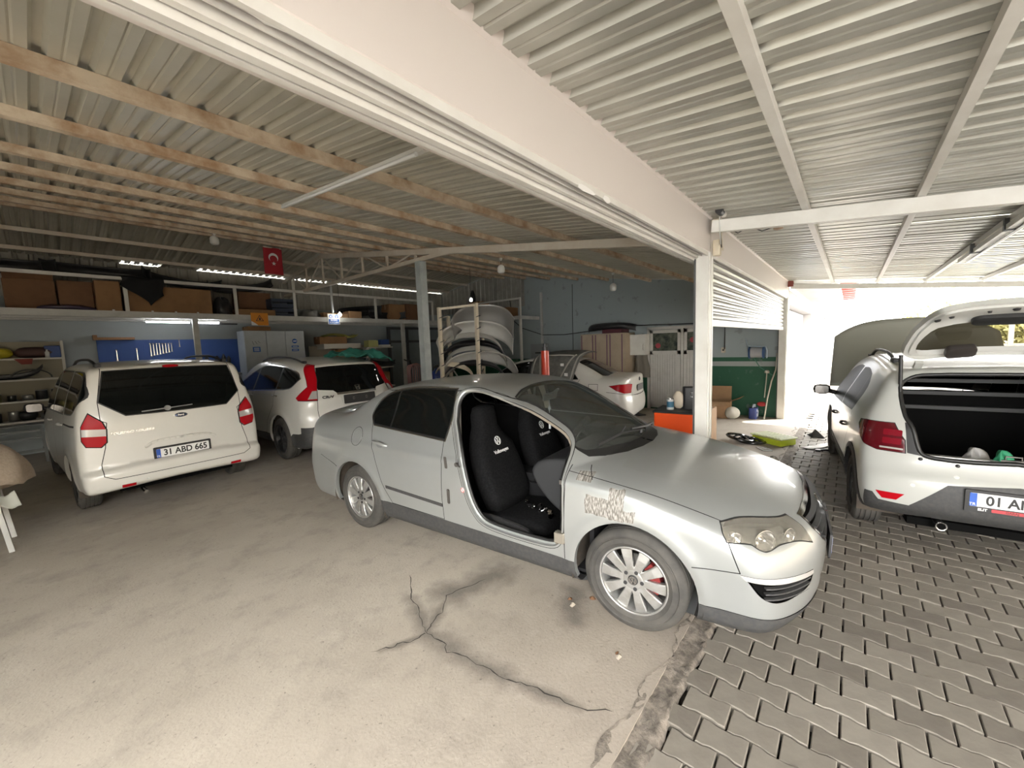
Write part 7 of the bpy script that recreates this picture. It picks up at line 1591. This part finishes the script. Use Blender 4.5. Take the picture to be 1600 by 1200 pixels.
    t = thing('hose_reel', 'blue hose reel on the wall of the second bay', 'reel', (10.0, 1.55, 1.42)); b = MB(); b.cyl((0, .13, .0), .13, .03, 28, 'y'); b.cyl((0, -.13, .0), .13, .03, 28, 'y'); b.build('reel_disc', mat('reel_blue', (.02, .06, .16), .4), t); b = MB(); b.cyl((0, 0, 0), .11, .22, 24, 'y'); b.build('hose_coil', mat('hose_grey', (.3, .3, .31), .5), t)
    b = MB(); b.tube([(-.05, -.15, .12), (-.05, .15, .14)], .014); b.tube([(-.05, -.16, .13), (-.1, -.2, .05), (-.1, -.2, -.12)], .012); b.tube([(0, .14, 0), (.12, .2, .15), (.13, .24, .3)], .008); b.build('reel_bracket', mat('pale_blue', (.35, .42, .5), .4), t)
    # second bay floor things
    t = thing('cardboard_box', 'open torn cardboard box beside the door post in the second bay', 'box', (9.75, 2.22, 0), R(8)); m = cardm(1); b = MB(); b.bb(-.22, .22, -.24, .24, 0, .012); b.bb(-.22, -.212, -.24, .24, 0, .36); b.bb(.212, .22, -.24, .24, 0, .36); b.bb(-.22, .22, -.24, -.232, 0, .36); b.bb(-.22, .22, .232, .24, 0, .36); b.build('box_walls', m, t)
    for p, q, w in (((-.22, 0, .36), (-.38, -.02, .30), .46), ((.22, 0, .36), (.30, 0, .66), .46), ((0, -.24, .36), (-.03, -.45, .46), .42), ((0, .24, .36), (0, .38, .62), .42)): b = MB(); b.bar(p, q, w, .006); b.build('box_flap', m, t)
    def blobf(c, s, ph=0):
        def fn(u, v): a = 2*PI*u; r = (1+.15*math.sin(3*a+ph)+.08*math.sin(5*a+v*6+ph)); k = math.sin(PI*min(v, .999))**.7; return (c[0]+s[0]*r*k*math.cos(a), c[1]+s[1]*r*k*math.sin(a), c[2]+s[2]*(1-math.cos(PI*v))/2)
        return fn
    b = MB(); b.grid(blobf((9.60, 1.93, 0), (.12, .13, .26)), 20, 12); tag(b.build('plastic_bag', mat('bag_white', (.55, .53, .47), .5)), 'crumpled whitish plastic bag leaning on the torn box', 'bag')
    t = thing('oil_canister', 'blue and white plastic canister against the green wall', 'canister', (9.85, 1.56, 0)); b = MB(); b.prism(rrect(.26, .15, .03), 0, .24); b.build('canister', mat('canister_blue', (.03, .05, .20), .4), t, bevel=.01, seg=2); b = MB(); b.bb(-.11, .10, -.078, -.075, .05, .12); b.bar((-.12, -.0765, .20), (.12, -.0765, .13), .05, .002, (0, 1, 0)); b.build('canister_label', mat('label_pale', (.45, .5, .6), .5), t); b = MB(); b.cyl((.06, 0, .27), .03, .06, 14); b.tube([(-.09, 0, .24), (-.07, 0, .29), (.0, 0, .30), (.03, 0, .25)], .014); b.build('canister_cap', mat('label_pale', (.45, .5, .6), .5), t)
    b = MB(); b.grid(blobf((9.93, 1.42, .26), (.06, .08, .10), 2), 14, 8); tag(b.build('rag', mat('rag_red', (.33, .03, .03), .8)), 'red rag stuffed behind the blue canister', 'rag')
    t = thing('broom', 'pale bent pole leaning on the green wall', 'pole', (0, 0, 0)); b = MB(); b.tube([(9.83, 1.36, 0), (9.90, 1.32, .45), (10.0, 1.27, .80), (10.05, 1.20, 1.05), (10.09, 1.19, 1.40)], .014, 8); b.build('pole', mat('pale_wood', (.42, .39, .33), .6), t)
    t = thing('mop', 'thin pale stick with a round head leaning by the bent pole', 'stick', (0, 0, 0)); b = MB(); b.tube([(9.95, 1.38, .45), (10.05, 1.36, .98)], .010, 8); b.build('stick', MATS['pale_wood'], t); b = MB(); b.lathe([(0, 0), (.045, .0), (.05, .03), (.03, .06), (0, .07)], 14, 'z', (10.05, 1.36, .97)); b.build('stick_head', MATS['pale_wood'], t)
    t = thing('green_hose', 'thin green hose hanging from the reel on the green wall', 'hose', (0, 0, 0)); b = MB(); b.tube([(10.05, 1.6, 1.28), (10.08, 1.5, 1.1), (10.08, 1.35, .98), (10.08, 1.22, .90), (10.08, 1.17, .98), (10.08, 1.22, 1.08)], .008, 6); b.build('hose', mat('hose_green', (.04, .16, .10), .5), t)
    # orange cabinet with things on it
    t = thing('tool_cabinet', 'bright orange tool cabinet with a black top behind the hood', 'cabinet', (5.06, 1.56, 0), R(-84)); org = mat('orange_paint', (.80, .085, .012), .35, coat=.3)
    b = MB(); b.bb(-.28, .28, -.20, .22, .05, .87); b.build('cabinet', M['black'], t); b = MB(); b.bb(-.285, .285, -.225, -.20, .08, .872); b.build('front_panel', org, t, bevel=.004); b = MB(); b.bb(-.30, .30, -.235, .24, .874, .90); b.build('cabinet_top', M['black'], t, bevel=.006)
    zt = .901
    def ctop(px, y=1.5): p = at(px, 640, 'z', zt); return p
    q = ctop(1046); t = thing('paint_can', 'small white and blue can on the orange cabinet', 'can', (q.x+.03, q.y, zt)); b = MB(); b.cyl((0, 0, .065), .042, .13, 24); b.build('can', mat('can_white', (.5, .52, .52), .35), t); b = MB(); b.lathe([(.0425, .03), (.0425, .10)], 24); b.build('can_label', mat('can_blue', (.03, .13, .22), .4), t); b = MB(); b.lathe([(.043, .13), (.045, .135), (.04, .138)], 24); b.build('can_rim', M['chrome'], t)
    b = MB(); q = ctop(1056); b.grid(blobf((q.x+.10, q.y, zt), (.05, .06, .22), 1), 18, 12); tag(b.build('plastic_bag', mat('bag_cream', (.55, .48, .38), .55)), 'cream plastic bag beside the can on the orange cabinet', 'bag')
    q = ctop(1075); t = thing('car_battery_charger', 'black portable machine with a silver handle on the orange cabinet', 'machine', (q.x+.09, q.y, zt), R(-70)); b = MB(); b.prism(rrect(.17, .17, .03), 0, .27); b.build('machine_body', M['black'], t, bevel=.012, seg=2); b = MB(); b.bb(.03, .088, -.09, -.06, .02, .26); b.build('machine_side', mat('machine_grey', (.35, .36, .36), .4), t); b = MB(); b.tube([(-.005, -.1, .16), (.06, -.115, .16), (.06, -.115, .21), (-.005, -.1, .21), (-.005, -.1, .16)], .006, 6); b.build('handle', M['chrome'], t)
    b = MB(); q = ctop(1090); b.grid(blobf((q.x+.10, q.y-.01, zt), (.05, .05, .09), 3), 14, 8); tag(b.build('cloth_bundle', blk), 'small black bundle at the right end of the orange cabinet', 'bundle')
    carton(7.1, 1.93, 0, .5, .45, .6, 'brown carton on the floor between orange cabinet and post', mi=1)
    b = MB(); b.box((9.2, 4.05, .03), (.5, .04, .03), R(20)); b.box((9.05, 3.8, .02), (.3, .2, .02), R(60)); tag(b.build('floor_scraps', blk), 'black and white scraps on the floor by the white door', 'scrap')
    # things on the slab and pavers outside the second bay
    t = thing('hubcap', 'black multi-spoke wheel cover lying on the concrete', 'wheel cover', (7.60, 1.22, .0), R(20)); b = MB(); b.lathe([(.21, .0), (.225, .02), (.20, .045), (.18, .035)], 36)
    for k in range(10): a = 2*PI*k/10; b.bar((.05*math.cos(a), .05*math.sin(a), .07), (.19*math.cos(a), .19*math.sin(a), .04), .028, .012)
    b.lathe([(0, .085), (.05, .08), (.06, .06)], 20); b.build('cover', mat('gloss_black', (.012, .012, .013), .15, coat=.6), t)
    t2 = dup(t, None, (7.52, 1.38, .05), (R(8), R(-6), R(50))); t2['label'] = 'second black wheel cover tilted on the first one'
    t = thing('plastic_case', 'lime green plastic case with a ribbed pale lid on the concrete', 'case', (7.72, .93, 0), R(58)); lg = mat('lime_plastic_case', (.42, .50, .03), .35); b = MB(); b.bb(-.26, .26, -.17, .17, 0, .10); b.build('case_body', lg, t, bevel=.02, seg=2); b = MB(); b.bb(-.28, .28, -.19, .19, .10, .125); b.build('case_lid', mat('lime_lid', (.50, .53, .28), .35), t, bevel=.01)
    for k in range(9): b = MB(); b.bb(-.25+k*.056, -.225+k*.056, -.165, .165, .125, .131); b.build('lid_rib', mat('rib_pale', (.55, .56, .45), .4), t)
    t = thing('number_plate_holder', 'small grey plastic bracket lying in front of the lime case', 'bracket', (7.17, .98, 0), R(35)); b = MB(); b.bb(-.11, .11, -.07, -.05, 0, .012); b.bb(-.11, .11, .05, .07, 0, .012); b.bb(-.11, -.09, -.07, .07, 0, .012); b.bb(.09, .11, -.07, .07, 0, .012); b.bb(-.01, .01, -.07, .07, 0, .012); b.build('bracket', grey, t)
    t = thing('plastic_scrap', 'black broken plastic piece on the pavers by the hatchback', 'scrap', (8.62, .42, pave_z(.4)+.005), R(30)); b = MB(); b.add([(-.14, -.08, 0), (.16, -.10, 0), (.12, .08, .01), (-.1, .09, .01), (-.03, .02, .14), (.05, .04, .05)], [(0, 1, 2, 3), (0, 1, 5, 4), (1, 2, 5), (2, 3, 4, 5), (3, 0, 4)]); b.build('shard', M['black'], t)
    cloth('paper_sheet', 'crumpled white sheet on the pavers between case and hatchback', 'paper', lambda u, v: (7.60+.55*u, .55-.30*u-.16*v, pave_z(.4)+.012+.012*math.sin(u*12)*math.sin(v*9)), 16, 6, mat('paper_white', (.6, .58, .55), .7), .003)
    b = MB(); b.tube([(7.55, .34, pave_z(.3)+.01), (7.62, .25, pave_z(.2)+.02), (7.70, .16, pave_z(.1)+.01)], .014, 6); b.bb(7.52, 7.60, .30, .36, pave_z(.3), pave_z(.3)+.03); tag(b.build('plastic_clip', M['black']), 'small black clip beside the front tyre of the hatchback', 'clip')
    pale = mat('pale_chip', (.38, .33, .27), .8)
    for k, (x, y, s, l, m) in enumerate(((2.16, 1.37, .026, 'pale torn paper scrap on the floor behind the front wheel', pale), (2.20, 1.42, .016, 'brown leaf crumb behind the front wheel, farthest from camera', MATS['cardboard_dark']), (2.30, 1.30, .022, 'dark leaf crumb just behind the front tyre', MATS['cardboard_dark']), (1.93, .93, .020, 'small stone beside the broken slab edge', pale), (.66, .86, .012, 'tiny pale chip near the bottom left of the floor', pale), (1.95, .95, .012, 'tiny dark chip beside the small stone', MATS['cardboard_dark']), (2.62, .66, .02, 'pebble in the broken concrete edge under the bumper', pale))):
        b = MB(); b.add([(s*rnd.uniform(.6, 1.4)*math.cos(a), s*rnd.uniform(.5, 1.2)*math.sin(a), 0) for a in np.linspace(0, 2*PI, 8)[:-1]]+[(0, 0, s*.7)], [(i, (i+1) % 7, 7) for i in range(7)]); tag(b.build('debris', m, None, (x, y, .001)), l, 'debris')
    # ---- left: shelf unit, stool, table
    t = thing('storage_rack', 'cream metal shelf rack at the left edge full of cans', 'rack', (-.7, 11.4, 0)); sc = MATS['shelf_cream']
    for z in (.70, 1.07, 1.46, 1.84): b = MB(); b.bb(-1.0, .98, -.02, .45, z-.03, z); b.build('shelf_board', sc, t)
    for x in (-.98, .96): b = MB(); b.bb(x, x+.03, -.02, .01, 0, 2.15); b.bb(x, x+.03, .42, .45, 0, 2.15); b.build('upright', sc, t)
    b = MB(); b.bb(-1.0, .98, .45, .46, .6, 2.15); b.build('back_panel', mat('rack_back', (.30, .27, .20), .7), t)
    items = []
    cans = [mat('can_dark', (.05, .05, .045), .35, .5), mat('can_brass', (.30, .27, .12), .3, .6), mat('can_steel', (.30, .30, .28), .3, .7), mat('can_black', (.02, .02, .02), .4)]; rg = random.Random(3)
    names = ['leftmost', 'second', 'third', 'fourth', 'fifth', 'sixth', 'seventh', 'eighth']
    for zi, (z, lv) in enumerate(((1.07, 'lower'), (.70, 'lowest'))):
        for k in range(7):
            r = rg.uniform(.045, .085); h = rg.uniform(.09, .19); x = -1.0+k*.19+rg.uniform(-.02, .02); t = thing('can', '%s can on the %s can shelf of the left rack' % (names[k], lv), 'can', (x, 11.55+rg.uniform(-.05, .1), z+.001), 0, 'cans on the left rack'); m = rg.choice(cans)
            b = MB(); b.lathe([(0, 0), (r, 0), (r, h*.85), (r*.9, h), (0, h)], 20); b.build('can_body', m, t); b = MB(); b.lathe([(r*.9, h), (r*1.02, h*.97), (r*1.02, h*.93)], 20); b.build('can_lid_ring', cans[2], t)
    t = thing('wing_mirror', 'loose black wing mirror on the lowest can shelf of the left rack', 'mirror', (.06, 11.5, .701)); b = MB(); b.lathe([(0, -.13), (.07, -.12), (.095, -.04), (.09, .07), (.05, .13), (0, .14)], 18, 'x', (0, 0, .095)); b.build('mirror_shell', MATS['can_black'], t); b = MB(); b.prism(rrect(.2, .13, .05), -.085, -.08, Matrix(((1, 0, 0, 0), (0, 0, 1, 0), (0, 1, 0, .095), (0, 0, 0, 1)))); b.build('mirror_glass', M['tint'], t)
    t = thing('wing_mirror', 'second loose mirror beside it, darker, left rack', 'mirror', (-.25, 11.55, .701)); b = MB(); b.lathe([(0, -.11), (.07, -.10), (.09, -.03), (.08, .07), (.04, .11), (0, .12)], 16, 'x', (0, 0, .09)); b.build('mirror_shell', MATS['can_black'], t)
    bumper('trim_strip', 'curved black trim lying on the second shelf of the left rack', 'trim', 1.1, .2, .10, (-.55, 11.55, 1.53), (R(-60), 0, 0), blk)
    b = MB(); b.tube([(-.15+.25*math.cos(a), 11.55, 1.47+.16*math.sin(a)) for a in np.linspace(0, PI, 14)], .012, 6); tag(b.build('handle_hoop', MATS['can_dark']), 'thin hoop handle standing on the second shelf of the left rack', 'hoop')
    b = MB(); b.grid(blobf((-.60, 11.62, 1.842), (.26, .14, .20), 1), 22, 10); tag(b.build('bag', mat('bag_yellow', (.50, .42, .03), .45)), 'yellow bag on top of the left rack', 'bag')
    b = MB(); b.grid(blobf((-.08, 11.62, 1.842), (.26, .16, .20), 2), 22, 10); tag(b.build('bag', mat('bag_maroon', (.07, .035, .03), .6)), 'dark maroon bundle beside the yellow bag on the left rack', 'bag')
    smallbox(.15, 11.62, 1.842, .20, .2, .22, mat('blue_box', (.02, .06, .22), .5), 'paper_box', 'blue packet at the right end of the left rack top shelf', 'box'); b = MB(); b.lathe([(0, 0), (.03, 0), (.03, .10), (.012, .12), (.012, .15), (0, .15)], 14); tag(b.build('bottle', M['plate'], None, (.08, 11.5, 1.842)), 'small white bottle in front of the blue packet', 'bottle')
    b = MB(); b.prism([(-.1, .0), (.12, .0), (.10, -.10), (-.02, -.10)], 0, .004); o = b.build('rag', mat('rag_dark_red', (.20, .04, .03), .8)); o.matrix_basis = Matrix.Translation((-.22, 11.375, 1.83)) @ Matrix.Rotation(R(90), 4, 'X'); tag(o, 'dark red rag hanging over the top board of the left rack', 'rag')
    t = thing('step_stool', 'grey wooden slatted stool below the left rack', 'stool', (-.42, 11.0, 0)); sw_ = mat('stool_grey', (.22, .23, .22), .7, noise=(5, .4, 4))
    for x in (-.30, .30):
        for y in (-.16, .16): b = MB(); b.bar((x*1.08, y, 0), (x, y, .66), .035, .035); b.build('leg', sw_, t)
        b = MB(); b.bar((x, -.16, .22), (x, .16, .22), .025, .03); b.build('rung', sw_, t)
    for k in range(4): b = MB(); b.bb(-.34, .34, -.18+k*.095, -.10+k*.095, .66, .68); b.build('seat_slat', sw_, t)
    for z in (.20, .42, .55): b = MB(); b.bb(-.31, .31, -.175, -.15, z, z+.04); b.build('rung', sw_, t)
    t = thing('trestle_table', 'small white table at the left edge under a beige cloth', 'table', (-.62, 6.15, 0)); b = MB(); b.bb(-.5, .24, -.3, .35, .50, .53); b.build('table_top', MATS['shelf_cream'], t)
    for x in (-.42, .22):
        for y in (-.22, .28): b = MB(); b.bar((x+.05, y, 0), (x, y, .50), .035, .035); b.build('leg', MATS['grey_white_steel'], t)
    b = MB(); b.bb(-.5, .25, -.31, -.29, .40, .53); b.build('apron', MATS['shelf_cream'], t)
    def tcl(u, v):
        a = 2*PI*u; k = math.sin(PI*(.05+.95*v)/2)**.8; wob = 1+.08*math.sin(3*a)+.05*math.sin(7*a+v*5); x = -.70+.52*k*wob*math.cos(a); y = 6.06+.36*k*wob*math.sin(a); z = 1.10-.36*v**1.3-.14*v**4+.03*math.sin(5*a)*v+.05*math.cos(a*2+1)*v; return (x, y, z)
    cloth('cover_cloth', 'beige canvas cloth heaped over the table at the left edge', 'cloth', tcl, 36, 14, mat('canvas_beige', (.38, .31, .24), .9, noise=(60, .3, 3), bump=.3), .008)
    cloth('under_sheet', 'pale crumpled sheet hanging from the table under the beige cloth', 'sheet', lambda u, v: (-.55+.27*u+.03*v*u, 5.845+.02*math.sin(u*9)+.04*u, .56-.10*v*(.5+u)+.02*math.sin(u*14)), 14, 6, mat('sheet_pale', (.40, .41, .36), .8), .004)
    # green cloth on the crossover roof
    def gc(u, v):
        x = 3.42+.95*u; y = 6.70+.85*v; rr = 1.64-.30*max(0, (3.42+.95*u)-4.0)**1.5*1.2-.22*max(0, 6.95-y)**1.2; return (x, y, rr+.065+.035*math.sin(u*17+v*5)+.03*math.sin(v*13+u*6)+.05*math.sin(PI*u)*math.sin(PI*v)+.018*math.sin(u*41+v*23)*math.sin(v*37))
    cloth('tarp', 'crumpled green cloth on the rear roof corner of the crossover', 'cloth', gc, 48, 36, mat('green_cloth', (.03, .19, .15), .8), .006)
    # ---- lamps
    tube = mat('tube_light', (.95, .97, 1), .5, emit=14)
    for (x0, x1, y, l) in ((1.45, 2.15, 10.95, 'lit fluorescent tube under the mezzanine left of its post'), (2.26, 2.68, 10.95, 'lit fluorescent tube under the mezzanine right of its post')):
        t = thing('tube_lamp', l, 'lamp', ((x0+x1)/2, y, 2.50)); b = MB(); b.cyl((0, 0, 0), .016, x1-x0, 12, 'x'); b.build('tube', tube, t); b = MB(); b.bb(-(x1-x0)/2-.02, (x1-x0)/2+.02, -.025, .025, .016, .045); b.build('batten', wht, t)
    bl = mat('bulb_glow', (1, .96, .88), .5, emit=22)
    for (px, py, pl, v, l, z1) in ((531, 492, 'y', 10.45, 'lit pendant bulb over the crossover near the mask sign', 3.9), (736, 469, 'y', 6.0, 'tiny lit bulb above the bumper rack', 3.35)):
        p = at(px, py, pl, v); t = thing('pendant_bulb', l, 'lamp', p); r = .045 if px == 531 else .03; b = MB(); b.lathe([(0, -r), (r*.7, -r*.75), (r, 0), (r*.75, r*.8), (r*.3, r*1.4)], 18); b.build('bulb', bl, t); b = MB(); b.cyl((0, 0, r*1.7), r*.4, r*.9, 12); b.build('lamp_holder', wht, t); b = MB(); b.tube([(0, 0, r*2), (0, 0, z1-p.z)], .004, 6); b.build('cord', M['black'], t)
    for (px, py, ax, v, l) in ((335, 376, 'y', 8.85, 'unlit white pendant lamp on the left under the rear purlins'), (783, 421, 'y', 5.1, 'unlit white pendant lamp near the middle of the roof'), (958, 449, 'y', 3.95, 'unlit white pendant lamp far right under the roof')):
        p = at(px, py, ax, v); t = thing('pendant_lamp', l, 'lamp', p); b = MB(); b.lathe([(0, -.075), (.05, -.07), (.068, -.045), (.07, .03), (.055, .065), (.02, .085), (0, .088)], 22); b.build('globe', mat('opal_globe', (.62, .61, .57), .35), t); zt_ = roof_z(p.y)-.07-p.z; b = MB(); b.tube([(0, 0, .085), (0, 0, zt_)], .004, 6); b.build('cord', M['black'], t); b = MB(); b.lathe([(.012, zt_-.05), (.035, zt_)], 12); b.build('ceiling_cup', wht, t)
    t = thing('tube_lamp', 'unlit tube lamp batten hanging crosswise under the left purlins', 'lamp', (0, 0, 0)); b = MB(); b.bar((1.50, 1.85, 2.87), (1.66, 4.25, 3.18), .035, .03); b.build('batten', wht, t); b = MB(); b.tube([(1.47, 1.9, 2.845), (1.63, 4.2, 3.15)], .012, 8); b.build('tube', mat('tube_off', (.6, .6, .58), .3), t)
    t = thing('tube_lamp', 'unlit tube lamp under the right side of the canopy', 'lamp', (0, 0, 0)); b = MB(); z = can_z(-.93)-.10; b.bar((7.1, -.95, z), (4.4, -.93, z), .05, .04); b.build('batten', wht, t); b = MB(); b.tube([(7.0, -.99, z-.03), (4.5, -.97, z-.03)], .014, 8); b.build('tube', MATS['tube_off'], t)
    for x in (6.3, 5.1): b = MB(); b.bb(x-.02, x+.02, -1.0, -.9, z-.03, z+.07); b.build('clamp', M['alloydark'], t)
    # cables along the front purlin, bundle on the door post
    for k, (dy_, dz_, r) in enumerate(((0, 0, .012), (.03, -.015, .008), (-.01, -.03, .006))):
        b = MB(); P = [(x, 1.80+dy_+.012*math.sin(x*3+k), roof_z(1.8)-.075+dz_-.018*abs(math.sin(x*2.2+k))) for x in np.linspace(XL+.1, 3.9, 60)]; b.tube(P, r, 6, False); tag(b.build('ceiling_cable', [cream, M['black'], grey][k]), ['cream cable bundle strung under the front purlin', 'black cable strung under the front purlin', 'thin grey cable strung under the front purlin'][k], 'cable')
    t = thing('cctv_camera', 'small black and white security camera on the door post head', 'camera', (3.93, .95, 2.90)); b = MB(); b.cyl((-.03, -.05, -.06), .03, .10, 16, 'x'); b.build('lens_barrel', M['black'], t); b = MB(); b.cyl((.04, -.05, -.06), .032, .06, 16, 'x'); b.tube([(.03, -.05, -.04), (.06, .05, .0)], .012); b.build('camera_mount', wht, t)
    t = thing('junction_box', 'cream junction box with hanging wires beside the security camera', 'junction box', (4.02, .93, 2.74)); b = MB(); b.bb(.0, .12, 0, .07, -.02, .08); b.bb(.01, .07, 0, .06, -.24, -.10); b.build('box', crm, t, bevel=.006)
    for k in range(3): b = MB(); b.tube([(-.06+.03*k, -.01, .10), (-.08+.02*k, -.02, -.05), (-.05+.04*k, -.02, -.16-.02*k), (.03, 0, -.10), (.05+.02*k, 0, .0)], .005, 6); b.build('wire', [grey, M['black'], crm][k], t)
    t = thing('bulkhead_lamp', 'small round lamp holder hanging under the canopy beam with a loose wire', 'lamp', (4.30, .52, 2.72)); b = MB(); b.lathe([(0, -.03), (.03, -.03), (.038, .01), (.03, .04), (0, .045)], 16, 'y'); b.build('holder', mat('holder_brown', (.35, .25, .18), .5), t); b = MB(); b.tube([(0, .02, 0), (-.05, .12, -.03), (-.06, .22, .03), (-.10, .30, -.02), (-.12, .4, .05)], .004, 6); b.build('wire', M['black'], t)
    b = MB(); b.bb(9.90, 10.0, .93, 1.02, 2.74, 2.88); tag(b.build('rusty_bracket', mat('rust_red', (.16, .04, .03), .8)), 'dark red rusty bracket at the far canopy corner', 'bracket')
    # boot contents of the hatchback and a tree beyond
    for (x, y, sx, sy, h, m, l, nm, ct) in ((4.74, -.78, .05, .07, .27, mat('bag_clear', (.30, .29, .28), .4), 'grey plastic bag in the open boot of the hatchback', 'plastic_bag', 'bag'), (4.62, -.90, .05, .055, .29, mat('rag_green', (.02, .20, .10), .7), 'green rag at the boot sill of the hatchback', 'rag', 'rag'), (4.85, -1.30, .10, .20, .31, mat('brown_clutter', (.10, .08, .055), .8), 'brown bundle at the right of the open boot', 'bundle', 'bundle')):
        b = MB(); b.grid(lambda u, v: (x+sx*math.sin(PI*v)**.6*math.cos(2*PI*u)*(1+.35*math.sin(6*PI*u+v*9)), y+sy*math.sin(PI*v)**.6*math.sin(2*PI*u)*(1+.3*math.sin(8*PI*u-v*7)), .515+h*(1-math.cos(PI*v))/2*(1+.12*math.sin(6*PI*u))), 30, 14); tag(b.build(nm, m), l, ct)
    # hood panel leaning over the white sedan
    t = thing('hood_panel', 'bare dark grey hood panel leaning over the roof of the white sedan', 'hood panel', (7.169, 6.734, 0), 1.753); path = smooth_curve([(1.02, .78), (.97, 1.05), (.84, 1.32), (.68, 1.50), (.40, 1.575), (0, 1.60), (-.35, 1.585)], 6); hpn = mat('bare_hood_inside', (.09, .09, .085), .6, noise=(6, .8, 6), ncol=(.20, .20, .185), bump=.2); n_ = len(path)-1
    def hp2(u, v, d=0):
        k = v*n_; i = min(int(k), n_-1); p = path[i]+(path[i+1]-path[i])*(k-i); w = .56-.13*(1-v)**2-.10*v**3; return (-1.98-.10*v+(u-.5)*2*w, p[0]+d*.7, p[1]+d*.7-.05*abs(2*u-1)**3)
    b = MB(); b.grid(hp2, 18, 26); b.build('panel', hpn, t, solid=.012)
    for u0, u1, v0, v1 in ((.05, .95, .04, .04), (.05, .05, .04, .9), (.95, .95, .04, .9), (.3, .12, .1, .55), (.7, .88, .1, .55), (.15, .85, .52, .52)):
        b = MB(); b.tube([Vector(hp2(u0+(u1-u0)*k/8, v0+(v1-v0)*k/8, .012)) for k in range(9)], .018, 6); b.build('stiffener', mat('hood_rib', (.32, .31, .28), .6), t)
    for u, v in ((.30, .33), (.16, .22)): q = hp2(u, v, .015); b = MB(); b.box(q, (.07, .01, .08)); b.build('paper_label', M['plate'], t)
    trees()
def trees():
    bark = mat('bark', (.12, .09, .06), .9); rg = random.Random(5)
    for k, (x, y, h, l) in enumerate(((22, -2.5, 3.4, 'yellowish tree beyond the hatchback, nearest the street wall'), (20, -3.7, 2.8, 'yellow-green tree seen through the tailgate glass'), (24, -3.3, 2.9, 'pale yellow tree farthest beyond the tailgate glass'), (22, -5.0, 3.0, 'low green tree at the right behind the tailgate'))):
        t = thing('street_tree', l, 'tree', (x, y, -.1)); b = MB(); b.tube([(0, 0, 0), (.1, .05, h*.4), (.0, .1, h*.7)], [.14, .10, .05], 8); b.build('trunk', bark, t)
        b = MB(); V = []; F = []
        for i in range(2600):
            a = rg.uniform(0, 2*PI); ph = math.acos(rg.uniform(-1, 1)); r = h*.30*rg.uniform(.55, 1)*(1+.25*math.sin(3*a)+.2*math.sin(5*ph)); c = Vector((r*math.sin(ph)*math.cos(a), r*math.sin(ph)*math.sin(a), h*.70+r*.8*math.cos(ph))); s = .10
            u = Vector((rg.uniform(-1, 1), rg.uniform(-1, 1), rg.uniform(-1, 1))).normalized()*s; w = Vector((rg.uniform(-1, 1), rg.uniform(-1, 1), rg.uniform(-1, 1))).normalized()*s*.6; o = len(V); V += [tuple(c-u), tuple(c+w), tuple(c+u), tuple(c-w)]; F.append((o, o+1, o+2, o+3))
        b.add(V, F); o = b.build('foliage', mat('foliage_%d' % (k % 2), ((.72, .68, .30), (.50, .50, .24))[k % 2], .6), t); o['kind'] = 'stuff'
    t = thing('fence_panel', 'pale fence posts with rails beyond the hatchback', 'fence', (0, 0, 0)); wp = mat('fence_white', (.6, .58, .55), .6)
    for k in range(9): b = MB(); b.bb(15.0, 15.08, -1.6-k*.45, -1.52-k*.45, -.1, 1.95); b.build('fence_post', wp, t)
    for z in (.5, 1.35): b = MB(); b.bar((15.04, -1.5, z), (15.04, -5.3, z), .04, .06); b.build('fence_rail', wp, t)
    t = thing('parked_car', 'distant pale car body beyond the hatchback', 'car', (12.6, -3.0, -.1), R(94)); b = MB(); pr = smooth_curve([(-2, .4), (-2, .75), (-1.7, .9), (-1.2, .95), (-.8, 1.35), (.2, 1.4), (.8, .98), (1.7, .85), (2.0, .6), (2.0, .35), (2.0, .35), (-2, .4)], 4)[:-1]; b.prism([tuple(p) for p in pr], -.8, .8, Matrix(((1, 0, 0, 0), (0, 0, 1, 0), (0, 1, 0, 0), (0, 0, 0, 1)))); b.build('body', mat('far_car_white', (.6, .6, .58), .3, coat=.4), t, bevel=.06, seg=2)
    for x in (-1.25, 1.25):
        for y in (-.75, .75): b = MB(); b.cyl((x, y, .31), .31, .2, 20, 'y'); b.build('wheel', MATS['tyre_rubber'], t)
PX, PY, PYAW = 3.0353, 1.0421, -1.4721
setting()
passat()
hatch()
van()
crossover()
sedan2()
clutter()
